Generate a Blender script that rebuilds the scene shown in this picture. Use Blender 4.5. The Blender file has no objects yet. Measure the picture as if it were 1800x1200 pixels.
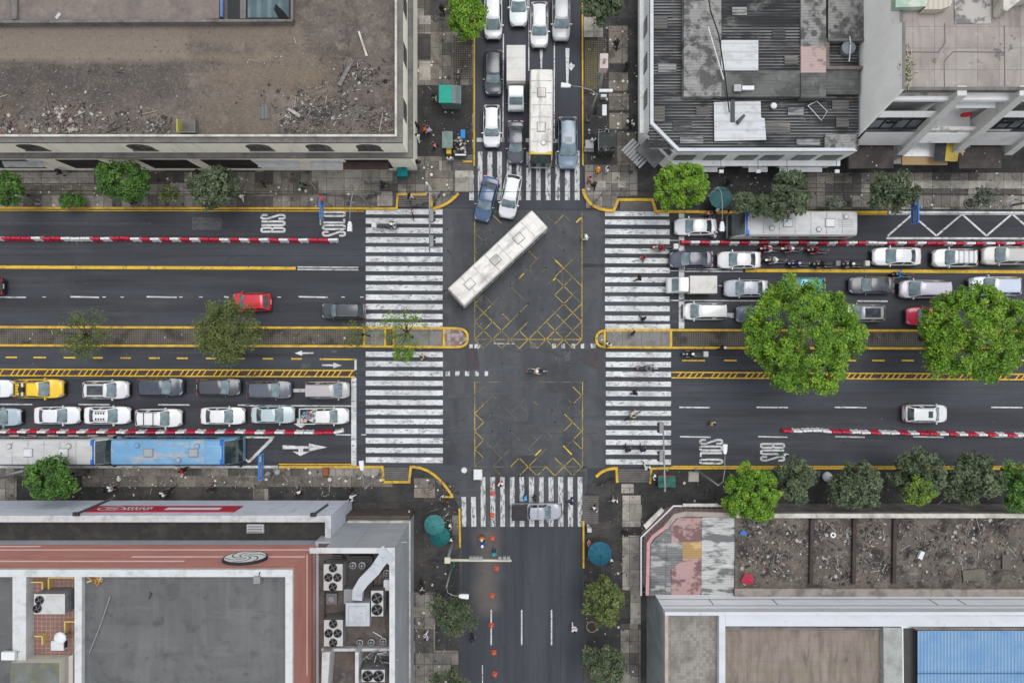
import bpy, bmesh, math, random
import numpy as np
from mathutils import Vector, Matrix
R = math.radians
SC = bpy.context.scene
COL = SC.collection
S = 0.056          # metres per photograph pixel on the ground
H = 68.0           # height of the drone
def kz(z): return (H - z) / H
def X(px, z=0.0): return (px - 900.0) * S * kz(z)
def Y(py, z=0.0): return (600.0 - py) * S * kz(z)
def P(px, py, z=0.0): return (X(px, z), Y(py, z), z)

# ------------------------------------------------------------------ materials
def lin(r, g, b):
    f = lambda c: (c / 255 / 12.92) if c / 255 <= 0.04045 else ((c / 255 + 0.055) / 1.055) ** 2.4
    return (f(r), f(g), f(b))
MATS = {}
GAIN = .86
def M(name, base, layers=(), rough=0.8, spec=0.3, metal=0.0, objcol=False, coord='world', bump=0.0, bscale=8.0, emit=None):
    if name in MATS: return MATS[name]
    base = tuple(c*GAIN for c in base); layers = [(l[0], tuple(c*GAIN for c in l[1])) + tuple(l[2:]) for l in layers]
    m = bpy.data.materials.new(name); MATS[name] = m
    m.use_nodes = True
    nt = m.node_tree; N = nt.nodes; L = nt.links
    bs = N['Principled BSDF']
    bs.inputs['Roughness'].default_value = rough
    bs.inputs['Specular IOR Level'].default_value = spec
    bs.inputs['Metallic'].default_value = metal
    if coord == 'world': co = N.new('ShaderNodeNewGeometry').outputs['Position']
    else: co = N.new('ShaderNodeTexCoord').outputs['Object']
    if objcol: cur = N.new('ShaderNodeObjectInfo').outputs['Color']
    else:
        rgb = N.new('ShaderNodeRGB'); rgb.outputs[0].default_value = (*base, 1); cur = rgb.outputs[0]
    def math_(op, a, b=None, c=None):
        n = N.new('ShaderNodeMath'); n.operation = op
        for i, v in enumerate((a, b, c)):
            if v is None: continue
            if isinstance(v, (int, float)): n.inputs[i].default_value = v
            else: L.new(v, n.inputs[i])
        return n.outputs[0]
    def mapped(scale, off=0.0):
        mp = N.new('ShaderNodeMapping'); sc = scale if isinstance(scale, (tuple, list)) else (scale,) * 3
        mp.inputs['Scale'].default_value = sc; mp.inputs['Location'].default_value = (off, off * 1.7, off * .6)
        L.new(co, mp.inputs['Vector']); return mp.outputs[0]
    def rng(v, lo, hi, st):
        n = N.new('ShaderNodeMapRange'); n.clamp = True
        L.new(v, n.inputs[0]); n.inputs[1].default_value = lo; n.inputs[2].default_value = hi
        n.inputs[3].default_value = 0; n.inputs[4].default_value = st
        return n.outputs[0]
    for i, ly in enumerate(layers):
        t = ly[0]; c = ly[1]; st = ly[2]
        if t == 'n':      # noise: scale, lo, hi, detail
            nz = N.new('ShaderNodeTexNoise'); nz.inputs['Scale'].default_value = 1.0
            nz.inputs['Detail'].default_value = ly[6] if len(ly) > 6 else 6; nz.inputs['Roughness'].default_value = .62
            L.new(mapped(ly[3], 3.1 * i + 1), nz.inputs['Vector']); f = rng(nz.outputs['Fac'], ly[4], ly[5], st)
        elif t == 's':    # spots: scale, radius, density
            vo = N.new('ShaderNodeTexVoronoi'); vo.inputs['Scale'].default_value = 1.0
            L.new(mapped(ly[3], 2.3 * i), vo.inputs['Vector'])
            sp = N.new('ShaderNodeSeparateColor'); L.new(vo.outputs['Color'], sp.inputs[0])
            rad = math_('MULTIPLY', sp.outputs[1], ly[4])
            a = math_('LESS_THAN', vo.outputs['Distance'], rad)
            d = math_('LESS_THAN', sp.outputs[0], ly[5])
            if len(ly) > 6:   # clustered
                nz = N.new('ShaderNodeTexNoise'); nz.inputs['Scale'].default_value = ly[6]; L.new(co, nz.inputs['Vector'])
                d = math_('MULTIPLY', d, math_('GREATER_THAN', nz.outputs['Fac'], .52))
            f = math_('MULTIPLY', math_('MULTIPLY', a, d), st)
        elif t in ('t', 'tv'):   # tile joints / tile variation: size(x,y), joint
            sp = N.new('ShaderNodeSeparateXYZ'); L.new(co, sp.inputs[0])
            sx, sy = ly[3]
            gx = math_('DIVIDE', math_('ADD', sp.outputs[0], 1000.0), sx); gy = math_('DIVIDE', math_('ADD', sp.outputs[1], 1000.0), sy)
            if t == 't':
                a = math_('LESS_THAN', math_('FRACT', gx), ly[4] / sx); b = math_('LESS_THAN', math_('FRACT', gy), ly[4] / sy)
                f = math_('MULTIPLY', math_('MAXIMUM', a, b), st)
            else:
                cb = N.new('ShaderNodeCombineXYZ'); L.new(math_('FLOOR', gx), cb.inputs[0]); L.new(math_('FLOOR', gy), cb.inputs[1])
                cb.inputs[2].default_value = i
                wn = N.new('ShaderNodeTexWhiteNoise'); L.new(cb.outputs[0], wn.inputs['Vector'])
                f = rng(wn.outputs['Value'], ly[4], ly[5], st)
        elif t == 'b':    # soft-edged box of another soil colour: x0,x1,y0,y1, softness, wobble
            sp = N.new('ShaderNodeSeparateXYZ'); nz = N.new('ShaderNodeTexNoise'); nz.inputs['Scale'].default_value = .35; nz.inputs['Detail'].default_value = 6
            L.new(mapped(1.0, i), nz.inputs['Vector']); vm = N.new('ShaderNodeVectorMath'); vm.operation = 'MULTIPLY_ADD'
            L.new(nz.outputs['Color'], vm.inputs[0]); vm.inputs[1].default_value = (ly[8],)*3; L.new(co, vm.inputs[2]); L.new(vm.outputs[0], sp.inputs[0])
            x0,x1,y0,y1,so = ly[3:8]; hw = ly[8]/2
            f = math_('MULTIPLY', rng(sp.outputs[0], x0+hw-so, x0+hw+so, 1), rng(sp.outputs[0], x1+hw+so, x1+hw-so, 1))
            f = math_('MULTIPLY', f, math_('MULTIPLY', rng(sp.outputs[1], y0+hw-so, y0+hw+so, 1), rng(sp.outputs[1], y1+hw+so, y1+hw-so, 1)))
            f = math_('MULTIPLY', f, st)
        elif t == 'r':    # ribs along an axis: axis, period, lo, hi
            sp = N.new('ShaderNodeSeparateXYZ'); L.new(co, sp.inputs[0])
            w = math_('SINE', math_('MULTIPLY', sp.outputs[ly[3]], 2 * math.pi / ly[4]))
            f = rng(w, ly[5], ly[6], st)
            if len(ly) > 7:
                nz = N.new('ShaderNodeTexNoise'); nz.inputs['Scale'].default_value = 1; nz.inputs['Detail'].default_value = 5
                L.new(mapped(ly[7], i), nz.inputs['Vector']); f = math_('MULTIPLY', f, rng(nz.outputs['Fac'], .38, .62, 1))
        mx = N.new('ShaderNodeMix'); mx.data_type = 'RGBA'
        L.new(f, mx.inputs[0]); L.new(cur, mx.inputs[6]); mx.inputs[7].default_value = (*c, 1)
        cur = mx.outputs[2]
    L.new(cur, bs.inputs['Base Color'])
    if emit:
        bs.inputs['Emission Color'].default_value = (*base, 1); bs.inputs['Emission Strength'].default_value = emit
    if bump:
        nz = N.new('ShaderNodeTexNoise'); nz.inputs['Scale'].default_value = bscale; nz.inputs['Detail'].default_value = 5
        L.new(co, nz.inputs['Vector'])
        bp = N.new('ShaderNodeBump'); bp.inputs['Strength'].default_value = bump; bp.inputs['Distance'].default_value = .05
        L.new(nz.outputs['Fac'], bp.inputs['Height']); L.new(bp.outputs[0], bs.inputs['Normal'])
    return m

# ------------------------------------------------------------------ mesh builder
class MB:
    def __init__(s): s.v = []; s.f = []; s.mi = []
    def add(s, vs, fs, m=0):
        o = len(s.v); s.v += [tuple(p) for p in vs]
        for f in fs: s.f.append(tuple(i + o for i in f)); s.mi.append(m)
    def box(s, x0, x1, y0, y1, z0, z1, m=0):
        if x0 > x1: x0, x1 = x1, x0
        if y0 > y1: y0, y1 = y1, y0
        s.add([(x0,y0,z0),(x1,y0,z0),(x1,y1,z0),(x0,y1,z0),(x0,y0,z1),(x1,y0,z1),(x1,y1,z1),(x0,y1,z1)],
              [(3,2,1,0),(4,5,6,7),(0,1,5,4),(1,2,6,5),(2,3,7,6),(3,0,4,7)], m)
    def obox(s, c, sz, rz=0, m=0, tilt=0):
        mt = Matrix.Translation(c) @ Matrix.Rotation(rz, 4, 'Z') @ Matrix.Rotation(tilt, 4, 'Y')
        a, b, d = sz[0] / 2, sz[1] / 2, sz[2] / 2
        vs = [mt @ Vector(p) for p in [(-a,-b,-d),(a,-b,-d),(a,b,-d),(-a,b,-d),(-a,-b,d),(a,-b,d),(a,b,d),(-a,b,d)]]
        s.add(vs, [(3,2,1,0),(4,5,6,7),(0,1,5,4),(1,2,6,5),(2,3,7,6),(3,0,4,7)], m)
    def prism(s, pts, z0, z1, m=0, ms=None, bottom=False):
        a = sum(pts[i][0]*pts[(i+1)%len(pts)][1]-pts[(i+1)%len(pts)][0]*pts[i][1] for i in range(len(pts)))
        if a < 0: pts = pts[::-1]
        n = len(pts); o = [(p[0],p[1],z0) for p in pts] + [(p[0],p[1],z1) for p in pts]
        s.add(o, [tuple(range(n, 2*n))], m)
        s.add(o, [(i,(i+1)%n,n+(i+1)%n,n+i) for i in range(n)], m if ms is None else ms)
        if bottom: s.add(o, [tuple(range(n-1,-1,-1))], m)
    def sheet(s, pts, z, m=0):
        a = sum(pts[i][0]*pts[(i+1)%len(pts)][1]-pts[(i+1)%len(pts)][0]*pts[i][1] for i in range(len(pts)))
        if a < 0: pts = pts[::-1]
        s.add([(p[0],p[1],z) for p in pts], [tuple(range(len(pts)))], m)
    def quad(s, pts, m=0): s.add(pts, [tuple(range(len(pts)))], m)
    def loft(s, rings, m=0, cap=True, closed=True):
        n = len(rings[0]); vs = [p for r in rings for p in r]; fs = []
        for i in range(len(rings)-1):
            for j in range(n if closed else n-1):
                k = (j+1) % n
                fs.append((i*n+j, i*n+k, (i+1)*n+k, (i+1)*n+j))
        if cap: fs.append(tuple(range(n-1,-1,-1))); fs.append(tuple((len(rings)-1)*n+j for j in range(n)))
        s.add(vs, fs, m)
    def tube(s, path, r, n=6, m=0):
        path = [Vector(p) for p in path]; rings = []
        rs = r if isinstance(r, (list, tuple)) else [r] * len(path)
        for i, p in enumerate(path):
            d = (path[min(i+1, len(path)-1)] - path[max(i-1, 0)]).normalized()
            u = d.orthogonal().normalized() if i == 0 else (u - d * u.dot(d)).normalized()
            w = d.cross(u)
            rings.append([tuple(p + (u * math.cos(2*math.pi*j/n) + w * math.sin(2*math.pi*j/n)) * rs[i]) for j in range(n)])
        s.loft(rings, m)
    def cyl(s, x, y, z0, z1, r, n=16, m=0, r2=None):
        r2 = r if r2 is None else r2
        s.loft([[(x+r*math.cos(2*math.pi*j/n), y+r*math.sin(2*math.pi*j/n), z0) for j in range(n)],
                [(x+r2*math.cos(2*math.pi*j/n), y+r2*math.sin(2*math.pi*j/n), z1) for j in range(n)]], m)
    def wheel(s, x, y, z, r, w, n=18, m=0, mh=1):     # axle along y
        prof = [(r*.6, -w/2), (r*.93, -w/2), (r, -w*.3), (r, w*.3), (r*.93, w/2), (r*.6, w/2)]
        s.loft([[(x+a*math.cos(2*math.pi*j/n), y+b, z+a*math.sin(2*math.pi*j/n)) for j in range(n)][::-1] for a, b in prof], m, cap=False)
        s.loft([[(x+a*math.cos(2*math.pi*j/n), y+b, z+a*math.sin(2*math.pi*j/n)) for j in range(n)][::-1] for a, b in ((r*.6,-w*.45),(r*.6,w*.45))], mh)
    def blob(s, c, r, sub=2, m=0, jit=0, rnd=None):
        bm = bmesh.new(); bmesh.ops.create_icosphere(bm, subdivisions=sub, radius=1)
        rr = r if isinstance(r, (tuple, list)) else (r, r, r)
        vs = []
        for v in bm.verts:
            q = 1 + (rnd.uniform(-jit, jit) if jit else 0)
            vs.append((c[0]+v.co.x*rr[0]*q, c[1]+v.co.y*rr[1]*q, c[2]+v.co.z*rr[2]*q))
        s.add(vs, [tuple(v.index for v in f.verts) for f in bm.faces], m); bm.free()
    def ribbon(s, path, w, z, m=0, thick=0):   # path in metres, flat strip
        pts = [Vector((p[0], p[1])) for p in path]; l = []; r = []
        for i, p in enumerate(pts):
            d0 = (p - pts[i-1]).normalized() if i else (pts[1]-p).normalized()
            d1 = (pts[i+1] - p).normalized() if i < len(pts)-1 else d0
            t = (d0 + d1)
            t = t.normalized() if t.length > 1e-6 else d0
            nrm = Vector((-t.y, t.x)); q = max(.5, nrm.dot(Vector((-d0.y, d0.x))))
            l.append(p + nrm * w / 2 / q); r.append(p - nrm * w / 2 / q)
        for i in range(len(pts)-1):
            s.add([(r[i].x,r[i].y,z),(r[i+1].x,r[i+1].y,z),(l[i+1].x,l[i+1].y,z),(l[i].x,l[i].y,z)], [(0,1,2,3)], m)
            if thick:
                for a, b in ((r[i], r[i+1]), (l[i+1], l[i])):
                    s.add([(a.x,a.y,z-thick),(b.x,b.y,z-thick),(b.x,b.y,z),(a.x,a.y,z)], [(0,1,2,3)], m)
    def mesh(s, name, mats, smooth=False, auto=None):
        me = bpy.data.meshes.new(name); me.from_pydata(s.v, [], s.f)
        if not isinstance(mats, (list, tuple)): mats = [mats]
        for mt in mats: me.materials.append(mt)
        me.polygons.foreach_set('material_index', s.mi)
        if smooth: me.polygons.foreach_set('use_smooth', [True] * len(s.f))
        me.update()
        if smooth == 'auto':
            me.set_sharp_from_angle(angle=R(38))
        return me
    def build(s, name, mats, parent=None, smooth=False):
        o = bpy.data.objects.new(name, s.mesh(name, mats, smooth)); COL.objects.link(o)
        if parent is not None:
            o.parent = parent
            if parent.get('_world'): o.location = -Vector(parent.location)
            elif parent.parent is not None: o.location = (0, 0, 0)
        return o
def tag(o, label=None, cat=None, group=None, kind=None):
    if label: o['label'] = label
    if cat: o['category'] = cat
    if group: o['group'] = group
    if kind: o['kind'] = kind
    return o
def thing(name, label, cat, loc=(0,0,0), rz=0, group=None, world=False):
    o = bpy.data.objects.new(name, None); o.empty_display_size = .3; COL.objects.link(o)
    o.location = loc; o.rotation_euler = (0, 0, rz); tag(o, label, cat, group)
    if world: o['_world'] = 1
    return o
def sub(name, mb, mats, parent, smooth=False):      # sub-part of a part that already sits in its own frame
    o = bpy.data.objects.new(name, mb.mesh(name, mats, smooth)); COL.objects.link(o); o.parent = parent; return o
def struct(name, mb, mats, smooth=False):
    return tag(mb.build(name, mats, None, smooth), kind='structure')
ORD = ('first second third fourth fifth sixth seventh eighth ninth tenth eleventh twelfth thirteenth fourteenth fifteenth sixteenth '
 'seventeenth eighteenth nineteenth twentieth twenty-first twenty-second twenty-third twenty-fourth twenty-fifth twenty-sixth '
 'twenty-seventh twenty-eighth twenty-ninth thirtieth thirty-first thirty-second thirty-third thirty-fourth thirty-fifth '
 'thirty-sixth thirty-seventh thirty-eighth thirty-ninth fortieth').split()

# prototype parts: list of (name, mesh, parent index or None, local location)
def instance(parts, name, label, cat, loc, rz=0, color=(1,1,1), group=None, scale=(1,1,1), skip=(), cols=None):
    t = thing(name, label, cat, loc, rz, group); t.scale = scale
    t.color = (*color, 1); made = []
    for nm, me, par, l in parts:
        if nm in skip: made.append(None); continue
        o = bpy.data.objects.new(nm, me); COL.objects.link(o)
        o.parent = t if par is None else made[par]; o.location = l
        c = (cols or {}).get(nm, color); o.color = (*c, 1); made.append(o)
    return t

# shared materials
GLASS = M('sky_toned_glass', (.12,.17,.185), [('n', (.28,.36,.38), .75, 1.3, .35, .65, 3)], rough=.08, spec=.6, coord='obj')  # sky reflection put into the glass colour, with paler patches
GLASSD = M('dark_glass', (.035,.042,.048), [('n', (.10,.12,.13), .6, 1.5, .4, .65, 3)], rough=.1, spec=.5, coord='obj')
PAINT = M('vehicle_paint', (1,1,1), [('n', (.22,.225,.235), .09, 1.6, .5, .75, 7)], rough=.2, spec=.6, objcol=True, coord='obj')
RUBBER = M('tyre_rubber', (.015,.015,.016), rough=.85)
RIM = M('wheel_alloy', (.35,.35,.36), rough=.35, metal=.7)
BLACKP = M('black_plastic', (.02,.02,.022), rough=.5)
CHROME = M('bright_trim', (.5,.5,.52), rough=.25, metal=.8)
LAMP_W = M('clear_lamp', (.30,.31,.33), rough=.15, spec=.6)
LAMP_R = M('red_lamp', (.35,.01,.015), rough=.2, spec=.6)
CLOTH = M('clothing_cloth', (1,1,1), [('n', (.05,.05,.05), .25, 9.0, .5, .75, 3)], rough=.9, objcol=True, coord='obj')
SKIN = M('skin', (.36,.20,.13), rough=.6)
HAIR = M('hair', (.016,.012,.01), rough=.5)
STEEL = M('galvanised_steel', (.27,.275,.28), [('n', (.2,.2,.2), .5, 2.5, .45, .7)], rough=.45, metal=.3)
WHITEM = M('white_painted_metal', (.66,.67,.68), [('n', (.3,.28,.25), .45, 2.0, .52, .72)], rough=.5)
DARKM = M('dark_metal', (.03,.03,.032), rough=.5)
# ================================================================= ground, road, pavements, markings
ASPH = M('asphalt', (.040,.043,.052), [
    ('n', (.062,.067,.08), .75, (.05,.35,1), .42, .62, 5),
    ('n', (.024,.025,.029), .7, (.03,.6,1), .48, .66, 6),
    ('n', (.085,.083,.08), .35, .35, .55, .75, 8),
    ('n', (.02,.02,.022), .4, 14.0, .5, .8, 3),
    ('n', (.020,.021,.024), .5, (.05,1.6,1), .55, .7, 4), ('n', (.085,.09,.1), .35, (.04,2.2,1), .56, .7, 5),
    ('n', (.018,.018,.019), .8, 1.4, .66, .72, 7), ('s', (.3,.3,.29), .6, 1.1, .06, .35)], rough=.75, spec=.35, bump=.25, bscale=30)
ASPHN = M('asphalt_worn', (.056,.059,.066), [
    ('n', (.09,.093,.10), .7, (.3,.12,1), .42, .65, 6),
    ('n', (.03,.031,.034), .6, (.5,.06,1), .5, .68, 5),
    ('n', (.02,.02,.022), .4, 14.0, .5, .8, 3),
    ('n', (.12,.118,.112), .5, .45, .55, .72, 8), ('n', (.03,.031,.033), .6, .2, .52, .64, 6),
    ('n', (.02,.02,.021), .8, 1.1, .64, .70, 8), ('n', (.11,.113,.118), .4, (.08,1.5,1), .58, .72, 5),
    ('s', (.3,.3,.29), .6, .9, .06, .4)], rough=.75, spec=.35, bump=.25, bscale=30)
ASPHV = M('asphalt_smooth', (.038,.041,.052), [
    ('n', (.062,.067,.08), .7, (.5,.05,1), .42, .65, 6),
    ('n', (.024,.025,.029), .5, (.7,.04,1), .5, .68, 5),
    ('n', (.02,.02,.022), .4, 14.0, .5, .8, 3),
    ('b', (.15,.125,.105), .62, X(838), X(876), Y(1072), Y(926), .75, 2.6), ('n', (.02,.02,.021), .7, 1.2, .65, .71, 8),
    ('s', (.3,.3,.29), .5, 1.1, .05, .3)], rough=.7, spec=.35, bump=.25, bscale=30)
PAVE = M('paving_slabs', (.22,.198,.172), [
    ('tv', (.075,.07,.064), .85, (1.75,1.15), .45, .75),
    ('tv', (.36,.33,.285), .8, (.875,1.15), .62, .95),
    ('n', (.05,.046,.042), .75, .8, .45, .7, 8),
    ('n', (.26,.24,.21), .5, 3.5, .55, .75, 6),
    ('t', (.03,.028,.026), .75, (.875,1.15), .05),
    ('n', (.03,.03,.03), .5, 9.0, .52, .75, 4),
    ('s', (.66,.63,.58), .9, 1.9, .30, .5, .25), ('s', (.02,.02,.02), .7, 1.3, .3, .35), ('n', (.03,.028,.026), .6, (.25,1.5,1), .58, .74, 7)], rough=.85, bump=.2)
PAVED = M('paving_dark', (.038,.037,.037), [
    ('tv', (.075,.07,.066), .6, (2.3,1.9), .6, .9),
    ('n', (.075,.07,.064), .7, .5, .46, .68, 7),
    ('n', (.02,.019,.019), .7, 1.6, .48, .7, 6),
    ('t', (.018,.018,.018), .6, (2.3,1.9), .05),
    ('n', (.016,.016,.016), .4, 12.0, .5, .75, 3),
    ('s', (.6,.58,.54), .9, 1.7, .24, .4, .3), ('n', (.10,.092,.084), .6, .22, .52, .66, 8), ('n', (.012,.012,.012), .6, (.3,1.1,1), .55, .72, 7)], rough=.8, bump=.2)
PAVET = M('paving_tan', (.23,.20,.165), [
    ('tv', (.10,.09,.08), .7, (1.9,1.6), .4, .9),
    ('n', (.06,.052,.045), .75, 1.2, .46, .68, 8),
    ('t', (.05,.045,.04), .7, (1.9,1.6), .06),
    ('n', (.05,.05,.045), .4, 9.0, .5, .75, 4),
    ('s', (.72,.69,.63), .95, 2.4, .36, .6, .5), ('s', (.72,.69,.63), .9, 1.3, .26, .4)], rough=.85, bump=.2)
PAVEL = M('paving_light', (.44,.405,.35), [
    ('tv', (.26,.24,.21), .7, (1.75,1.6), .3, .8),
    ('n', (.12,.11,.098), .7, 1.3, .46, .7, 8),
    ('t', (.09,.082,.075), .7, (1.75,1.6), .05),
    ('n', (.1,.1,.09), .35, 9.0, .5, .75, 4)], rough=.85, bump=.2)
GRIDP = M('grid_pavers', (.058,.05,.042), [
    ('n', (.095,.082,.07), .7, .7, .45, .68, 7),
    ('n', (.10,.10,.02), .8, (.35,.5,1), .56, .68, 6),
    ('n', (.03,.026,.022), .7, 1.4, .5, .7, 6),
    ('t', (.19,.17,.145), .75, (.22,.22), .055),
    ('n', (.035,.03,.026), .8, .45, .5, .62, 5),
    ('s', (.6,.55,.48), .8, .8, .12, .35)], rough=.9, bump=.4, bscale=14)
MOSSP = M('mossy_pavers', (.085,.075,.04), [
    ('n', (.13,.115,.02), .85, .8, .45, .6, 7),
    ('n', (.04,.035,.03), .7, 1.3, .5, .68, 6),
    ('t', (.17,.155,.13), .55, (.22,.22), .055),
    ('s', (.6,.55,.48), .8, .8, .12, .35)], rough=.9, bump=.4, bscale=14)
GROOVE = M('tactile_slabs', (.15,.14,.128), [('r', (.065,.06,.055), .8, 1, .22, -.2, .4),
    ('n', (.07,.065,.06), .7, 1.5, .45, .68, 7), ('n', (.22,.21,.19), .5, .9, .55, .72, 6)], rough=.85)
CONC = M('island_concrete', (.21,.2,.185), [('n', (.11,.10,.095), .7, .9, .45, .66, 8), ('n', (.3,.29,.27), .6, 3.0, .52, .7, 6),
    ('t', (.07,.065,.06), .8, (1.9,2.2), .05), ('s', (.6,.58,.55), .8, 1.5, .15, .3)], rough=.85, bump=.2)
ROSE = M('rose_tiles', (.34,.30,.27), [('tv', (.20,.07,.07), .75, (.4,.4), .45, .6), ('t', (.12,.1,.1), .6, (.4,.4), .04), ('n', (.13,.12,.11), .6, 2.0, .48, .66)], rough=.8)
WPAINT = M('road_paint_white', (.70,.70,.695), [('n', (.44,.44,.435), .8, .6, .40, .62, 7), ('n', (.10,.105,.11), .9, (2.2,7.0,1), .545, .64, 8), ('n', (.26,.26,.265), .7, 2.2, .56, .70, 8), ('n', (.2,.2,.2), .5, (1.4,.22,1), .56, .70, 6)], rough=.7)
WWORN = M('road_paint_worn', (.56,.56,.55), [('n', (.09,.09,.093), .9, (6.0,1.6,1), .50, .60, 7), ('n', (.2,.2,.2), .6, 2.0, .5, .7, 8)], rough=.75)
WFAINT = M('road_paint_faint', (.10,.10,.104), [('n', (.06,.06,.063), .9, 4.0, .42, .6, 7)], rough=.75)
YPAINT = M('road_paint_yellow', (.72,.45,.03), [('n', (.45,.27,.03), .7, 1.0, .44, .66, 7), ('n', (.13,.10,.06), .85, 4.0, .56, .67, 7)], rough=.7)
YWORN = M('road_paint_yellow_worn', (.42,.30,.06), [('n', (.08,.075,.06), .9, 2.0, .46, .58, 8)], rough=.75)
YKERB = M('kerb_paint_yellow', (.66,.41,.03), [('n', (.40,.23,.04), .75, 1.2, .44, .64, 7), ('n', (.17,.13,.08), .8, 4.0, .55, .66, 7)], rough=.7)
BROWNB = M('separator_brown', (.075,.05,.045), [('n', (.03,.025,.025), .7, 2.0, .45, .65)], rough=.85)
KERB = M('kerb_stone', (.2,.19,.175), [('n', (.08,.075,.07), .7, 1.5, .45, .68, 6)], rough=.85)
KZ = .14    # kerb height
E = 110     # how far sheets run past the frame, in photo pixels

g = MB(); g.sheet([(-400,-300),(400,-300),(400,300),(-400,300)], 0); struct('ground', g, ASPH)
g = MB(); g.sheet([P(x,y)[:2] for x,y in ((778,367),(1063,371),(1065,822),(778,818))], .004); struct('junction_road', g, ASPHN)
g = MB(); g.sheet([P(x,y)[:2] for x,y in ((830,-E),(1026,-E),(1026,367),(830,367))], .004); struct('north_road', g, ASPHV)
g = MB(); g.sheet([P(x,y)[:2] for x,y in ((800,820.5),(1032,820.5),(1030,1200+E),(800,1200+E))], .004); struct('south_road', g, ASPHN)
g = MB(); g.sheet([P(x,y)[:2] for x,y in ((812,925),(1024,925),(1024,1200+E),(812,1200+E))], .008); struct('south_road_surface', g, ASPHV)

def arc(pts, n=6):   # quadratic bezier through 3 control points
    (a,b),(c,d),(e,f) = pts
    return [((1-t)**2*a+2*t*(1-t)*c+t*t*e, (1-t)**2*b+2*t*(1-t)*d+t*t*f) for t in [i/n for i in range(n+1)]]
KNW = [(-E,364),(697,366),(698,341),(757,341),(760,366)] + arc([(762,366),(790,360),(808,338)]) + [(832,306),(834,-E)]
KNE = [(1024,-E),(1025,335)] + arc([(1025,337),(1034,372),(1079,371)]) + [(1087,350),(1147,350),(1153,371),(1250,372),(1800+E,374)]
KSW = [(-E,820),(490,820),(672,820),(673,847),(720,847),(722,820)] + arc([(726,820),(765,822),(798,873)]) + [(807,890),(810,1200+E)]
KSE = [(1026,1200+E),(1025,885)] + arc([(1030,868),(1050,826),(1084,822)]) + [(1085,850),(1143,850),(1145,823),(1800+E,823)]
def pave(name, kerb, corner, mat):
    m = MB(); m.prism([P(x,y)[:2] for x,y in kerb + corner], 0, KZ, 0, 1); struct(name, m, [mat, KERB])
pave('pavement', KNW, [(-E,-E)], PAVE)
pave('pavement', KNE, [(1800+E,-E)], PAVED)
pave('pavement', KSW, [(-E,1200+E)], PAVED)
pave('pavement', KSE, [(1800+E,1200+E)], PAVED)
PZ = [KZ+.003]
def patch(mat, *rects, z=0, name='paving_patch'):
    m = MB()
    for r in rects:
        pts = r if isinstance(r[0], tuple) else [(r[0],r[1]),(r[2],r[1]),(r[2],r[3]),(r[0],r[3])]
        PZ[0] += .0014; m.sheet([P(a,b,KZ)[:2] for a,b in pts], PZ[0])
    return struct(name, m, mat)
patch(PAVEL, (-E,303,165,322), (548,300,690,318), (560,318,640,340), (663,336,690,362), (737,28,757,43), (737,108,758,143), (800,295,832,338), (300,322,455,340))
patch(PAVET, (-E,326,170,344), (420,322,560,345), (748,300,796,336), (757,40,772,300))
patch(GRIDP, (797,62,830,140), name='verge')
patch(PAVED, (733,150,830,275), (755,0,800,26), (735,60,757,105), z=KZ+.008)
patch(GROOVE, (700,344,756,364), (798,272,833,300), z=KZ+.012)
patch(PAVET, (1070,46,1103,112), (1070,127,1104,160), (1070,165,1105,194), (1071,199,1105,228), (1085,232,1118,296))
patch(MOSSP, (1028,72,1050,158), name='verge')
patch(GRIDP, (1050,66,1066,150), (1260,342,1800+E,352), name='verge')
patch(PAVE, (1028,290,1120,345), (1418,304,1800+E,368), (1030,338,1085,366), z=KZ+.008)
patch(PAVEL, (1026,30,1060,66), (1028,262,1044,268), (1050,318,1064,330), (1086,318,1100,330), (1770,345,1800+E,368), (1580,318,1800,332), z=KZ+.012)
patch(GROOVE, (1090,353,1147,370), z=KZ+.016)
patch(PAVET, (145,836,690,855), (728,840,765,874), name='paving_patch')
patch(PAVE, (-E,822,690,836), (-E,836,30,880), (445,852,472,882), (795,905,806,965), z=KZ+.004)
patch(GROOVE, (676,821,719,845), z=KZ+.012)
patch(PAVE, (728,1040,765,1200+E), (738,1142,806,1200), z=KZ+.008)
patch(PAVEL, (1092,850,1114,866), (1094,870,1126,925), (1094,940,1124,1036), (1210,828,1228,846), (1110,886,1128,910))
patch(PAVE, (1090,1095,1126,1200+E), z=KZ+.004)
patch(GROOVE, (1087,823,1143,848), (1024,870,1052,920), z=KZ+.012)
patch(PAVEL, (1108,1036,1126,1095), (1086,1184,1108,1200), z=KZ+.012)

# median islands
def island(poly, zones, name='median_island'):
    m = MB(); m.prism([P(x,y)[:2] for x,y in poly], 0, KZ, 0, 1); struct(name, m, [GRIDP, KERB])
    for mat, r in zones: patch(mat, r, name='median_surface')
island([(-E,574),(800,576)] + arc([(805,576),(823,578),(823,592)]) + arc([(823,595),(823,610),(805,611)]) + [(-E,606)],
       [(CONC,(643,577,676,609)),(CONC,(695,577,777,609)),(ROSE,[(782,577),(806,578),(820,590),(820,598),(806,608),(782,608)])])
island([(1800+E,579),(1066,579)] + arc([(1062,579),(1047,581),(1047,595)]) + arc([(1047,597),(1047,611),(1064,611)]) + [(1800+E,614)],
       [(CONC,(1066,581,1178,610)),(CONC,[(1051,592),(1063,582),(1063,608),(1051,600)])])
yk = MB()
YZ = [KZ+.10]
def yl(path, w):
    YZ[0] += .0014; z = YZ[0]; yk.ribbon([P(a,b,z)[:2] for a,b in path], w*S, z, 0, z+.01)
yl([(-E,574.5),(640,576),(776,576.5)] + arc([(803,577),(822,578),(822,592)]) + arc([(822,595),(822,609.5),(803,610)]) + [(776,610),(640,608.5),(-E,606.5)], 4)
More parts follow.
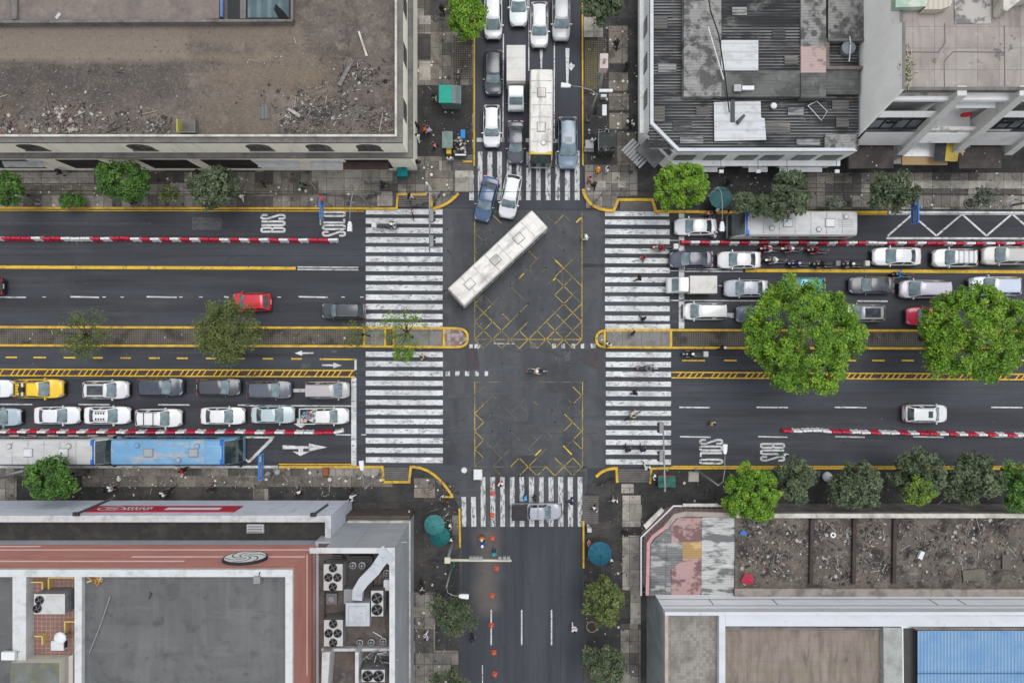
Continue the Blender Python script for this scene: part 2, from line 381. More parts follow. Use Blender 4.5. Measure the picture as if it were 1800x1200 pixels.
yl([(640,578),(640,607)],4); yl([(677,578),(677,607)],3.5); yl([(692,578),(692,607)],3.5); yl([(780,579),(780,608)],4)
yl([(1800+E,581.5),(1178,580),(1066,580.5)] + arc([(1063,580.5),(1048.5,583),(1048.5,595)]) + arc([(1048.5,597),(1048.5,609),(1064,610)]) + [(1178,611),(1800+E,613)], 4)
yl([(1179.5,582),(1179.5,609)],4); yl([(1063,582),(1063,609)],4)
struct('yellow_kerb', yk, YKERB)
yk = MB()
yl([(-E,365.2),(560,366.2),(697,366.5),(699,341.5),(750,342)], 3.6)
yl([(757,345),(760,366)] + arc([(763,366),(788,361),(806,340)]), 4.2)
yl([(1025.5,332)] + arc([(1025.5,337),(1036,371),(1079,370)]) + [(1087,351),(1147,351),(1153,371.5),(1250,372.5),(1560,373.2)], 4.8)
yl([(490,820.5),(672,820.5),(674,847),(719,847),(722,820.5)] + arc([(727,820.5),(764,822),(796,873)]) , 4)
yl([(1048,838)] + arc([(1050,836),(1062,823),(1084,823)]) + [(1085,848)], 4.5)
yl([(1143,850),(1145,823.5),(1180,822.5),(1800+E,823.5)], 3.6)
yl([(807.5,893),(808.5,962)], 3); yl([(1025.8,915),(1025.8,998)], 3)
yl([(834,-E),(833.5,292)], 2.4); yl([(1023.5,-E),(1024.5,290)], 2.4); yl([(814,284),(830,284)], 3); yl([(776,873),(797,873)],3)
struct('yellow_kerb', yk, YKERB)
m = MB(); m.ribbon([P(a,b,KZ)[:2] for a,b in ((-E,820),(489,820))], 4*S, KZ+.10, 0, .25); m.ribbon([P(a,b,KZ)[:2] for a,b in ((1561,373.2),(1800+E,374.5))], 3.6*S, KZ+.10, 0, .25)
struct('white_kerb', m, WPAINT)

# --- markings on the road
ZM = .012
class MK(MB):
    def l(s, x0, y0, x1, y1, w, z=ZM): s.ribbon([P(x0,y0)[:2], P(x1,y1)[:2]], w*S, z)
    def pg(s, pts, z=ZM): s.sheet([P(a,b)[:2] for a,b in pts], z)
rnd = random.Random(5)
def crosswalk(lines, w, mat):
    m = MK()
    for x0,y0,x1,y1 in lines: m.l(x0,y0,x1,y1,w+rnd.uniform(-.6,.4))
    struct('crosswalk', m, mat)
crosswalk([(643,y,778,y+.6) for y in [372]+[388.2+16.75*i for i in range(11)]] + [(643,571,778,571.5)], 9.6, WPAINT)
crosswalk([(643,622.4+16.85*i,778.5,623+16.85*i) for i in range(12)], 9.6, WPAINT)
crosswalk([(1063.5,375.5,1176,376)]+[(1063.5,390.4+16.85*i,1177,391+16.85*i) for i in range(11)] + [(1064,574,1178,574.5)], 9.4, WPAINT)
crosswalk([(1065,623+17.1*i,1179.5,623.6+17.1*i) for i in range(12)], 9.2, WPAINT)
crosswalk([(829,307,829,352)]+[(844+17.05*i,267,844+17.05*i,352) for i in range(11)], 8.4, WWORN)
crosswalk([(815,873,816,925),(832,873,833,925)]+[(849+17.05*i,838,849.5+17.05*i,925) for i in range(11)], 8.6, WWORN)
m = MK(); m.l(622,663,622,818,9); m.l(625,631,625,650,4); m.l(1198,375,1198,577.5,9.5)
m.l(838,246,886,246,7); m.l(924,247,932,247,7); m.l(972,248,982,248,7)
struct('stop_line', m, WPAINT)
m = MK()
for x0,x1 in ((-60,46),(124,174),(258,311),(394,402),(525,576)): m.l(x0,521.5,x1,522.5,2.4)
for x in (75,180,212,315,350,488,600,633): m.l(x,522,x+6,522,1.6)
m.l(523,469.3,630,470,2); m.l(523,473.6,630,474.2,2)
for x0,x1,y in ((-80,57,710),(138,193,710.5),(278,333,711),(418,440,711.5)): m.l(x0,y,x1,y+.4,2.2)
m.l(430,712.5,618,713.3,2.4); m.l(590,763.5,618,764,2); m.l(635,763.6,644,763.7,1.5)
for x0,x1 in ((-20,0),(16,33),(48,64),(83,102),(119,138),(154,172),(189,205)): m.l(x0,766,x1,766,3.4)
m.l(220,767.5,482,768.3,3.2); m.pg([(482,768),(478,775),(440,812),(436,813),(411,789),(413,787),(436.5,809),(474,771)])
for x0,x1 in ((1194,1248),(1330,1385),(1467,1523),(1742,1798)): m.l(x0,715.5,x1,716,2.3)
for x0,x1 in ((1195,1249),(1333,1384),(1468,1520),(1605,1659),(1742,1798)): m.l(x0,767,x1,768,2.3)
m.l(1178,528,1345,528.6,2); m.l(1507,529,1560,529.4,2.4); m.l(1640,530,1690,530.4,2.4)
m.l(1203,472.7,1306,473.2,1.9); m.l(1203,476.8,1306,477.2,1.9); m.l(1177,422.5,1197,422.7,1.2); m.l(1177,476,1195,476,1.2)
m.l(885,60,884,250,2); m.l(930,-E,929.5,125,2); m.l(974.5,70,974,250,2)
for x in (863.5,917,969.5): m.l(x,1071,x,1133,2.4)
m.l(848,1168,849,1200+E,1.6)
struct('lane_marking', m, WPAINT)
m = MK()
zz = [(1560,415),(1603,377.5),(1646,414.5),(1691,376.5),(1734,414.5),(1779,376),(1823,414)]
for a,b in zip(zz, zz[1:]): m.l(*a,*b,3.2,ZM)
m.l(1558,418.8,1800+E,419.5,3.6,ZM+.004); m.l(1562,376.5,1800+E,377.5,1.6,ZM+.004)
struct('bus_stop_marking', m, WPAINT)
m = MK()
m.l(-E,469,520,471.5,5.4); m.l(1310,475.4,1800+E,478.2,5.6)
m.l(1230,371+5,1560,372+5,1.8); m.l(-E,369.6,640,371.4,1.5); m.l(490,815.4,618,815.8,1.8); m.l(1180,819,1800+E,819.5,1.6)
for i,(x0,x1) in enumerate(((-40,-20),(10,30),(59,81),(112,134),(163,181),(212,230),(262,281),(311,330),(362,381),(412,430),(462,480),(512,531))): m.l(x0,627.5+i*.27,x1,627.6+i*.27,2.6)
m.l(562,631,625,631.4,2.6)
for x0,x1 in ((1199,1239),(1273,1295),(1325,1346),(1377,1398),(1433,1455),(1485,1505),(1533,1555),(1585,1606),(1637,1659),(1689,1711),(1740,1762),(1792,1814)): m.l(x0,633.3,x1,633.6,2.6)
struct('yellow_line', m, YPAINT)
def separator(x0, x1, ya, yb, d):
    m = MK()
    m.l(x0,ya,x1,ya+d,2.2,.060); m.l(x0,yb,x1,yb+d,2.2,.060)
    n = int((x1-x0)/9.9)
    for i in range(n):
        if i % 6 == 0: continue
        x = x0+i*9.9; y = d*(x-x0)/(x1-x0); m.l(x,yb+y,x+8,ya+y,2,.056)
    b = MB(); b.box(X(x0),X(x1),Y(yb+1),Y(ya-1),0,.05)
    # the strip drops by a pixel or two over its length
    for i,v in enumerate(b.v): b.v[i] = (v[0], v[1]-d*S*(v[0]-X(x0))/(X(x1)-X(x0)), v[2])
    struct('lane_separator', b, BROWNB); struct('separator_marking', m, YPAINT)
separator(-E, 624, 648.3, 659.4, 2.6); separator(1180, 1800+E, 654, 663.6, 4)
m = MK()
m.pg([(518,620.5),(531,616),(531,619),(551,619),(551,621.5),(531,622),(531,625)]); m.pg([(601,642),(586,637),(586,640),(566,640),(566,643),(586,643.5),(586,647)])
m.pg([(497,782),(543,784),(543,779),(575,785.6),(543,793),(543,788),(497,789)]); m.pg([(524,786.5),(533,786.5),(533,793.5),(545,793),(528,801),(515,793),(525,793.5)],ZM+.004)
m.pg([(513,735),(528,735),(528,744),(541,744),(529,752),(516,744),(522,744),(522,738),(513,738)])
m.pg([(512,683),(540,683),(540,689),(512,689)]);
m.pg([(948.5,84),(954.5,84),(952.6,121),(950.4,121)]); m.pg([(994,85),(1001,85),(999,150),(995.5,150)]); m.pg([(998,118),(1004,110),(1006,113),(1011,115),(1004,125),(1001,121)],ZM+.004)
m.pg([(1262,402),(1290,392),(1292,402),(1276,404),(1262,404)]); m.pg([(1261,502),(1275,499),(1275,505)]); m.pg([(1274,550),(1292,550),(1296,555),(1292,559),(1274,557)])
m.pg([(1258,456),(1262,454),(1262,458)])
struct('road_arrow', m, WPAINT)
m = MK()
for i,(x,w) in enumerate(((787,8.5),(804,8),(821,7.5),(838,7),(855,6))): m.l(x-w/2,656.3,x+w/2,656.4,8.2)
m.l(834,608.5,844,608.5,8); m.l(1038,608,1047,608,8); m.l(868,603.5,905,604,1.4)
for x in (974,990,1008,1024): m.l(x-3,608,x+3,608,8)
m.l(825,609,831,609,8)
struct('worn_marking', m, WWORN)
m = MK()
m.pg([(338,382),(390,382),(390,404),(338,404)]); m.pg([(568,606+46),(572,640),(545,640),(530,647),(530,641)] if False else [(530,638),(545,638),(545,647),(530,647)])
m.l(0,392,266,392.5,1.4); m.pg([(990,618),(1004,618),(1002,632),(994,636)])
m.pg([(582,615),(592,615),(592,620),(582,620)])
struct('faded_marking', m, WFAINT)
m = MK(); m.pg([(819,612),(838,612),(843,640),(843,650),(819,650)]); m.pg([(1025,614),(1052,614),(1052,650),(1025,640)])
struct('red_lane_patch', m, M('faded_red_paint', (.085,.055,.058), [('n', (.055,.055,.06), .97, 1.1, .38, .54, 8)], rough=.8))
# junction boxes: outline with worn diagonals
def boxgrid(x0,y0,x1,y1,name,keep,dx=31.3):
    m = MK(); w = MK(); rr = random.Random(int(y0))
    for a in ((x0,y0,x0,y1),(x1,y0,x1,y1),(x0,y1,x1,y1),(x0,y0,x1,y0)): (m if a[1]!=a[3] or y0<600 and a[1]==y1 else w).l(*a,1.5)
    h = dx/2
    ny = int((y1-y0)/h)+2; nx = int((x1-x0)/h)+2
    for i in range(-1,nx):
        for j in range(-1,ny):
            if (i+j) % 2: continue
            x = x0+i*h; y = y1-j*h
            for sx in (1,-1):
                a,b,c,d = x,y,x+sx*h,y-h
                if min(a,c)<x0-.5 or max(a,c)>x1+.5 or d<y0-.5: continue
                q = keep((a+c)/2,(b+d)/2)
                if rr.random() < q: m.l(a,b,c,d,1.35,ZM+.004)
                elif rr.random() < .62: w.l(a,b,c,d,1.15,ZM+.004)
                if rr.random() < .4: w.pg([(x-1,y-1),(x+1,y-1),(x+1,y+1),(x-1,y+1)],ZM+.008)
    struct(name, m, YWORN2 if True else YPAINT); struct(name, w, YFAINT)
YWORN2 = M('box_paint', (.50,.35,.05), [('n', (.16,.13,.06), .8, .5, .42, .6, 8), ('n', (.06,.058,.055), .85, 6.0, .52, .62, 5)], rough=.75)
YFAINT = M('box_paint_faint', (.17,.155,.085), [('n', (.06,.062,.064), .97, .9, .40, .55, 8)], rough=.75)
boxgrid(834.5,372,1023,596.5,'junction_box_marking', lambda x,y: .04 + .9*max(0,min(1,(y-535)/45)) + (.75 if x>975 and y>460 else 0) + (.5 if x<866 and y>520 else 0))
boxgrid(834.5,671,1024,820,'junction_box_marking', lambda x,y: (.6 if x>992 or (y>803 and x>900) or x<852 else .02))
m = MK(); m.l(1021,383,1013,391,2.4); m.l(976,457,992,472.5,2.2); m.l(912,489,921,480,2.2); m.l(972,493,977,488,2.4); m.l(990,783,1005,798.5,2.4); m.l(941,800,951,790,2.2)
struct('junction_box_marking', m, YPAINT)
# lettering on the bus lanes
GLY = {'B':[[(0,0),(0,1)],[(0,1),(.7,1),(1,.94),(1,.60),(.7,.53),(0,.53)],[(0,.53),(.7,.53),(1,.46),(1,.07),(.7,0),(0,0)]],
 'U':[[(0,1),(0,.09),(.25,0),(.75,0),(1,.09),(1,1)]], 'L':[[(0,1),(0,0)],[(0,.03),(1,.03)]],
 'O':[[(.25,0),(.75,0),(1,.09),(1,.91),(.75,1),(.25,1),(0,.91),(0,.09),(.25,0),(.5,0)]],
 'S':[[(1,.74),(1,.93),(.75,1),(.25,1),(0,.93),(0,.76),(1,.24),(1,.07),(.75,0),(.25,0),(0,.07),(0,.26)]]}
def letters(txt, px, py, lx, ly, sgn):   # stretched road capitals: lx across the photo, ly along it
    m = MB(); sw = 3.6; n = len(txt); pit = ly/n; w = pit-sw-1.3; hgt = lx-sw; k = 0
    for i, c in enumerate(txt):
        a0 = -ly/2+i*pit+sw/2
        for st in GLY[c]:
            k += 1; pts = []
            for u, v in st:
                a = a0+u*w; b = (v-.5)*hgt
                pts.append(P(px-sgn*b, py-sgn*a)[:2])
            m.ribbon(pts, sw*S, ZM+.0006*k)
    return struct('road_lettering', m, WPAINT)
letters('BUS', 480, 392, 44, 34, 1); letters('SOLO', 587, 393, 42, 46, 1)
letters('SOLO', 1250, 794, 42, 46, -1); letters('BUS', 1358, 795, 44, 34, -1)
# repairs, seams and cracks
SEAM = M('tar_seam', (.022,.022,.024), [('n', (.05,.052,.056), .8, .8, .45, .6, 6)], rough=.6)
m = MK()
for a in ((1180,744,1800+E,747),(1180,784,1800+E,786),(-E,398,640,399),(-E,448,640,450),(-E,546,560,548),(-E,690,618,691),(1182,690,1800+E,693),(905,930,906,1200+E),(985,930,985,1200+E),(854,-E,853,240),(1000,-E,1000,200),(785,700,830,700),(790,760,1050,762)): m.l(*a,.8,.0105)
r_ = random.Random(44)
for i in range(40):
    x=r_.uniform(-20,1800) if i<26 else r_.uniform(790,1050); y=r_.choice((r_.uniform(372,560),r_.uniform(620,815))) if i<26 else r_.uniform(600,830)
    pts=[(x,y)]; a=r_.uniform(0,6.28)
    for k in range(r_.randint(4,9)): a+=r_.uniform(-.7,.7); pts.append((pts[-1][0]+9*math.cos(a),pts[-1][1]+5*math.sin(a)))
    m.ribbon([P(*q)[:2] for q in pts],.05,.0107+.00004*i)
struct('road_seam', m, SEAM)
RP = M('asphalt_repair', (.026,.027,.031), [('n', (.045,.047,.053), .8, 1.0, .42, .64, 7)], rough=.7); RP2 = M('asphalt_old', (.080,.082,.087), [('n', (.06,.062,.067), .95, .8, .38, .56, 8)], rough=.8)
m = MK(); k=0
for x0,y0,x1,y1 in ((1024,463,1062,470),(1185,430,1260,434)):
    k+=1; m.pg([(x0,y0),(x1,y0+1),(x1,y1),(x0+1,y1)],.0088+.00006*k)
struct('road_repair', m, RP)
m = MK()
for x0,y0,x1,y1 in ((985,430,1022,500),(1026,480,1060,530),(840,700,930,740),(900,745,990,800),(780,610,818,700)):
    k+=1; m.pg([(x0,y0),(x1,y0+2),(x1-2,y1),(x0+1,y1)],.0088+.00006*k)
struct('road_repair', m, RP2)
# manholes
def manhole(px,py,r,label,rgb=(.13,.125,.12)):
    m = MB(); x,y,_ = P(px,py); m.cyl(x,y,0,.02,r*S,20,0); m.cyl(x,y,.02,.024,r*S*.8,20,1)
    for i in range(5): m.box(x-r*S*.6,x+r*S*.6,y-r*S*.55+i*r*S*.26,y-r*S*.55+i*r*S*.26+.04,.024,.03,0)
    tag(m.build('manhole_cover',[M('cast_iron_worn',rgb,[('n',(.25,.24,.22),.6,3.0,.5,.7)],rough=.6),M('cast_iron_dark',(.07,.07,.068),rough=.6)]),label,'manhole cover')
manhole(937,607,5.6,'round grey manhole cover below the yellow box grid between the two medians')
manhole(843,525,5.2,'round grey manhole cover beside the lower end of the turning white bus')
# ================================================================= buildings
def dirt(name, base, dark, light, scale=.5, extra=(), **k):
    return M(name, base, [('n', dark, .8, scale, .44, .66, 8), ('n', light, .6, scale*2.3, .52, .7, 7),
        ('n', dark, .55, scale*9, .5, .72, 6), ('s', light, .55, 2.2, .16, .22, .4)] + list(extra), rough=.9, bump=.4, bscale=6, **k)
CREAM = M('cream_render', (.96,.93,.80), [('n', (.66,.62,.52), .5, (1.2,1.2,.25), .5, .72, 7), ('n', (.18,.165,.14), .5, (3,3,.4), .6, .76, 7)], rough=.85)
BEAMW = M('beam_white',(.56,.575,.61),[('n',(.46,.47,.5),.6,(.3,1,1),.45,.66,6),('n',(.3,.3,.3),.5,1.5,.6,.72,7)],rough=.6)
LEDGE = M('grey_ledge', (.17,.16,.148), [('n', (.08,.075,.07), .7, (.7,.7,.7), .45, .66, 8), ('n', (.27,.255,.23), .5, 2.4, .54, .7, 7)], rough=.9)
CAPW = M('pale_coping', (.58,.56,.50), [('n', (.26,.24,.21), .75, (.9,.9,.9), .44, .64, 8), ('n', (.22,.21,.19), .4, 1.2, .54, .72, 7)], rough=.85)
NWROOF = dirt('dirt_roof', (.135,.110,.095), (.068,.057,.051), (.21,.175,.15), .28, [('n', (.26,.22,.19), .55, (.5,.5,1), .56, .68, 8), ('n', (.05,.043,.039), .6, (.7,.55,1), .56, .68, 8), ('n', (.24,.195,.16), .5, (.25,1.6,1), .60, .72, 7),
    ('n', (.05,.043,.038), .7, (.25,.5,1), .54, .7, 8), ('n', (.18,.125,.07), .45, (.15,.35,1), .6, .72, 6),
    ('b', (.20,.16,.13), .85, X(-400,9.6), X(330,9.6), Y(106,9.6), Y(36,9.6), .35, 1.2),
    ('b', (.19,.15,.12), .7, X(300,9.6), X(530,9.6), Y(85,9.6), Y(36,9.6), .5, 2.2),
    ('b', (.24,.185,.13), .6, X(-100,9.6), X(480,9.6), Y(106,9.6), Y(96,9.6), .3, .9),
    ('b', (.19,.145,.10), .55, X(380,9.6), X(590,9.6), Y(170,9.6), Y(95,9.6), 1.6, 3.5),
    ('b', (.18,.14,.10), .5, X(340,9.6), X(480,9.6), Y(240,9.6), Y(190,9.6), 1.4, 3.0),
    ('b', (.06,.052,.048), .5, X(-100,9.6), X(330,9.6), Y(180,9.6), Y(112,9.6), 1.0, 2.5),
    ('n', (.28,.24,.21), .5, 5.0, .54, .70, 7),
    ('n', (.03,.026,.024), .55, 3.2, .56, .72, 7)])
NWROOFL = dirt('dirt_roof_tan', (.185,.148,.12), (.115,.095,.08), (.26,.215,.175), .35, [('n', (.08,.068,.06), .6, (.2,1.2,1), .55, .7, 8)])
NWROOFP = dirt('dirt_roof_pinkish', (.20,.165,.148), (.115,.095,.088), (.27,.23,.205), .4, [('n', (.3,.11,.06), .5, .6, .66, .74, 6)])
WHITEW = M('white_wall', (.93,.93,.92), [('n', (.62,.61,.59), .6, (.8,.8,.3), .5, .74, 8), ('n', (.2,.195,.185), .6, (2.5,2.5,.8), .6, .76, 7)], rough=.85)
CONCW = M('pale_concrete_wall', (.95,.94,.92), [('n', (.76,.75,.73), .6, (.5,.5,.3), .45, .7, 8), ('n', (.2,.195,.19), .6, 2.2, .62, .76, 7), ('n', (.05,.05,.05), .8, .9, .72, .75, 3)], rough=.85)
CORR = M('black_corrugated', (.022,.022,.023), [('r', (.36,.36,.35), .8, 1, .27, .1, .95, (.13,1.1,1)), ('r', (.012,.012,.012), .7, 1, .27, -.3, -.95), ('n', (.28,.275,.27), .6, (.22,3.2,1), .56, .70, 8), ('n', (.075,.073,.07), .6, (.35,1.4,1), .5, .7, 8), ('n', (.24,.235,.225), .6, (.4,.5,1), .58, .68, 9), ('n', (.01,.01,.01), .8, (.3,.6,1), .54, .64, 8), ('n', (.16,.11,.08), .4, .7, .62, .7, 7)], rough=.7, spec=.4)  # shading of rib crests and valleys painted as stripes, over grime and rust
CORRG = M('grey_corrugated', (.125,.125,.12), [('r', (.06,.06,.058), .6, 1, .3, -.2, .6, (.4,.9,1)), ('n', (.05,.05,.048), .8, (.5,.7,1), .45, .62, 8), ('n', (.24,.24,.23), .6, (.8,.5,1), .55, .7, 8)], rough=.75)
CORRP = M('patched_grey_sheet', (.27,.262,.25), [('r', (.17,.165,.16), .5, 1, .25, 0, .6), ('n', (.06,.058,.056), .85, .8, .47, .57, 8), ('s', (.05,.05,.05), .8, 1.1, .4, .4), ('n', (.36,.35,.33), .6, 1.4, .56, .68, 7)], rough=.8)
CORRK = M('pink_sheet', (.42,.33,.31), [('n', (.12,.10,.10), .8, .9, .54, .62, 7), ('r', (.38,.22,.21), .4, 1, .25, 0, .6), ('n', (.5,.36,.33), .6, 2.0, .55, .7)], rough=.8)
CORRW = M('white_corrugated', (.53,.54,.555), [('r', (.38,.385,.39), .6, 1, .75, .6, .95), ('n', (.36,.35,.335), .6, .9, .48, .66, 8), ('n', (.22,.2,.18), .6, (.6,2.2,1), .58, .7, 8)], rough=.5)
S_RUST = M('sheet_weathered', (.12,.115,.108), [('r', (.05,.05,.05), .7, 1, .27, -.1, .6), ('n', (.24,.22,.2), .7, (.3,1.5,1), .52, .64, 8), ('n', (.14,.085,.055), .6, .8, .55, .66, 7)], rough=.8)
S_PALE = M('sheet_bleached', (.30,.295,.285), [('r', (.12,.12,.12), .7, 1, .27, -.1, .6), ('n', (.07,.07,.068), .85, (.4,1.6,1), .48, .58, 8)], rough=.8)
S_DARK = M('sheet_sooty', (.03,.03,.03), [('r', (.10,.10,.10), .6, 1, .27, .3, .9), ('n', (.2,.2,.19), .6, (.3,2,1), .58, .68, 8)], rough=.7)
NEROOF = M('pinkish_concrete_roof', (.33,.29,.265), [('n', (.25,.215,.2), .8, .4, .42, .6, 8), ('n', (.17,.15,.14), .6, (1.5,.3,1), .55, .7, 8), ('tv', (.37,.34,.31), .5, (1.75,1.75), .3, .9), ('t', (.15,.13,.12), .55, (1.75,1.75), .06), ('n', (.12,.115,.11), .85, .55, .62, .655, 8), ('n', (.45,.42,.39), .5, 1.8, .58, .72, 7)], rough=.9)
def bpart(t, name, mb, mats, smooth=False): return mb.build(name, mats, t, smooth)

# ---------------- NW: long cream building with a dirty flat roof
t = thing('corner_building', 'long cream building with brown debris-strewn flat roof and arched upper windows', 'building', (X(734)-20, Y(300)+10, 0), world=True)
xe, ys = X(734), Y(300); xw, yn = X(-E-60), Y(-E-60)
m = MB(); m.box(xw, xe, ys, yn, 0, 6.2, 0); m.box(xw, xe-.001, ys+.001, yn, 6.5, 9.55, 0); bpart(t, 'wall', m, CREAM)
m = MB(); m.box(xw, xe+.46, ys-.46, yn, 6.2, 6.5, 0); m.box(xw, xe+.28, ys-.28, yn, 6.0, 6.2, 0); bpart(t, 'ledge', m, LEDGE)
m = MB()
m.box(xw, xe+.06, ys-.06, ys+.36, 9.55, 9.85); m.box(xe-.36, xe+.06, ys+.36, yn, 9.55, 9.85); bpart(t, 'cornice', m, LEDGE)
m = MB(); m.box(xw, xe-.36, ys+.36, ys+.52, 9.55, 10.15); m.box(xe-.52, xe-.36, ys+.52, yn, 9.55, 10.15); bpart(t, 'parapet', m, CAPW)
ZR = 9.56
m = MB(); m.sheet([(xw,ys+.5),(xe-.5,ys+.5),(xe-.5,yn),(xw,yn)], ZR); rf = bpart(t, 'roof', m, NWROOF)
def roofpatch(mat, pts, z, name='roof_patch', par=None):
    m = MB()
    if len(pts) == 4 and not isinstance(pts[0], tuple): pts = [(pts[0],pts[1]),(pts[2],pts[1]),(pts[2],pts[3]),(pts[0],pts[3])]
    m.sheet([P(a,b,z)[:2] for a,b in pts], z); return m.build(name, mat, par or t)
m = MB(); z2 = 10.0; m.prism([P(a,b,z2)[:2] for a,b in ((-E,-E),(385,-E),(385,33),(300,36),(-E,38))], ZR+.01, z2); bpart(t, 'upper_roof', m, NWROOFP)
m = MB(); z3 = 10.25; m.prism([P(a,b,z3)[:2] for a,b in ((-E,36),(300,34.5),(514,34),(514,38),(300,39),(-E,41))], ZR+.01, z3); m.prism([P(a,b,z3)[:2] for a,b in ((511,-E),(515,-E),(515,34),(511,34))], ZR+.01, z3); m.prism([P(a,b,z3)[:2] for a,b in ((19,-20),(30,-20),(29,34),(21,34))], z2+.01, z3); bpart(t, 'upstand_wall', m, LEDGE)
# light well laid flat, its depth shade put into colour, with bluish glazing
m = MB(); zz = 9.62
m.sheet([P(a,b,zz)[:2] for a,b in ((400,-E),(511,-E),(511,34),(400,34))], zz, 0)
m.prism([P(a,b,zz)[:2] for a,b in ((388,-E),(396,-E),(394,33),(390,33))], zz, zz+.35, 1)
m.prism([P(a,b,zz+.1)[:2] for a,b in ((422,-E),(432,-E),(432,33),(422,33))], zz, zz+.12, 2)
wl = bpart(t, 'light_well', m, [M('well_shade',(.015,.018,.018),rough=.5), M('blue_tarp',(.10,.17,.33),[('n',(.3,.36,.42),.6,1.5,.5,.7)],rough=.6), LEDGE])
m = MB(); m.sheet([P(a,b,zz)[:2] for a,b in ((436,-E),(508,-E),(508,32),(436,32))], zz+.06, 0)
m.sheet([P(a,b,zz)[:2] for a,b in ((485,8),(500,22),(508,33),(490,33),(482,18))], zz+.08, 1)
bpart(t, 'skylight', m, [M('skylight_glass',(.06,.10,.115),[('r',(.13,.19,.2),.7,0,.9,-.2,.8),('n',(.03,.05,.06),.7,.7,.45,.65)],rough=.15,spec=.6), M('well_hole_shade',(.006,.006,.007))])  # near-black sheet: darkness of a hole painted as colour
def arch_win(cx, z0, z1, w, y, name='window'):
    m = MB(); pts = [(-w/2,z0),(w/2,z0),(w/2,z0+.62*(z1-z0))]
    for i in range(1,8):
        a = math.pi*i/8; pts.append((w/2*math.cos(a), z0+.62*(z1-z0)+.38*(z1-z0)*math.sin(a)))
    pts.append((-w/2,z0+.62*(z1-z0)))
    m.quad([(cx+a, y-.012, b) for a,b in pts], 0)
    for k in (-.17,.17): m.box(cx+k*w-.03,cx+k*w+.03,y-.05,y-.013,z0,z0+.8*(z1-z0),1)
    m.box(cx-w/2-.08,cx+w/2+.08,y-.10,y-.001,z0-.1,z0-.013,2)
    return bpart(t, name, m, [M('arch_recess_shade',(.07,.066,.06),[('n',(.2,.19,.165),.7,1.3,.5,.66)],rough=.4), M('window_bar',(.07,.065,.06)), LEDGE])  # dark panel on the wall face, recess shade put into its colour
for px in (-96,55,247,455,560,648): arch_win(X(px,8.1), 7.25, 9.1, 2.1, ys)
for py in (12,98,196):
    m = MB(); yy = Y(py,8); m.box(xe+.002,xe+.03,yy-.8,yy+.8,7.1,9.0,0); m.box(xe+.03,xe+.05,yy-.03,yy+.03,7.1,9.0,1); bpart(t,'window',m,[MATS['arch_recess_shade'],MATS['window_bar']])
for x0,x1,mt in ((-40,45,'shop'),(98,172,'shop'),(243,328,'shop'),(352,440,'shop'),(606,682,'shop')):
    m = MB(); m.box(X(x0,4),X(x1,4),ys-.03,ys+.1,1.0,4.1,0); bpart(t,'shop_opening',m,M('shop_dark',(.02,.018,.017),[('n',(.05,.045,.04),.6,1.0,.45,.66)],rough=.6))  # flat dark panel, shade inside the shop painted as its colour
for x0,x1,c in ((456,528,0),(548,600,0),(12,80,0)):
    m = MB(); m.loft([[(X(x0,3),ys-.02,3.7),(X(x0,3),ys-.5,3.3),(X(x0,3),ys-.5,3.22),(X(x0,3),ys-.02,3.6)],[(X(x1,3),ys-.02,3.7),(X(x1,3),ys-.5,3.3),(X(x1,3),ys-.5,3.22),(X(x1,3),ys-.02,3.6)]]); bpart(t,'awning',m,CORRW)
m = MB(); m.box(X(604,3),X(684,3),ys-.7,ys-.01,3.1,3.25); bpart(t,'awning',m,M('brown_awning',(.10,.06,.05),[('n',(.05,.035,.03),.6,1.5,.45,.66)],rough=.7))
m = MB(); m.box(xw,xe+.1,ys-.1,ys-.005,4.75,5.0); m.box(xe+.005,xe+.1,ys,yn,4.75,5.0); bpart(t,'moulding',m,CREAM)
NWB = t
# loose things on that roof
rr = random.Random(3)
RUBM = [M('rubble_grey',(.20,.19,.178),[('n',(.1,.095,.09),.7,3.0,.45,.6)]), M('rubble_dark',(.04,.037,.035)), M('rubble_pale',(.40,.375,.345),[('n',(.2,.19,.17),.7,3.0,.45,.6)]), M('rubble_brick',(.19,.12,.095)), M('rubble_brown',(.12,.10,.085))]
def rubble(name, poly, z, n, smin, smax, wts, seed, parent=None, centres=None):
    r = random.Random(seed); m = MB()
    xs = [p[0] for p in poly]; yy = [p[1] for p in poly]
    def inside(x,y):
        c = False
        for i in range(len(poly)):
            x1,y1 = poly[i]; x2,y2 = poly[i-1]
            if (y1>y)!=(y2>y) and x < (x2-x1)*(y-y1)/(y2-y1)+x1: c = not c
        return c
    k = 0; it = 0
    while k < n and it < n*20:
        it += 1
        if centres and r.random() < .75:
            cx,cy,cr = r.choice(centres); px = r.gauss(cx,cr*.55); py = r.gauss(cy,cr*.45)
        else: px = r.uniform(min(xs),max(xs)); py = r.uniform(min(yy),max(yy))
        if not inside(px,py): continue
        k += 1; s = smin*(smax/smin)**(r.random()**2.2); mi = r.choices(range(5), wts)[0]
        x,y,_ = P(px,py,z)
        if r.random() < .12: m.obox((x,y,z+.06),(s*r.uniform(2,6),.05,.05),r.uniform(0,3.14),mi,r.uniform(-.05,.05))
        elif r.random() < .5:
            nn = r.randint(4,6); a0 = r.random()*6
            m.prism([(x+s*.6*r.uniform(.6,1.1)*math.cos(a0+6.283*i/nn), y+s*.6*r.uniform(.6,1.1)*math.sin(a0+6.283*i/nn)) for i in range(nn)], z, z+s*r.uniform(.15,.5), mi)
        else: m.obox((x,y,z+s*.15),(s,s*r.uniform(.4,1),s*.4),r.uniform(0,3.14),mi,r.uniform(-.3,.3))
    return tag(m.build(name, RUBM), kind='stuff')
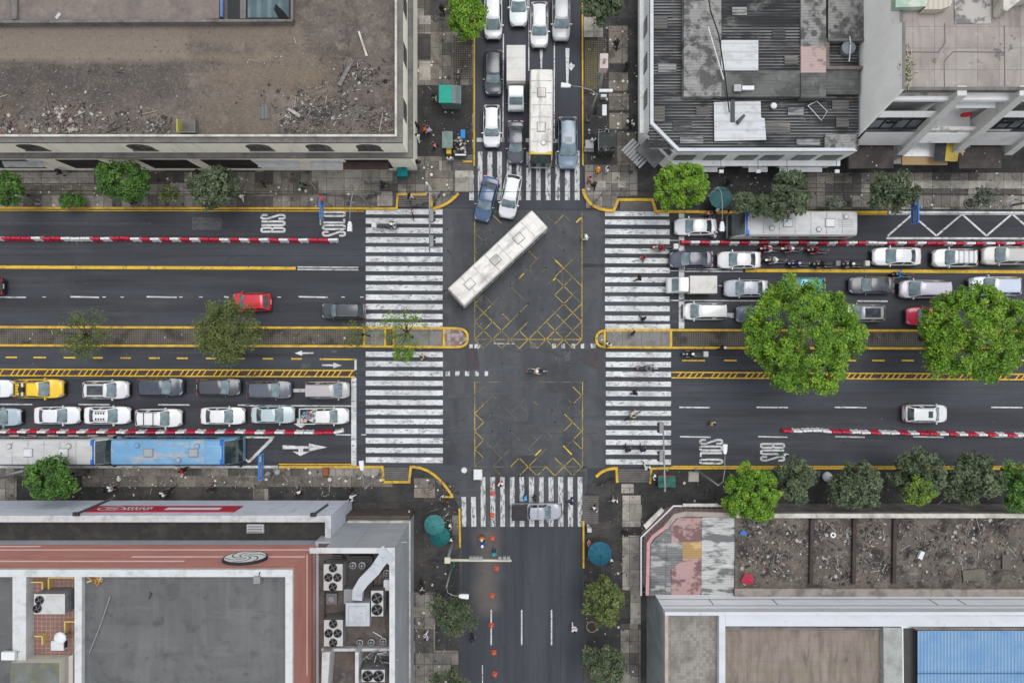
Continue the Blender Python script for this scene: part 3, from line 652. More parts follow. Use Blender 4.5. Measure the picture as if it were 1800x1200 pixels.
rubble('roof_rubble', [(455,160),(560,145),(640,100),(688,110),(690,236),(440,236)], ZR, 1500, .04,.26, (6,7,2,1,6), 11, centres=[(560,215,50),(600,180,45),(520,215,40),(660,215,30),(640,130,30),(540,190,30)])
rubble('roof_rubble', [(0,185),(130,175),(330,205),(330,236),(0,236)], ZR, 900, .04,.32, (4,5,2,2,6), 12, centres=[(110,205,24),(10,225,20),(120,225,18),(280,225,25),(200,215,60)])
rubble('roof_rubble', [(0,150),(170,150),(330,200),(330,236),(0,236)], ZR, 120, .12,.42, (2,0,6,2,1), 31, centres=[(110,200,22),(8,224,16),(125,226,16),(60,228,14)])
rubble('roof_rubble', [(455,100),(690,100),(690,236),(440,236)], ZR, 260, .05,.24, (4,4,5,0,2), 32, centres=[(600,180,42),(560,212,40),(640,130,22),(670,215,18),(520,205,26)])
rubble('roof_litter', [(0,105),(690,45),(690,230),(0,230)], ZR, 420, .04,.16, (4,5,2,1,5), 13)
def flat_thing(name, label, cat, pts, z, th, mat, group=None):
    m = MB(); c = np.mean([P(a,b,z)[:2] for a,b in pts], axis=0)
    m.prism([(P(a,b,z)[0]-c[0], P(a,b,z)[1]-c[1]) for a,b in pts], 0, th, bottom=True)
    o = m.build(name, mat); o.location = (c[0],c[1],z); tag(o,label,cat,group); return o
flat_thing('fallen_post','long pale post lying on the brown roof above the rubble','post',[(629.5,57),(632.5,56),(647,99),(643.5,100)],ZR+.02,.14,CAPW)
flat_thing('roof_sheet','small ribbed grey sheet lying on the brown roof beside dark rubble','roof sheet',[(455,188),(473,187),(474,209),(457,210)],ZR+.03,.06,M('ribbed_sheet',(.16,.155,.15),[('r',(.08,.08,.08),.7,0,.3,-.2,.5)],rough=.8))
flat_thing('panel','small white panel lying on the pinkish upper roof at the left','panel',[(97,31),(104,22),(108,26),(101,35)],z2+.01,.05,CORRW)
flat_thing('broken_beam','pale broken beam lying among the rubble near the roof edge','beam',[(506,194),(510,191),(530,203),(527,208)],ZR+.06,.2,RUBM[2])
flat_thing('roof_beam','grey concrete beam leaning across the debris on the brown roof','beam',[(612,117),(618,119),(600,153),(594,150)],ZR+.05,.2,RUBM[0])
tt = thing('roof_hatch_box','small roof hatch with yellow side standing at the brown roof edge','roof hatch',P(335,228,ZR))
m = MB(); m.box(-.7,.7,-.45,-.35,0,.7); m.box(.6,.7,-.35,.7,0,.7); m.box(-.6,.6,-.35,.7,.0,.1); m.build('frame',LEDGE,tt)
m = MB(); m.box(-.72,-.62,-.5,.6,.05,1.0); m.build('side_panel',M('yellow_board',(.40,.36,.10)),tt)
flat_thing('roof_opening','small square dark roof opening near the inner corner of the brown roof','opening',[(674,140),(681,140),(681,147),(674,147)],ZR,.03,M('hole_shade',(.008,.007,.007)))  # black plate, shade within the opening put into its colour

# ---------------- NE A: white walled corner block with corrugated roofs
t = thing('corner_shop_building', 'white walled corner block with chamfered corner and patchwork of corrugated roofs', 'building', (X(1300), Y(200), 0), world=True)
HA = 5.7
gw, gs = X(1121), Y(296); ge = X(1452)
ch = [(gw, Y(252)), (X(1165), gs)]
base = [ch[0], ch[1], (ge, gs), (ge, Y(-E-40)), (gw, Y(-E-40))]
m = MB(); m.prism(base, 0, HA); bpart(t,'wall',m,WHITEW)
def inset(poly, d):
    c = []
    n = len(poly)
    for i in range(n):
        p0,p1,p2 = Vector(poly[i-1]),Vector(poly[i]),Vector(poly[(i+1)%n])
        a = (p1-p0).normalized(); b = (p2-p1).normalized(); n1 = Vector((-a.y,a.x)); n2 = Vector((-b.y,b.x))
        q = (n1+n2).normalized(); c.append(tuple(p1 + q*d/max(.4,q.dot(n1))))
    return c
inn = inset(base, .28)
m = MB()
for i in range(len(base)):
    j = (i+1) % len(base)
    if i in (2,3): continue
    m.loft([[(*base[i],HA),(*inn[i],HA),(*inn[i],HA+.5),(*base[i],HA+.5)],[(*base[j],HA),(*inn[j],HA),(*inn[j],HA+.5),(*base[j],HA+.5)]])
bpart(t,'parapet',m,BEAMW)
z0 = HA+.12
def ribs(x0,x1,y0,y1,z,period,amp,mat,name,axis=1,par=None):
    m = MB(); n = max(2,int(abs(y1-y0)/(period/4)))
    for i in range(n):
        a = y0+(y1-y0)*i/n; b = y0+(y1-y0)*(i+1)/n
        za = z+amp*math.sin(2*math.pi*a/period); zb = z+amp*math.sin(2*math.pi*b/period)
        m.quad([(x0,a,za),(x1,a,za),(x1,b,zb),(x0,b,zb)])
    return m.build(name, mat, par or t)
ribs(X(1141,z0), X(1509,z0), Y(262,z0), Y(-E,z0), z0, .27, .035, CORR, 'corrugated_roof')
m = MB(); m.prism([inn[0],inn[1],(inn[1][0],Y(262,z0)),(X(1141,z0)+1.6,Y(262,z0)),(X(1141,z0),Y(235,z0))],HA,HA+.04); bpart(t,'roof_gutter',m,M('gutter_dark',(.03,.03,.031),[('n',(.1,.1,.1),.6,1.3,.5,.7)]))
def slab(x0,y0,x1,y1,z,th,mat,name='roof_sheet',par=None):
    m = MB(); m.prism([P(a,b,z)[:2] for a,b in ((x0,y0),(x1,y0),(x1,y1),(x0,y1))], z-th, z); return m.build(name,mat,par or t)
slab(1202,-E,1268,170,z0+.75,.7,CORRP); slab(1268,124,1408,170,z0+.72,.67,CORRG)
zr = z0+.62; ribs(X(1268,zr),X(1408,zr),Y(124,zr),Y(-E,zr),zr,.27,.04,CORR,'corrugated_roof')
slab(1408,-E,1452,82,z0+.9,.85,CORRP); slab(1408,82,1452,128,z0+.9,.85,CORRK); slab(1408,128,1452,172,z0+.9,.85,CORRG)
slab(1456,-E,1523,68,z0+.6,.55,CORRP); slab(1456,68,1523,72,z0+.7,.65,LEDGE)
slab(1452,122,1510,166,z0+.3,.25,CORRG); slab(1450,236,1506,264,z0+.25,.2,CORRP)
r_ = random.Random(17)
for i,(px,py,w_,h_,k_) in enumerate(((1160,40,26,22,0),(1172,120,30,16,1),(1155,200,22,28,0),(1200,220,34,18,2),(1235,195,22,12,0),(1215,245,40,14,1),(1365,225,46,18,0),(1400,196,30,14,1),(1440,190,34,20,2),(1478,185,30,16,0),(1420,250,40,12,1),(1482,215,24,18,0),(1300,20,26,14,1),(1370,60,24,18,2),(1390,105,22,16,0))):
    slab(px-w_/2,py-h_/2,px+w_/2+r_.uniform(-3,3),py+h_/2,z0+.10+.004*i+(.6 if px in (1300,1370,1390) else 0),.03,(S_RUST,S_PALE,S_DARK)[k_])
slab(1268,71,1333,124,z0+.86,.05,CORRW); 
m = MB(); zq = z0+.3
m.prism([P(a,b,zq)[:2] for a,b in ((1255,180),(1281,179),(1337,178),(1338,207),(1344,208),(1347,246),(1256,248))], zq-.1, zq); bpart(t,'roof_sheet',m,CORRW)
m = MB(); m.prism([P(a,b,zq)[:2] for a,b in ((1284,176),(1291,176),(1291,215),(1284,215))], zq+.004, zq+.12); m.prism([P(a,b,zq)[:2] for a,b in ((1293,214),(1305,203),(1308,206),(1297,220))], zq+.004, zq+.4); bpart(t,'roof_vent',m,M('vent_grey',(.08,.08,.082)))
m = MB(); zp = z0+.5
for a in ((1452,68,1458,122),(1518,68,1523,122),(1458,116,1518,122)): m.prism([P(q[0],q[1],zp)[:2] for q in ((a[0],a[1]),(a[2],a[1]),(a[2],a[3]),(a[0],a[3]))], HA, zp)
bpart(t,'tank_pit',m,M('brown_concrete',(.2,.165,.145),[('n',(.1,.085,.075),.7,1.2,.45,.66)]))
# windows on south and west
for px in (1203,1256,1311,1356,1412,1457):
    a,b = X(px-17,4),X(px+17,4); m = MB(); m.box(a,b,gs-.05,gs+.1,3.2,4.9,0); m.box(a+.08,b-.08,gs-.065,gs-.051,3.28,4.82,1); m.box((a+b)/2-.03,(a+b)/2+.03,gs-.08,gs-.066,3.28,4.82,0); bpart(t,'window',m,[M('window_frame_grey',(.2,.2,.2)),M('window_dirty',(.05,.05,.048),[('n',(.16,.155,.14),.7,1.2,.5,.65)],rough=.3)])
for py in (48,112,175):
    a,b = Y(py+14,4),Y(py-14,4); m = MB(); m.box(gw-.05,gw+.1,a,b,3.2,4.9,0); m.box(gw-.065,gw-.051,a+.08,b-.08,3.28,4.82,1); bpart(t,'window',m,[MATS['window_frame_grey'],MATS['window_dirty']])
d = Vector((ch[1][0]-ch[0][0], ch[1][1]-ch[0][1])); dl = d.length; d.normalize(); nn = Vector((d.y,-d.x)); rz = math.atan2(d.y,d.x); cc = (Vector(ch[0])+Vector(ch[1]))/2
m = MB(); q = cc+nn*.04; m.obox((q.x,q.y,4.5),(dl*.82,.1,1.1),rz); bpart(t,'sign_panel',m,M('sign_weathered',(.13,.125,.12),[('n',(.06,.06,.055),.7,1.5,.45,.66)]))
m = MB(); q = cc+nn*.75; m.obox((q.x,q.y,2.9),(dl*.7,1.5,.08),rz); bpart(t,'canopy',m,M('canopy_sheet',(.16,.16,.16),[('n',(.07,.07,.07),.6,2,.45,.66)]))
q = cc+nn*1.6-d*1.0; m = MB()
for i in range(8): e = q+d*(i*.32-1.1); m.obox((e.x,e.y,2.5),(.22,1.6,.05),rz)
bpart(t,'slatted_awning',m,M('slat_grey',(.3,.3,.31)))
m = MB(); m.box(X(1168),ge,gs-.5,gs-.004,2.75,2.95); bpart(t,'ledge',m,WHITEW)
for i,(a,b,mt) in enumerate(((1232,1262,'shop_dark'),(1280,1310,'shop_dark'),(1345,1372,'shop_dark'),(1385,1452,'shop_dark'))):
    m = MB(); m.box(X(a,1.5),X(b,1.5),gs-.06,gs+.1,.15,2.6); bpart(t,'shop_opening',m,MATS[mt])
for a,b in ((1232,1258),(1312,1345),(1366,1440)):
    m = MB(); m.box(X(a,2),X(b,2),gs-1.0,gs-.51,2.55,2.62); bpart(t,'awning',m,CORRW)
m = MB(); m.box(gw-.35,gw-.004,Y(250),Y(-E),2.8,3.0); bpart(t,'side_ledge',m,WHITEW)
for px in (1267,1332,1383,1470):       # lamps on brackets
    tt = thing('wall_lamp','%s sign lamp from the chamfered corner along the white corner block shops'%ORD[(1267,1332,1383,1470).index(px)],'lamp',(X(px,3.4),gs-.02,3.4),group='bracket lamps on the white block')
    m = MB(); m.tube([(0,0,0),(0,-1.0,.1)],.025); m.build('bracket',DARKM,tt); m = MB(); m.box(-.2,.2,-1.3,-1.0,0,.22); m.build('lamp_box',WHITEM,tt)
# satellite / fan dish in the pit, cable, junk
tt = thing('water_tank','round ribbed grey roof tank with pipe in a brown walled pit','tank',P(1487,88,HA+.15))
m = MB(); m.cyl(0,0,0,.55,.62,24,0); m.cyl(0,0,.55,.72,.62,24,0,.2); m.cyl(0,0,.72,.78,.14,12,0)
m.build('tank',M('tank_plastic',(.22,.24,.26),[('n',(.12,.13,.14),.6,2,.45,.66)],rough=.5,coord='obj'),tt,'auto')
m = MB(); m.tube([(0,.1,.85),(0,-1.3,.6)],.05); m.tube([(0,.2,.85),(0,.9,.7)],.05); m.build('pipe',WHITEM,tt)
tt = thing('air_conditioner','pair of small grey air conditioner boxes on the patched sheet roof','air conditioner',P(1298,157,z0+.74))
m = MB(); m.box(-.5,.15,-.3,.3,0,.35); m.build('body',STEEL,tt); m = MB(); m.box(.25,1.3,-.15,.2,0,.3); m.build('side_unit',WHITEM,tt)
for (px,py,l) in ((1358,188,'small broken white dish standing on the black ribbed roof'),(1360,46,'small white junk box on the ribbed roof beside the pink sheet')):
    tt = thing('roof_junk',l,'junk',P(px,py,z0+.1)); m = MB(); m.cyl(0,0,0,.3,.08,8); m.cyl(0,0,.3,.42,.3,10,0,.22); m.build('dish',WHITEM,tt,'auto')
m = MB(); m.tube([P(1436+a,182+b,z0+.2) for a,b in ((-16,4),(0,-4),(18,14),(8,30),(-10,10),(-16,4))],.035); tag(m.build('wire_frame',WHITEM),'bent white metal frame lying on the black ribbed roof','metal frame')
cb = [P(1243,-20,8),P(1249,20,7.6),P(1263,60,7.3),P(1270,105,7.1),P(1275,140,6.9),P(1282,198,6.6)]
m = MB(); m.tube(cb,.06,6); tag(m.build('power_cable',M('cable_black',(.012,.012,.012))),'thick black cable running across the grey sheets to the white roof sheet','cable')
m = MB(); m.tube([P(1245,48,7.3),P(1272,140,6.9)],.05); tag(m.build('pole',WHITEM),'thin pale pole lying beside the black cable on the grey sheets','pole')

# ---------------- NE B: terraced concrete building with sloping fins
t = thing('concrete_building', 'pale concrete building with sloping fins, recessed windows and a stained pinkish roof', 'building', (X(1700), Y(200), 0), world=True)
HB = 12.0; k12 = kz(HB)
xw2 = X(900+560); ytop = Y(600-362); yb = Y(298)
def ypl(z): return yb + (ytop-yb)*z/HB      # sloped front plane
XE2 = X(1960)
m = MB(); m.box(xw2+.25, XE2, ytop+.35, Y(-E-60), 0, HB-.5); bpart(t,'wall',m,CONCW)
m = MB()   # side wall with sloped front edge
prof = [(yb+.6,0),(ypl(6)+.05,5.2),(ytop,HB+.5),(ytop+5.4,HB+.5),(ytop+5.45,HB+.15),(Y(-E-60),HB+.15),(Y(-E-60),0)]
m.loft([[(xw2,a,b) for a,b in prof],[(xw2+.22,a,b) for a,b in prof]]); bpart(t,'side_wall',m,CONCW)
m = MB(); m.box(xw2-.02,xw2+.24,ytop-.02,ytop+5.42,HB+.501,HB+.53); m.box(xw2-.02,xw2+.24,ytop+5.46,Y(-E-60),HB+.151,HB+.18); bpart(t,'side_coping',m,LEDGE)
m = MB(); m.sheet([(xw2+.24,ytop+.3),(XE2,ytop+.3),(XE2,Y(-E-60)),(xw2+.24,Y(-E-60))],HB-.05); bpart(t,'roof',m,NEROOF)
m = MB(); m.box(xw2+.3,XE2,ytop+.05,ytop+.3,HB-.5,HB+.12); bpart(t,'parapet',m,LEDGE)
fins = [651,741,831]
FINW = M('fin_concrete', (.60,.595,.58), [('n', (.48,.47,.455), .6, (.5,.5,.3), .45, .7, 8), ('n', (.2,.19,.18), .6, 1.6, .56, .72, 8)], rough=.85)
FW = .38
for i,fx in enumerate(fins):
    x = fx*S; m = MB(); zt, zb_ = HB-.1, 3.2
    pr = [(ypl(zb_)-.35,zb_),(ypl(zt)-.35,zt+.15),(ypl(zt)+.45,zt+.15),(ypl(zb_)+1.6,zb_)]
    m.loft([[(x-FW,a,b) for a,b in pr],[(x+FW,a,b) for a,b in pr]]); bpart(t,'fin',m,FINW)
edges = [560*S+.22] + [f*S for f in fins]
DARKW = M('facade_glass',(.10,.11,.122),[('n',(.26,.28,.3),.6,.6,.42,.66,3)],rough=.15,spec=.6)
for b in range(3):
    x0 = edges[b]+(FW if b else 0); x1 = edges[b+1]-FW
    def band(z0_,z1_,off0,off1,mat,name,mi=0):
        m = MB(); m.quad([(x0,ypl(z0_)+off0,z0_),(x1,ypl(z0_)+off0,z0_),(x1,ypl(z1_)+off1,z1_),(x0,ypl(z1_)+off1,z1_)])
        return bpart(t,name,m,mat)
    m = MB(); m.box(x0,x1,ypl(10.9),ytop+.34,10.4,10.9); bpart(t,'floor_slab',m,CONCW)
    if b != 1:
        band(9.3,10.4,.75,.75,M('recess_shade',(.10,.098,.094),[('n',(.05,.05,.048),.7,.8,.45,.6),('n',(.2,.2,.19),.5,1.6,.55,.7)]),'recess_wall')  # shade of the recess is put into this wall's colour
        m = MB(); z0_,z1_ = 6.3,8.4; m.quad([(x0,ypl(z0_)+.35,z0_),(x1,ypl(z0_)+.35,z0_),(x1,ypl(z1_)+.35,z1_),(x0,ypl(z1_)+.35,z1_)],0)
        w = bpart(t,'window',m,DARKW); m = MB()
        for k in range(5):
            xx = x0+(x1-x0)*k/4; m.loft([[(xx-.04,ypl(z)+o,z) for z,o in ((z0_,.34),(z0_,.25),(z1_,.25),(z1_,.34))],[(xx+.04,ypl(z)+o,z) for z,o in ((z0_,.34),(z0_,.25),(z1_,.25),(z1_,.34))]])
        for z in (z0_+.05,z1_-.7): m.box(x0,x1,ypl(z)+.24,ypl(z)+.34,z,z+.07)
        xx = x0+(x1-x0)*.4; m.box(xx-.5,xx+.5,ypl(7.6)+.1,ypl(7.6)+.3,7.2,7.3); m.box(xx-.5,xx+.5,ypl(7.6)+.1,ypl(7.6)+.3,7.9,8.0)
        f = MB(); 
        fr = m.build('frame',M('window_frame_black',(.02,.02,.022)),w); fr.location = (0,0,0)
        band(8.4,9.3,.05,.05,CONCW,'lintel'); band(10.9,11.7,.3,.3,M('stained_band',(.36,.35,.33),[('n',(.1,.095,.09),.8,1.2,.5,.62,7)],rough=.9),'top_band'); 
        band(4.2,6.3,.02,.02,M('apron_grey',(.66,.65,.64),[('n',(.45,.44,.43),.6,.5,.45,.66,6)],rough=.85),'apron_wall')
    else:
        m = MB(); m.box(x0,x1,ypl(9)+1.6,ypl(9)+1.8,5.6,10.4); bpart(t,'balcony_wall',m,CONCW)
        m = MB(); m.box(x0+.6,x1-.3,ypl(9.6)+.1,ypl(9.6)+.85,9.6,9.7); bpart(t,'white_awning',m,M('white_sheet',(.74,.76,.78),rough=.5))
        m = MB(); m.box(x0,x1,ypl(6.6)-.02,ypl(6.6)+.3,6.0,6.75); bpart(t,'balcony_rail',m,M('balcony_stained',(.7,.68,.64),[('n',(.2,.19,.18),.8,1.3,.5,.62,7)],rough=.9)); band(4.6,6.0,.0,.0,WHITEW,'apron_wall'); m = MB(); m.box(x0,x1,ypl(6),ypl(6)+2.6,5.8,5.98); bpart(t,'balcony_floor',m,CONCW)
    if b != 1:
        m = MB(); m.box(x0-.2,x1-.5,yb-.8,ypl(4)+.4,3.3,3.6); bpart(t,'shop_canopy',m,M('canopy_dirt',(.05,.042,.04),[('n',(.10,.085,.08),.7,.9,.45,.66,8),('s',(.55,.53,.5),.8,2.2,.2,.3)],rough=.9))
    else:
        m = MB(); m.box(x0,x1,yb+.5,yb+2.4,.15,3.0); bpart(t,'shop_front',m,WHITEW)
        m = MB(); m.box(x0,x1,yb-.25,yb+.49,2.6,2.8); bpart(t,'shop_canopy',m,M('tan_board',(.42,.27,.12),[('n',(.3,.28,.25),.6,.9,.45,.6)]))
m = MB(); m.box(X(1628,13),X(1650,13),Y(0,13),Y(-90,13),HB,12.6); m.prism([P(a,b,13)[:2] for a,b in ((1578,-60),(1652,-60),(1640,8),(1578,10))],HB,12.7,0); bpart(t,'green_roof_shed',m,M('green_sheet',(.30,.42,.32),[('n',(.55,.56,.5),.8,1.0,.45,.6)]))
m = MB(); m.prism([P(a,b,12.8)[:2] for a,b in ((1630,10),(1660,-80),(1700,-80),(1672,10),(1655,16),(1625,16))],HB,12.75); bpart(t,'roof_shed',m,M('cream_sheet',(.5,.46,.38),[('r',(.35,.32,.27),.5,0,.4,0,.6)]))
slab(1678,-E,1742,42,HB+.02,.05,M('paint_peeling',(.42,.395,.365),[('n',(.13,.125,.12),.85,.9,.48,.56,8)],rough=.9),'roof_patch')
m = MB(); m.prism([P(a,b,13.2)[:2] for a,b in ((1764,-60),(1800+E,-60),(1800+E,-20),(1794,0),(1770,20),(1764,18))],HB,13.2); bpart(t,'stair_house',m,CAPW)
m = MB()
for a,b in (((1585,91),(1650,92)),((1650,92),(1662,75)),((1662,75),(1661,40)),((1661,160),(1660,108)),((1660,108),(1676,91)),((1676,91),(1767,92)),((1767,158),(1766,45))): m.ribbon([P(*a,HB)[:2],P(*b,HB)[:2]],.07,HB-.04)
bpart(t,'roof_crack',m,M('crack_dark',(.10,.09,.085)))
m = MB(); r_ = random.Random(8)
for i in range(170):
    px = r_.gauss(1591,5); py = r_.gauss(122,16); m.obox((*P(px,py,HB)[:2],HB+r_.random()*.3),(.35,.06,.05),r_.random()*6,r_.randint(0,1),r_.uniform(-.6,.6))
tag(m.build('dry_weeds',[M('weed_green',(.14,.16,.05)),M('weed_dry',(.42,.37,.30))]),'clump of dry green weeds growing along the pale roof edge','weeds',kind=None)
m = MB(); m.blob((0,0,.35),(.5,.18,.45),2,0,.12,random.Random(2)); o = m.build('laundry',M('red_cloth',(.55,.02,.03)),None,True); o.location = P(1693,204,6.6); tag(o,'red laundry bundle hanging in the recessed balcony','laundry')
# yellow/black tarp below the balcony
m = MB(); n = 8
vs = []
for i in range(n+1):
    for j in range(5): vs.append((i*.34-1.36, j*.42-.84, .9+.35*math.sin(i*.8)*.4+.2*j*.4))
m.add(vs,[(i*5+j,(i+1)*5+j,(i+1)*5+j+1,i*5+j+1) for i in range(n) for j in range(4)],0); m.mi = [1 if f//4 < 3 else 0 for f in range(len(m.f))]
o = m.build('tarpaulin',[M('yellow_tarp',(.50,.37,.06),[('n',(.25,.2,.1),.6,1.2,.5,.65)]),M('dark_tarp',(.04,.04,.045),[('n',(.3,.25,.1),.6,1.5,.6,.7)])],None,True); o.location = (*P(1665,268,3.4)[:2],2.6); tag(o,'yellow and black tarpaulin stretched under the recessed balcony','tarpaulin')

# ---------------- SW: shopping block with red fascia
t = thing('shopping_building', 'low shopping block with grey fascia, red striped parapet wall and grey flat roof', 'building', (X(300), Y(1000), 0), world=True)
FASC = M('fascia_grey_blue',(.62,.66,.75),[('n',(.50,.53,.6),.6,(.4,.4,.6),.45,.66,6),('n',(.33,.33,.34),.55,(1.5,1.5,.5),.56,.72,7),('r',(.4,.42,.47),.5,2,1.3,.9,1)],rough=.5)
FASD = M('fascia_grey',(.36,.385,.42),[('n',(.48,.5,.54),.6,(.3,.3,.5),.45,.66,6),('t',(.2,.21,.22),.7,(4.2,40),.06),('n',(.22,.22,.24),.5,(2,2,.6),.58,.74,7)],rough=.45)
WCAP = M('white_coping',(.56,.565,.57),[('n',(.34,.34,.33),.7,1.2,.5,.7,8),('n',(.26,.26,.255),.45,1.1,.53,.72,7)],rough=.6)
RED = M('red_wall_tiles',(.52,.225,.185),[('n',(.40,.17,.145),.6,(.3,.3,.8),.45,.66,6),('n',(.52,.31,.2),.5,(.15,.15,.6),.55,.7,5),('n',(.3,.13,.11),.5,(1.0,1.0,4.0),.58,.74,6)],rough=.55)
PINK = M('pale_pink_stripe',(.95,.68,.64),[('n',(.85,.56,.54),.6,.8,.45,.66)],rough=.6)
SWROOF = M('grey_membrane_roof',(.122,.123,.122),[('n',(.17,.165,.155),.5,(.12,.5,1),.58,.70,8),('n',(.07,.068,.064),.5,.55,.57,.64,8),('n',(.09,.091,.091),.7,.22,.42,.62,6),('n',(.15,.152,.152),.6,(.9,.12,1),.5,.66,6),('n',(.045,.044,.042),.6,.8,.56,.72,8),('t',(.09,.091,.091),.5,(2.3,100),.05),('n',(.13,.125,.12),.4,3.0,.58,.74,6),('n',(.06,.06,.06),.5,.35,.56,.66,6),('n',(.18,.18,.178),.5,(.12,.7,1),.56,.7,7)],rough=.8,bump=.15)
HF = 8.2; yf = Y(871); xf = X(618)
m = MB(); m.box(X(-E-60),xf,Y(960),yf-.9,0,HF-.45); m.box(X(-E-60),xf-.5,yf-.9,yf-.03,2.6,2.75); bpart(t,'wall',m,M('lower_wall',(.2,.2,.2)))
m = MB(); m.box(X(-E-60),xf+.12,yf-.02,yf+.12,2.5,HF-.02); m.box(xf,xf+.12,Y(960),yf-.021,.3,HF-.02); bpart(t,'fascia',m,FASC)
m = MB(); m.box(X(-E-60),xf+.16,yf-.42,yf+.16,HF-.02,HF+.12); m.box(xf-.36,xf+.16,Y(945,HF)-1,yf-.421,HF-.02,HF+.12); bpart(t,'coping',m,WCAP)
m = MB(); m.sheet([(X(-E-60),Y(960)-2),(xf-.3,Y(960)-2),(xf-.3,yf-.4),(X(-E-60),yf-.4)],HF-.4); bpart(t,'gutter_roof',m,M('gutter_roof_dark',(.04,.038,.036),[('n',(.075,.07,.06),.7,.7,.48,.66,8),('n',(.02,.02,.02),.6,1.8,.5,.68,7)],rough=.9))
m = MB(); m.box(X(433,HF),X(462,HF),Y(937,HF),Y(922,HF),HF-.38,HF-.1)
for i in range(5): m.box(X(434,HF),X(461,HF),Y(924+i*2.9,HF)-.03,Y(924+i*2.9,HF)+.03,HF-.099,HF-.06,1)
bpart(t,'vent_grille',m,[WHITEM,DARKM])
for a_,b_ in (((134,903,8.5),(204,873,8.3)),((551,904,8.5),(577,886,8.3))):
    m = MB(); m.tube([P(*a_),P(*b_)],.11,6); m.obox(P(*a_),(.5,.3,.25)); bpart(t,'bracket_arm',m,DARKM)
# red sign with white emblem marks, on the fascia
sx0,sx1 = X(158,5.5),X(423,5.5)
sg = bpart(t,'sign_panel',(lambda m:(m.box(sx0,sx1,yf+.13,yf+.2,4.95,7.05),m)[1])(MB()),M('sign_red',(.45,.02,.05),rough=.45))
m = MB(); ysn = yf+.206
def wmark(x0,x1,z0,z1): z0 += .2; z1 += .2; m.quad([(x1,ysn,z0),(x0,ysn,z0),(x0,ysn,z1),(x1,ysn,z1)])
L = sx1-sx0
ea = [(sx0+L*.165+1.25*math.cos(a)*L/14, 6.0+.75*math.sin(a)) for a in [2*math.pi*i/24 for i in range(24)]]
for i in range(24):
    (a,b),(c,d_) = ea[i],ea[(i+1)%24]; cx_,cz_ = sx0+L*.165,6.0
    m.quad([(a,ysn,b),(c,ysn,d_),(cx_+(c-cx_)*.88,ysn,cz_+(d_-cz_)*.82),(cx_+(a-cx_)*.88,ysn,cz_+(b-cz_)*.82)][::-1])
for k in range(4): wmark(sx0+L*(.13+.02*k),sx0+L*(.142+.02*k),5.5,6.1)
for k,(a,b) in enumerate(((.26,.275),(.285,.30),(.31,.325),(.34,.352),(.36,.372),(.39,.402),(.41,.422))):
    wmark(sx0+L*a,sx0+L*b,5.25+.1*(k%2),6.35); wmark(sx0+L*(a-.004),sx0+L*(b+.012),5.75,5.98)
wmark(sx0+L*.525,sx0+L*.885,5.45,6.3)
s2 = m.build('sign_lettering',M('sign_white',(.75,.75,.76),rough=.5),sg); s2.location = (0,0,0)
# tall main block
HM = 15.9; xm = X(900-297.5); ym = Y(909); 
m = MB(); m.box(X(-E-60),xm,Y(1340),ym,0,13.4); bpart(t,'main_wall',m,FASD)
m = MB(); m.box(X(138,HM),xm-.01,Y(1340),ym-.01,13.4,HM-.45); m.box(X(-E-60),X(26,HM),Y(1340),ym-.01,13.4,HM-.45); m.box(X(26,HM)+.01,X(138,HM)-.01,ym-.3,ym-.01,13.4,HM-.45); bpart(t,'upper_wall',m,FASD)
m = MB(); m.box(X(-E-60),xm+.06,ym,ym+.08,9.35,HM-.01); m.box(xm,xm+.08,Y(1340),ym-.001,7.9,HM-.01); bpart(t,'red_wall',m,RED)
m = MB()
def ns(x0,x1,z): m.quad([(x1,ym+.086,z),(x0,ym+.086,z),(x0,ym+.086,z+.3),(x1,ym+.086,z+.3)])
def es(y0,y1,z): m.quad([(xm+.086,y0,z),(xm+.086,y1,z),(xm+.086,y1,z+.3),(xm+.086,y0,z+.3)])
XW = X(-E-60)
ns(XW,X(70,10),9.75); ns(XW,xm+.086,10.7); ns(X(232,12.6),xm+.086,12.55); ns(XW,X(325,13.7),13.65)
es(Y(1185,12),ym+.086,12.0); es(Y(1340,10),ym+.086,10.0)
bpart(t,'wall_stripe',m,PINK)
m = MB(); cw = .42
m.box(XW,xm+.12,ym-cw,ym+.12,HM-.3,HM+.05); m.box(xm-cw,xm+.12,Y(1340),ym-cw-.001,HM-.3,HM+.05); bpart(t,'coping',m,WCAP)
zm = HM-.4
m = MB(); m.sheet([P(a,b,zm)[:2] for a,b in ((141,1008),(515,1008),(515,1200+E),(141,1200+E))],zm); m.sheet([P(a,b,zm)[:2] for a,b in ((-E,1008),(24,1008),(24,1200+E),(-E,1200+E))],zm); bpart(t,'roof',m,SWROOF)
m = MB(); 
for x0,x1 in ((22,46),(131,144)): m.prism([P(a,b,HM)[:2] for a,b in ((x0,1012),(x1,1012),(x1-1,1200+E),(x0,1200+E))],11,HM)
bpart(t,'dividing_wall',m,WCAP)
zt = 15.0
m = MB(); m.sheet([P(a,b,zt)[:2] for a,b in ((40,1000),(136,1000),(136,1200+E),(40,1200+E))],zt); bpart(t,'terrace_floor',m,M('terrace_tiles',(.25,.13,.105),[('t',(.42,.33,.29),.7,(.34,.34),.04),('n',(.17,.11,.095),.7,.8,.45,.66,7)],rough=.7))
m = MB()
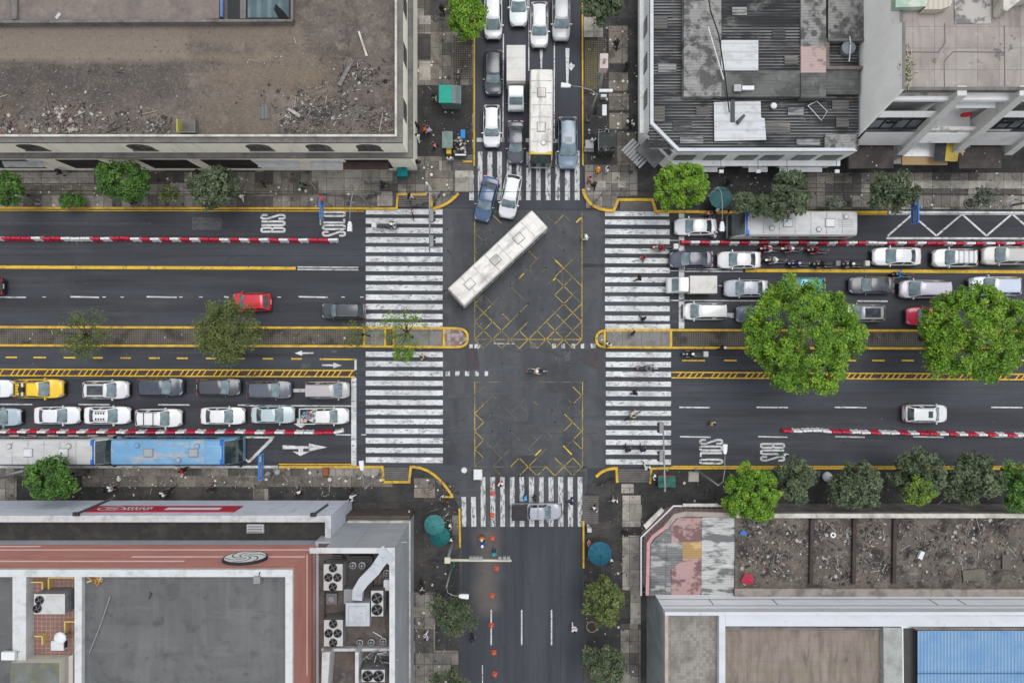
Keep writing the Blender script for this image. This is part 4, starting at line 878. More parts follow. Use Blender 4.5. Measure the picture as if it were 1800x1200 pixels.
for r in ((77,1018,130,1020,77,1040),(46,1026,66,1028,66,1040),(106,1096,130,1098,106,1125),(52,1122,66,1124,66,1138)):
    m = MB(); x0,y0,x1,y1,xv,yv = r; m.prism([P(a,b,zt+1)[:2] for a,b in ((x0,y0),(x1,y0),(x1,y1),(x0,y1))],zt,zt+.5); m.prism([P(a,b,zt+1)[:2] for a,b in ((xv-1,y1-.5),(xv+1,y1-.5),(xv+1,yv),(xv-1,yv))],zt,zt+.49); bpart(t,'yellow_rail',m,M('rail_yellow',(.62,.45,.16))); m = MB()
bpart(t,'yellow_rail',m,M('rail_yellow',(.62,.45,.16))) if m.v else None
m = MB(); m.prism([P(a,b,16.3)[:2] for a,b in ((18,1164),(104,1164),(104,1200+E),(18,1200+E))],zt,16.3,0,1); m.prism([P(a,b,15.2)[:2] for a,b in ((104,1160),(128,1150),(128,1200+E),(104,1200+E))],zt,15.2,1,1)
bpart(t,'stair_house',m,[M('mossy_roof',(.12,.125,.10),[('n',(.20,.19,.08),.7,.6,.55,.68,6),('n',(.19,.2,.21),.6,.5,.45,.66)]),M('cream_block',(.55,.52,.45),[('n',(.35,.33,.29),.5,.9,.5,.7)])])
# ring sign on the red wall
rs = bpart(t,'wall_emblem',(lambda m:(m.loft([[(X(431,13.4)+1.72*math.cos(a),y_,13.4+1.5*math.sin(a)) for a in [2*math.pi*i/36 for i in range(36)]] for y_ in (ym+.09,ym+.3)]),m)[1])(MB()),M('emblem_rim',(.03,.03,.035)))
m = MB(); cx_ = X(431,13.4); ye = ym+.306
m.quad([(cx_+1.6*math.cos(a),ye,13.4+1.38*math.sin(a)) for a in [2*math.pi*i/36 for i in range(36)]][::-1],0)
for q in range(6):
    pts = []
    for i in range(10):
        r_ = .25+1.3*i/9; a = q*math.pi/3+1.9*i/9; pts.append((cx_+r_*math.cos(a), 13.4+.86*r_*math.sin(a)))
    for (a,b),(c,d_) in zip(pts,pts[1:]):
        v = Vector((c-a,d_-b)).normalized(); n_ = Vector((-v.y,v.x))*.05
        m.quad([(a+n_.x,ye+.006,b+n_.y),(c+n_.x,ye+.006,d_+n_.y),(c-n_.x,ye+.006,d_-n_.y),(a-n_.x,ye+.006,b-n_.y)],1)
e = m.build('emblem_face',[M('emblem_white',(.74,.75,.75),rough=.4),MATS['emblem_rim']],rs); e.location = (0,0,0)
# east wing with plant roof
HE = 11.4; xE = X(728); yE = Y(902); ZP = 9.6
m = MB(); m.box(xm+.02,xE,Y(1340),yE,0,ZP-.06); bpart(t,'wing_wall',m,FASD)
m = MB(); m.box(xf+.5,xE,yE-.12,yE,ZP-.06,HE); m.box(xE-.12,xE,Y(1340),yE-.121,ZP-.06,HE); bpart(t,'wing_parapet',m,FASD)
m = MB(); m.box(xm+.1,xE+.05,yE-.4,yE+.05,HE,HE+.1); m.box(xE-.4,xE+.05,Y(1340),yE-.401,HE,HE+.1); m.prism([P(a,b,ZP+.5)[:2] for a,b in ((565,1139),(690,1139),(690,1144),(565,1144))],ZP,ZP+.5); bpart(t,'wing_coping',m,WCAP)
m = MB(); m.box(X(625),xE+.1,yE,yE+.12,3.0,3.4); m.box(xE,xE+.12,Y(1340),yE,3.0,3.3); bpart(t,'beige_band',m,CAPW)
m = MB(); m.box(X(612),xE+.02,yE+.005,yE+.5,0.15,2.9); bpart(t,'shop_front',m,M('brown_front',(.09,.075,.065),[('n',(.05,.045,.04),.7,1.0,.45,.66)]))
PLANT = dirt('plant_roof',(.12,.10,.09),(.045,.04,.038),(.22,.2,.18),.6,[('n',(.2,.12,.09),.5,.8,.56,.68,8)])
m = MB(); m.sheet([P(a,b,ZP)[:2] for a,b in ((560,955),(700,955),(700,1142),(560,1142))],ZP); bpart(t,'plant_roof',m,PLANT)
m = MB(); m.sheet([P(a,b,ZP)[:2] for a,b in ((560,1142),(700,1142),(700,1200+E),(560,1200+E))],ZP-.01); m.prism([P(a,b,HE)[:2] for a,b in ((566,1146),(580,1146),(568,1200+E),(562,1200+E))],ZP,HE-.02,1); m.prism([P(a,b,HE)[:2] for a,b in ((624,1146),(630,1146),(630,1200+E),(624,1200+E))],ZP,HE-.04,1); bpart(t,'plant_roof',m,[PLANT,WCAP])
m = MB(); m.prism([P(a,b,ZP+.5)[:2] for a,b in ((613,978),(655,978),(655,1062),(613,1062))],ZP,ZP+.5); bpart(t,'plinth',m,M('plinth_dark',(.055,.052,.05),[('n',(.1,.09,.085),.6,1.0,.5,.68,8)]))

# rooftop equipment: each a thing of its own
ACW = M('unit_casing',(.50,.49,.48),[('n',(.3,.285,.27),.6,1.6,.48,.68,7)],rough=.5,coord='obj')
ACD = M('unit_side',(.16,.16,.165),[('n',(.08,.08,.08),.6,2.0,.5,.7)],rough=.5,coord='obj')
def fan(parent, x, y, z, r):
    m = MB(); n = 20
    m.loft([[(x+q*math.cos(2*math.pi*j/n),y+q*math.sin(2*math.pi*j/n),zz) for j in range(n)] for q,zz in ((r*1.12,z),(r*1.12,z+.1),(r,z+.12),(r*.97,z+.02))],0,cap=False); m.cyl(x,y,z,z+.03,r*.97,n,1)
    f = m.build('fan_housing',[DARKM,M('fan_hole_shade',(.008,.008,.008))],parent)  # solid black disc, shade below the blades painted as colour
    m = MB(); m.cyl(x,y,z+.03,z+.1,r*.22,10)
    for k in range(4):
        a = k*math.pi/2+.5; m.obox((x+r*.55*math.cos(a),y+r*.55*math.sin(a),z+.06),(r*.75,r*.3,.012),a,0,0)
    sub('fan_blade',m,M('fan_blade',(.10,.10,.10)),f)
def acunit(px,py,z,w,d,h,fans,label,r,cat='air conditioner'):
    tt = thing('air_conditioner',label,cat,(*P(px,py,z+h)[:2],z))
    m = MB(); m.box(-w/2,w/2,-d/2,d/2,.15,h,0); m.mi = [0 if i==1 else 1 for i in range(6)]
    for a in (-1,1):
        for b in (-1,1): m.box(a*(w/2-.15)-.06,a*(w/2-.15)+.06,b*(d/2-.15)-.06,b*(d/2-.15)+.06,0,.15,1)
    m.build('casing',[ACW,ACD],tt)
    for fx,fy in fans: fan(tt,fx,fy,h,r)
    m = MB()
    for i in range(10): m.box(w/2+.002,w/2+.02,-d/2+.1,d/2-.1,.3+i*(h-.5)/10,.34+i*(h-.5)/10)
    m.build('louvre',ACD,tt); return tt
f4 = [(0,.78),(-.37,.0),(.37,.0),(0,-.78)]
acunit(585.5,1014,ZP+1.5-1.5,1.55,2.15,1.6,f4,'large grey rooftop unit with four fans in the upper part of the plant roof',.30)
acunit(586,1112,ZP,1.55,2.15,1.6,f4,'large grey rooftop unit with four fans near the dividing wall of the plant roof',.30)
acunit(663,1060,ZP,1.0,2.1,1.5,[(0,.45),(0,-.5)],'narrow rooftop unit with two big fans beside the silver duct box',.40)
acunit(656,1187,ZP,1.9,1.0,1.8,[(-.45,0),(.45,0)],'wide rooftop unit with two cross-bladed fans beyond the dividing wall',.40)
acunit(87,1061,zt,2.3,1.5,1.5,[(-.72,.3),(-.88,-.32)],'pale box unit with two round fans on the red tiled terrace',.28)
for i,(px,py,l) in enumerate(((622,991,'left one of two round vents on the dark plinth'),(638,991,'right one of two round vents on the dark plinth'),(681,1004,'round vent with dark hub beside the upper end of the silver duct'),(634,1126,'leftmost of three small vents beside the four fan unit'),(654,1125,'square-based middle one of three small vents on the plant roof'),(675,1123,'rightmost of three small vents, with a stick beside it'))):
    tt = thing('roof_vent',l,'vent',P(px,py,ZP+(.5 if i<2 else 0)),group='small round vents on the plant roof')
    m = MB(); n=16; m.loft([[(q*math.cos(2*math.pi*j/n),q*math.sin(2*math.pi*j/n),zz_) for j in range(n)] for q,zz_ in ((.3,0),(.3,.4),(.22,.42),(.2,.2))],0,cap=False); m.cyl(0,0,.1,.2,.2,12,1); m.build('casing',[STEEL,DARKM],tt,'auto')
    m = MB(); m.cyl(0,0,.2,.46,.09,8); m.box(-.24,.24,-.02,.02,.4,.44); m.box(-.02,.02,-.24,.24,.4,.43); m.build('hub',STEEL,tt)
DUCT = M('duct_silver',(.47,.49,.52),[('n',(.30,.31,.33),.6,1.0,.48,.66,7),('n',(.18,.18,.18),.5,2.5,.62,.72,6)],rough=.4,metal=.15,coord='obj')
tt = thing('ventilation_duct','bent silver ventilation duct rising from a box across the plant roof','duct',P(640,1040,ZP))
bx,by,_ = P(640,1040,ZP)
def rel(px,py,z): q = P(px,py,z); return Vector((q[0]-bx,q[1]-by,z-ZP))
m = MB(); path = [rel(629,1052,11.2),rel(630,1036,11.2),rel(640,1020,11.2),rel(660,1000,11.2),rel(668,988,11.2),rel(678,975,11.2)]; wid = [.42,.42,.45,.45,.45,.5]; rings = []
for i,p in enumerate(path):
    d_ = (path[min(i+1,5)]-path[max(i-1,0)]).normalized(); n_ = Vector((-d_.y,d_.x,0))*wid[i]
    rings.append([tuple(p+n_+Vector((0,0,-.4))),tuple(p-n_+Vector((0,0,-.4))),tuple(p-n_+Vector((0,0,.35))),tuple(p+n_+Vector((0,0,.35)))])
m.loft(rings); m.build('duct',DUCT,tt)
m = MB(); c = rel(630,1077,11.0); m.box(c.x-.98,c.x+.98,c.y-.95,c.y+.95,.3,1.7); m.build('plenum_box',DUCT,tt)
m = MB(); m.loft([[(c.x-.75,c.y-.7,1.7),(c.x+.75,c.y-.7,1.7),(c.x+.75,c.y+.7,1.7),(c.x-.75,c.y+.7,1.7)],[(c.x-.7,c.y-.65,1.78),(c.x+.7,c.y-.65,1.78),(c.x+.7,c.y+.65,1.78),(c.x-.7,c.y+.65,1.78)]]); m.build('box_lid',DUCT,tt)
m = MB(); c = rel(613,1047,10.7); m.box(c.x-.38,c.x+.38,c.y-.6,c.y+.6,.4,1.2); m.build('side_box',STEEL,tt)
m = MB(); c = rel(680,973,11.2); m.obox((c.x,c.y,c.z),(.7,1.5,.8),R(-48)+R(90)); m.build('outlet',DUCT,tt)
for s_ in ((640,1020),(668,988)):
    m = MB(); c = rel(*s_,11); m.box(c.x-.04,c.x+.04,c.y-.04,c.y+.04,0,1.2); m.build('leg',DARKM,tt)
tt = thing('water_drum','small white upright drum beside the two fan unit on the plant roof','drum',P(682,1023,ZP)); m = MB(); m.loft([[(a*.24,b*.45,z_) for a,b in ((-1,-.8),(-.8,-1),(.8,-1),(1,-.8),(1,.8),(.8,1),(-.8,1),(-1,.8))] for z_ in (.1,.7)]); m.build('drum',WHITEM,tt); m = MB(); m.cyl(-.2,-.42,0,.3,.1,8); m.build('valve',STEEL,tt)
tt = thing('compressor','small square grey compressor between the two four fan units','compressor',P(585,1049,ZP)); m = MB(); m.box(-.45,.45,-.45,.45,.1,.4); m.build('casing',ACD,tt); m = MB(); m.cyl(0,0,.4,.5,.25,12); m.build('cap',STEEL,tt)
m = MB(); m.tube([P(614,978,ZP+.8),P(652,978,ZP+.8)],.09); m.tube([P(584,975,ZP+.7),P(600,977,ZP+.7),P(606,980,ZP+.4)],.12); m.tube([P(583,1083,ZP+.6),P(610,1082,ZP+.6)],.1); m.tube([P(571,985,ZP+.5),P(571,1130,ZP+.5)],.06); m.tube([P(681,1032,ZP+.3),P(681,1072,ZP+.3)],.05)
tag(m.build('pipework',DARKM),'dark pipe runs along the edges of the plant roof','pipes')
m = MB(); m.tube([P(656,1110,ZP+.1),P(680,1124,ZP+.2)],.04); tag(m.build('stick',WHITEM),'pale stick lying across the brown plant roof','stick')
m = MB(); r_ = random.Random(4)
for i in range(16):
    a = P(r_.uniform(640,690),r_.uniform(1146,1170),ZP+r_.uniform(.6,1.5)); b = (a[0]+r_.uniform(-1,1),a[1]+r_.uniform(-.6,.6),a[2]+r_.uniform(-.3,.3)); m.tube([a,b],.05)
tag(m.build('pipework',STEEL),'tangle of grey pipes above the cross-bladed two fan unit','pipes')
tt = thing('satellite_dish','white round dish at the right wall of the red terrace','dish',P(122,1110,zt)); m = MB(); m.cyl(0,0,.0,1.0,.06,8); m.build('mast',STEEL,tt); m = MB(); m.blob((0,0,1.1),(.48,.48,.16),2); m.build('dish',WHITEM,tt,True)
for (px,py,l) in ((52,1036,'small white air conditioner box on bracket at the terrace left wall'),(41,1142,'large white air conditioner box at the lower left of the terrace'),(112,1128,'white air conditioner box above the cream stair house')):
    tt = thing('air_conditioner',l,'air conditioner',P(px,py,14.8)); m = MB(); m.box(-.55,.4,-.35,.35,0,.65); m.build('casing',WHITEM,tt); m = MB(); m.box(.401,.42,-.25,.25,.1,.55); m.build('grille',DARKM,tt)
tt = thing('floodlight','white floodlight on a bracket at the lower left roof edge','floodlight',P(18,1150,16)); m = MB(); m.box(-.5,.5,-.3,.3,0,.25); m.build('lamp',WHITEM,tt); m = MB(); m.tube([(0,0,0),(.9,.3,-.2)],.06); m.build('bracket',STEEL,tt)
m = MB(); m.tube([P(157,1147,zm+.1),P(176,1100,zm+.1),P(194,1047,zm+.1)],.05); tag(m.build('pipe',STEEL),'thin pale pipe lying diagonally on the grey membrane roof','pipe')
tt = thing('junk_pile','small orange-brown junk pile at the coping of the grey roof','junk',P(170,1019,zm)); m = MB(); r_ = random.Random(9)
for i in range(14): m.obox((r_.uniform(-.5,.5),r_.uniform(-.25,.25),.1+r_.random()*.2),(.4,.12,.1),r_.random()*6,r_.randint(0,1),r_.uniform(-.4,.4))
m.build('junk',[M('junk_orange',(.35,.17,.05)),M('junk_cream',(.45,.4,.3))],tt)
m = MB(); m.tube([P(262,1052,zm+.04),P(264,1047,zm+.04),P(266,1043,zm+.04),P(263,1040,zm+.04)],.05); tag(m.build('hose_scrap',DARKM),'small black hooked hose scrap on the grey membrane roof','scrap')
tt = thing('floodlight','grey floodlight hanging over the inner coping near the ring emblem','floodlight',P(455,1016,HM)); m = MB(); m.box(-.3,.2,-.3,.2,-.1,.3); m.build('lamp',STEEL,tt); m = MB(); m.tube([(0,.1,0),(.1,.5,.1)],.04); m.build('bracket',DARKM,tt)
tt = thing('wall_lamp','small white lamp arm on the east grey wall of the shopping block','lamp',(xE,Y(953,8),8)); m = MB(); m.tube([(0,0,0),(.5,.1,.2)],.03); m.build('bracket',WHITEM,tt); m = MB(); m.box(-.9,-.0,-.1,.1,.1,.25); m.build('lamp_head',WHITEM,tt)

# ---------------- SE A: low roof heaped with debris + painted sheets
t = thing('debris_building', 'low building with an open roof full of debris behind a pale coping', 'building', (X(1500), Y(970), 0), world=True)
ZA = 4.4; xa = X(1292,ZA); ya = Y(906,4.8)
m = MB(); m.box(xa,X(1960),Y(1060),ya,0,ZA-.02); bpart(t,'wall',m,M('low_wall',(.2,.19,.18),[('n',(.08,.075,.07),.7,(.8,.8,.5),.45,.66)]))
DEB = dirt('debris_floor',(.135,.112,.094),(.06,.05,.044),(.22,.19,.165),.5,[('n',(.28,.25,.22),.6,(2.2,2.2,1),.56,.68,8),('n',(.03,.026,.024),.85,.5,.52,.62,8)])
m = MB(); m.sheet([P(a,b,ZA)[:2] for a,b in ((1292,908),(1950,908),(1950,1044),(1292,1044))],ZA); bpart(t,'roof',m,DEB)
m = MB(); m.box(xa,X(1960),ya-.2,ya+.2,ZA-.02,4.85); bpart(t,'coping',m,CAPW)
m = MB(); m.prism([P(a,b,4.7)[:2] for a,b in ((1292,1034),(1950,1036),(1950,1050),(1292,1050))],ZA,4.7); bpart(t,'parapet',m,M('tan_parapet',(.30,.265,.235),[('n',(.13,.11,.1),.75,1.0,.44,.62,8)],rough=.9))
for px in (1428,1503,1574):
    m = MB(); m.prism([P(a,b,ZA+.35)[:2] for a,b in ((px-3,912),(px+3,912),(px+1,1026),(px-5,1026))],ZA,ZA+.35); bpart(t,'roof_beam',m,M('rusty_beam',(.045,.033,.03),[('n',(.09,.06,.05),.6,1.2,.45,.66)]))
rubble('roof_rubble',[(1297,912),(1424,912),(1424,1028),(1297,1028)],ZA,900,.04,.34,(4,8,5,1,6),21,centres=[(1340,980,40),(1320,920,25),(1400,960,40),(1355,1000,30)])
rubble('roof_rubble',[(1432,912),(1498,912),(1498,1028),(1430,1028)],ZA,620,.04,.34,(5,8,4,1,4),22, centres=[(1450,930,18),(1465,985,25),(1480,1010,20),(1490,940,14)])
rubble('roof_rubble',[(1506,912),(1570,912),(1568,1028),(1506,1028)],ZA,520,.04,.32,(5,7,3,1,5),23, centres=[(1530,940,25),(1545,1000,25),(1520,970,18)])
rubble('roof_rubble',[(1578,912),(1900,912),(1900,1028),(1576,1028)],ZA,1050,.04,.36,(4,7,4,1,6),24,centres=[(1595,925,30),(1620,970,40),(1700,1010,60),(1740,930,50),(1690,960,60)])
tt = thing('parasol','small crumpled crimson parasol standing on the debris roof','parasol',P(1310,1012,ZA)); m = MB(); m.cyl(0,0,0,1.0,.03,6); m.build('pole',DARKM,tt)
m = MB(); r_ = random.Random(3); n=9; rim=[(.62*r_.uniform(.7,1.1)*math.cos(2*math.pi*j/n),.62*r_.uniform(.7,1.1)*math.sin(2*math.pi*j/n),.78) for j in range(n)]
m.add([(0,0,1.05)]+rim,[(0,1+j,1+(j+1)%n) for j in range(n)]); m.add([(0,0,1.02)]+[(a*.98,b*.98,.75) for a,b,_ in rim],[(0,1+(j+1)%n,1+j) for j in range(n)]); m.build('canopy',M('crimson_cloth',(.42,.03,.07),[('n',(.25,.02,.05),.6,2.0,.45,.66)],coord='obj'),tt)
flat_thing('blue_tarp','small crumpled blue tarp at the corner of the debris roof','tarp',[(1299,936),(1305,930),(1312,934),(1311,941),(1303,940)],ZA+.1,.15,M('blue_tarp2',(.05,.16,.36)))
flat_thing('board','flat tan board lying among debris at the right of the open roof','board',[(1691,1002),(1730,998),(1733,1020),(1693,1020)],ZA+.1,.08,dirt('tan_board2',(.15,.13,.105),(.09,.08,.07),(.2,.18,.15),1.0))
flat_thing('board','upright grey-brown board lying at the far right of the open roof','board',[(1761,974),(1775,973),(1777,1000),(1761,1000)],ZA+.15,.08,RUBM[4])
flat_thing('sack','crumpled white sack lying right of the third dark roof beam','sack',[(1611,979),(1617,966),(1623,969),(1618,982)],ZA+.1,.25,WHITEM)
m = MB(); n=14; c=P(1463,939,ZA); m.loft([[(c[0]+q*math.cos(2*math.pi*j/n),c[1]+q*math.sin(2*math.pi*j/n),ZA+zz_) for j in range(n)] for q,zz_ in ((.26,.02),(.26,.2),(.12,.2),(.12,.02))],0); tag(m.build('tyre_ring',WHITEM),'white ring lying between the first two dark roof beams','ring')
t = thing('sheet_roof_building', 'low corner building roofed with striped pink, ochre and grey corrugated sheets', 'building', (X(1210), Y(970), 0), world=True)
zs = 4.2
def pz(pts,z): return [P(a,b,z)[:2] for a,b in pts]
outl = [(1138,1046),(1140,955),(1148,944),(1185,908),(1200,903),(1294,904),(1292,1046)]
m = MB(); m.prism(pz([(1140,1044),(1142,957),(1150,946),(1187,911),(1200,906),(1290,907),(1289,1044)],zs),0,zs-.2); bpart(t,'wall',m,M('pinkish_wall',(.36,.25,.23),[('n',(.2,.15,.14),.6,.8,.45,.66)]))
def sh(pts,mat,dz): m = MB(); m.prism(pz(pts,zs+dz),zs-.15+dz,zs+dz,bottom=True); bpart(t,'roof_sheet',m,mat)
S_G = M('sheet_grey_streaked',(.19,.19,.187),[('r',(.11,.11,.11),.6,1,.22,-.1,.5),('n',(.06,.06,.06),.8,(.35,1.1,1),.52,.62,8),('n',(.46,.46,.45),.7,(.35,.9,1),.54,.64,8)],rough=.8)
S_W = M('sheet_pale_streaked',(.48,.475,.46),[('r',(.33,.33,.32),.55,1,.22,-.1,.5),('n',(.11,.11,.11),.9,(.4,1.4,1),.47,.55,8),('n',(.62,.61,.6),.6,(.3,1.6,1),.56,.66,8)],rough=.8)
S_P = M('sheet_pink',(.40,.265,.255),[('r',(.38,.21,.2),.4,1,.22,-.1,.5),('n',(.15,.085,.085),.9,(.5,.8,1),.49,.55,8),('n',(.1,.09,.09),.6,(.5,1.6,1),.56,.66,8)],rough=.8)
S_O = M('sheet_ochre',(.36,.24,.11),[('r',(.30,.17,.05),.5,1,.22,-.1,.5),('n',(.6,.42,.2),.7,(.6,1.2,1),.52,.6,7)],rough=.8)
sh([(1142,1046),(1144,957),(1152,946),(1182,921),(1182,1046)],S_G,0)
sh([(1180,1046),(1180,923),(1192,910),(1236,910),(1236,952),(1234,981),(1234,1036),(1230,1046)],S_P,.05)
sh([(1200,952),(1234,952),(1234,981),(1200,981)],S_O,.07); sh([(1172,955),(1200,952),(1200,985),(1178,1000),(1180,1046),(1170,1046)],S_G,.06)
sh([(1234,909),(1292,908),(1290,1047),(1233,1045)],S_W,.09)
m = MB(); m.ribbon(pz([(1138,1046),(1140,955),(1148,943),(1172,925)],zs+.3),.30,zs+.3,0,.3); bpart(t,'edge_coping',m,M('pink_coping',(.50,.27,.27),[('n',(.3,.2,.2),.6,2.0,.5,.66)]))
m = MB(); m.ribbon(pz([(1170,927),(1187,907),(1205,903),(1288,905)],zs+.28),.42,zs+.28,0,.3); bpart(t,'edge_coping',m,M('beige_coping',(.34,.29,.26),[('n',(.2,.17,.16),.6,1.0,.5,.66)]))
# outer railing frame with white rim
tt = thing('railing', 'white rimmed metal railing frame around the chamfered sheet roof corner', 'railing', P(1130,940), world=True)
m = MB(); zr_ = 3.6; m.tube([P(a,b,zr_) for a,b in ((1127,1046),(1127,944),(1184,889),(1280,889))],.09); m.build('rim',WHITEM,tt)
m = MB()
def lerp2(pts,n):
    o=[]; seg=[math.dist(pts[i],pts[i+1]) for i in range(len(pts)-1)]; L_=sum(seg)
    for k in range(n):
        d_=L_*k/(n-1)
        for i,s_ in enumerate(seg):
            if d_<=s_ or i==len(seg)-1: f=min(1,d_/s_); o.append((pts[i][0]+(pts[i+1][0]-pts[i][0])*f,pts[i][1]+(pts[i+1][1]-pts[i][1])*f)); break
            d_-=s_
    return o
A_=lerp2([(1127,1040),(1127,944),(1184,889),(1278,889)],30); B_=lerp2([(1136,1040),(1138,957),(1186,907),(1278,903)],30)
for a,b in zip(A_,B_): m.tube([P(*a,zr_),P(*b,zr_-.2)],.025,4)
m.build('bar',STEEL,tt)
m = MB(); m.prism([P(a,b,3.9)[:2] for a,b in ((1131,923),(1163,892),(1168,897),(1136,930))],3.7,3.9); m.build('top_panel',CAPW,tt); m = MB(); m.prism([P(a,b,3.9)[:2] for a,b in ((1201,885),(1263,885),(1263,889),(1201,889))],3.7,3.9); m.build('top_panel',CAPW,tt)
m = MB(); m.sheet([P(a,b,1.2)[:2] for a,b in ((1127,1046),(1127,944),(1184,889),(1284,889),(1284,906),(1190,906),(1140,955),(1137,1046))],1.2); m.build('ledge',M('ledge_dark',(.025,.024,.024)),tt)
# dark fence along the pavement
tt = thing('fence','dark slatted fence with two rails between the trees and the debris roof','fence',P(1550,895),world=True)
m = MB(); m.box(X(1292),X(1960),Y(889),Y(887.5),0,2.4); m.build('panel',M('fence_dark',(.035,.033,.032),[('r',(.06,.055,.05),.6,0,.5,.2,.8)]),tt)
m = MB()
for z_ in (.8,2.4): m.box(X(1292),X(1960),Y(890),Y(889.2),z_,z_+.1)
m.build('rail',M('rail_grey',(.15,.145,.14)),tt)

# ---------------- SE B: taller building with white band
t = thing('white_band_building', 'building with a wide white panelled wall band, brown terrace and blue ribbed roof', 'building', (X(1500), Y(1150), 0), world=True)
HS = 8.0; xs_ = X(1136); ysn_ = Y(1017)
WPAN = M('white_panels',(.84,.86,.90),[('n',(.70,.72,.76),.6,(.3,.3,1),.45,.66,6),('n',(.36,.36,.37),.5,(1.2,1.2,.8),.6,.74,7)],rough=.5)
SIDE = M('side_grey',(.27,.30,.31),[('n',(.14,.155,.16),.7,(1.0,.6,.3),.45,.66,8),('n',(.3,.32,.33),.5,(2,2,.3),.6,.72,7)],rough=.6)
m = MB(); m.box(xs_,X(1960),Y(1340),ysn_,0,HS-.5); m.mi = [0,0,0,0,1,2] ; m.mi=[0,0,0,0,1,2]; bpart(t,'wall',m,[WHITEW,WPAN,SIDE])
m = MB(); m.box(xs_,X(1960),ysn_-.3,ysn_,HS-.5,HS+.3,0); m.box(xs_,xs_+.3,Y(1340),ysn_-.301,HS-.5,HS+.3,1); bpart(t,'parapet',m,[BEAMW,M('pinkish_coping',(.40,.34,.32),[('n',(.25,.21,.2),.6,.9,.45,.66)])])
m = MB()
for z_ in (5.4,6.9): m.box(xs_,X(1960),ysn_+.002,ysn_+.03,z_,z_+.07)
for px in (1250,1362,1640,1690): m.obox((X(px,6),ysn_+.012,6.0),(.07,.03,1.4),0,0,.0)
bpart(t,'panel_joint',m,M('joint_grey',(.18,.19,.21)))
zf = HS-.45
TILE = M('worn_roof_tiles',(.29,.265,.235),[('n',(.13,.115,.105),.7,.5,.45,.66,8),('tv',(.16,.145,.13),.6,(.28,.28),.5,.9),('t',(.13,.12,.11),.4,(.28,.28),.03),('n',(.09,.08,.075),.6,.9,.62,.74,7)],rough=.9)
BRN = M('brown_terrace',(.25,.205,.175),[('n',(.14,.115,.1),.7,(1.8,.25,1),.48,.64,8),('n',(.33,.29,.25),.5,(2.2,.3,1),.56,.7,8),('n',(.26,.22,.19),.6,.5,.54,.68,8),('n',(.06,.05,.044),.6,(1.5,.4,1),.6,.72,8),('n',(.12,.095,.08),.7,(.9,.2,1),.45,.66,8),('n',(.19,.165,.11),.6,.4,.52,.66,7),('n',(.09,.07,.06),.6,1.2,.6,.74,7),('t',(.12,.095,.08),.4,(.9,.9),.04)],rough=.9)
def floor(x0,y0,x1,y1,z,mat,name='roof'): m = MB(); m.sheet(pz([(x0,y0),(x1,y0),(x1,y1),(x0,y1)],z),z); bpart(t,name,m,mat)
floor(1166,1078,1266,1200+E,zf,TILE); floor(1272,1100,1560,1200+E,zf-.03,BRN); 
m = MB(); m.prism(pz([(1264,1080),(1275,1080),(1275,1200+E),(1264,1200+E)],HS+.2),zf-.05,HS+.2); m.prism(pz([(1275.2,1080),(1800+E,1082),(1800+E,1101),(1275.2,1100)],HS+.15),zf-.05,HS+.15); bpart(t,'beam',m,BEAMW)
m = MB(); m.prism(pz([(1275.5,1101),(1552,1103),(1552,1106),(1275.5,1106)],HS-.1),zf,HS-.1); bpart(t,'gutter',m,LEDGE)
m = MB(); m.prism(pz([(1553,1102),(1586,1103),(1588,1200+E),(1554,1200+E)],HS+.1),zf-.04,HS+.1); bpart(t,'concrete_strip',m,dirt('strip_concrete',(.34,.35,.335),(.22,.22,.21),(.42,.43,.42),.9))
m = MB(); m.sheet(pz([(1586,1102),(1620,1102),(1625,1200+E),(1588,1200+E)],zf-.2),zf-.036); bpart(t,'gap_floor',m,M('gap_dark',(.07,.067,.064),[('n',(.09,.088,.085),.6,.7,.5,.66)]))
zb_ = HS+.25
BLUE = M('blue_ribbed_sheet',(.15,.265,.42),[('r',(.27,.42,.58),.6,0,.29,.0,.8),('n',(.11,.24,.44),.6,.6,.45,.66,7),('n',(.05,.09,.16),.7,2.5,.68,.74,5)],rough=.5)
m = MB(); n = 190; x0_,x1_ = X(1613,zb_),X(1800+E,zb_)
for i in range(n):
    a=x0_+(x1_-x0_)*i/n; b=x0_+(x1_-x0_)*(i+1)/n; za=zb_+.03*math.sin(2*math.pi*a/.29); zc=zb_+.03*math.sin(2*math.pi*b/.29)
    ka=max(0,(1-i/ 6))*.35
    m.quad([(a+ka*0,Y(1200+E,zb_),za),(b,Y(1200+E,zb_),zc),(b,Y(1108,zb_),zc),(a,Y(1108,zb_),za)])
m.box(x0_,x1_,Y(1182.5,zb_)-.04,Y(1182.5,zb_)+.04,zb_+.03,zb_+.06,1); bpart(t,'blue_roof',m,[BLUE,M('blue_seam',(.05,.13,.27))])
m = MB(); m.prism(pz([(1600,1101),(1800+E,1104),(1800+E,1108),(1612,1107)],zb_-.1),zf,zb_-.1); bpart(t,'roof_gutter',m,LEDGE)

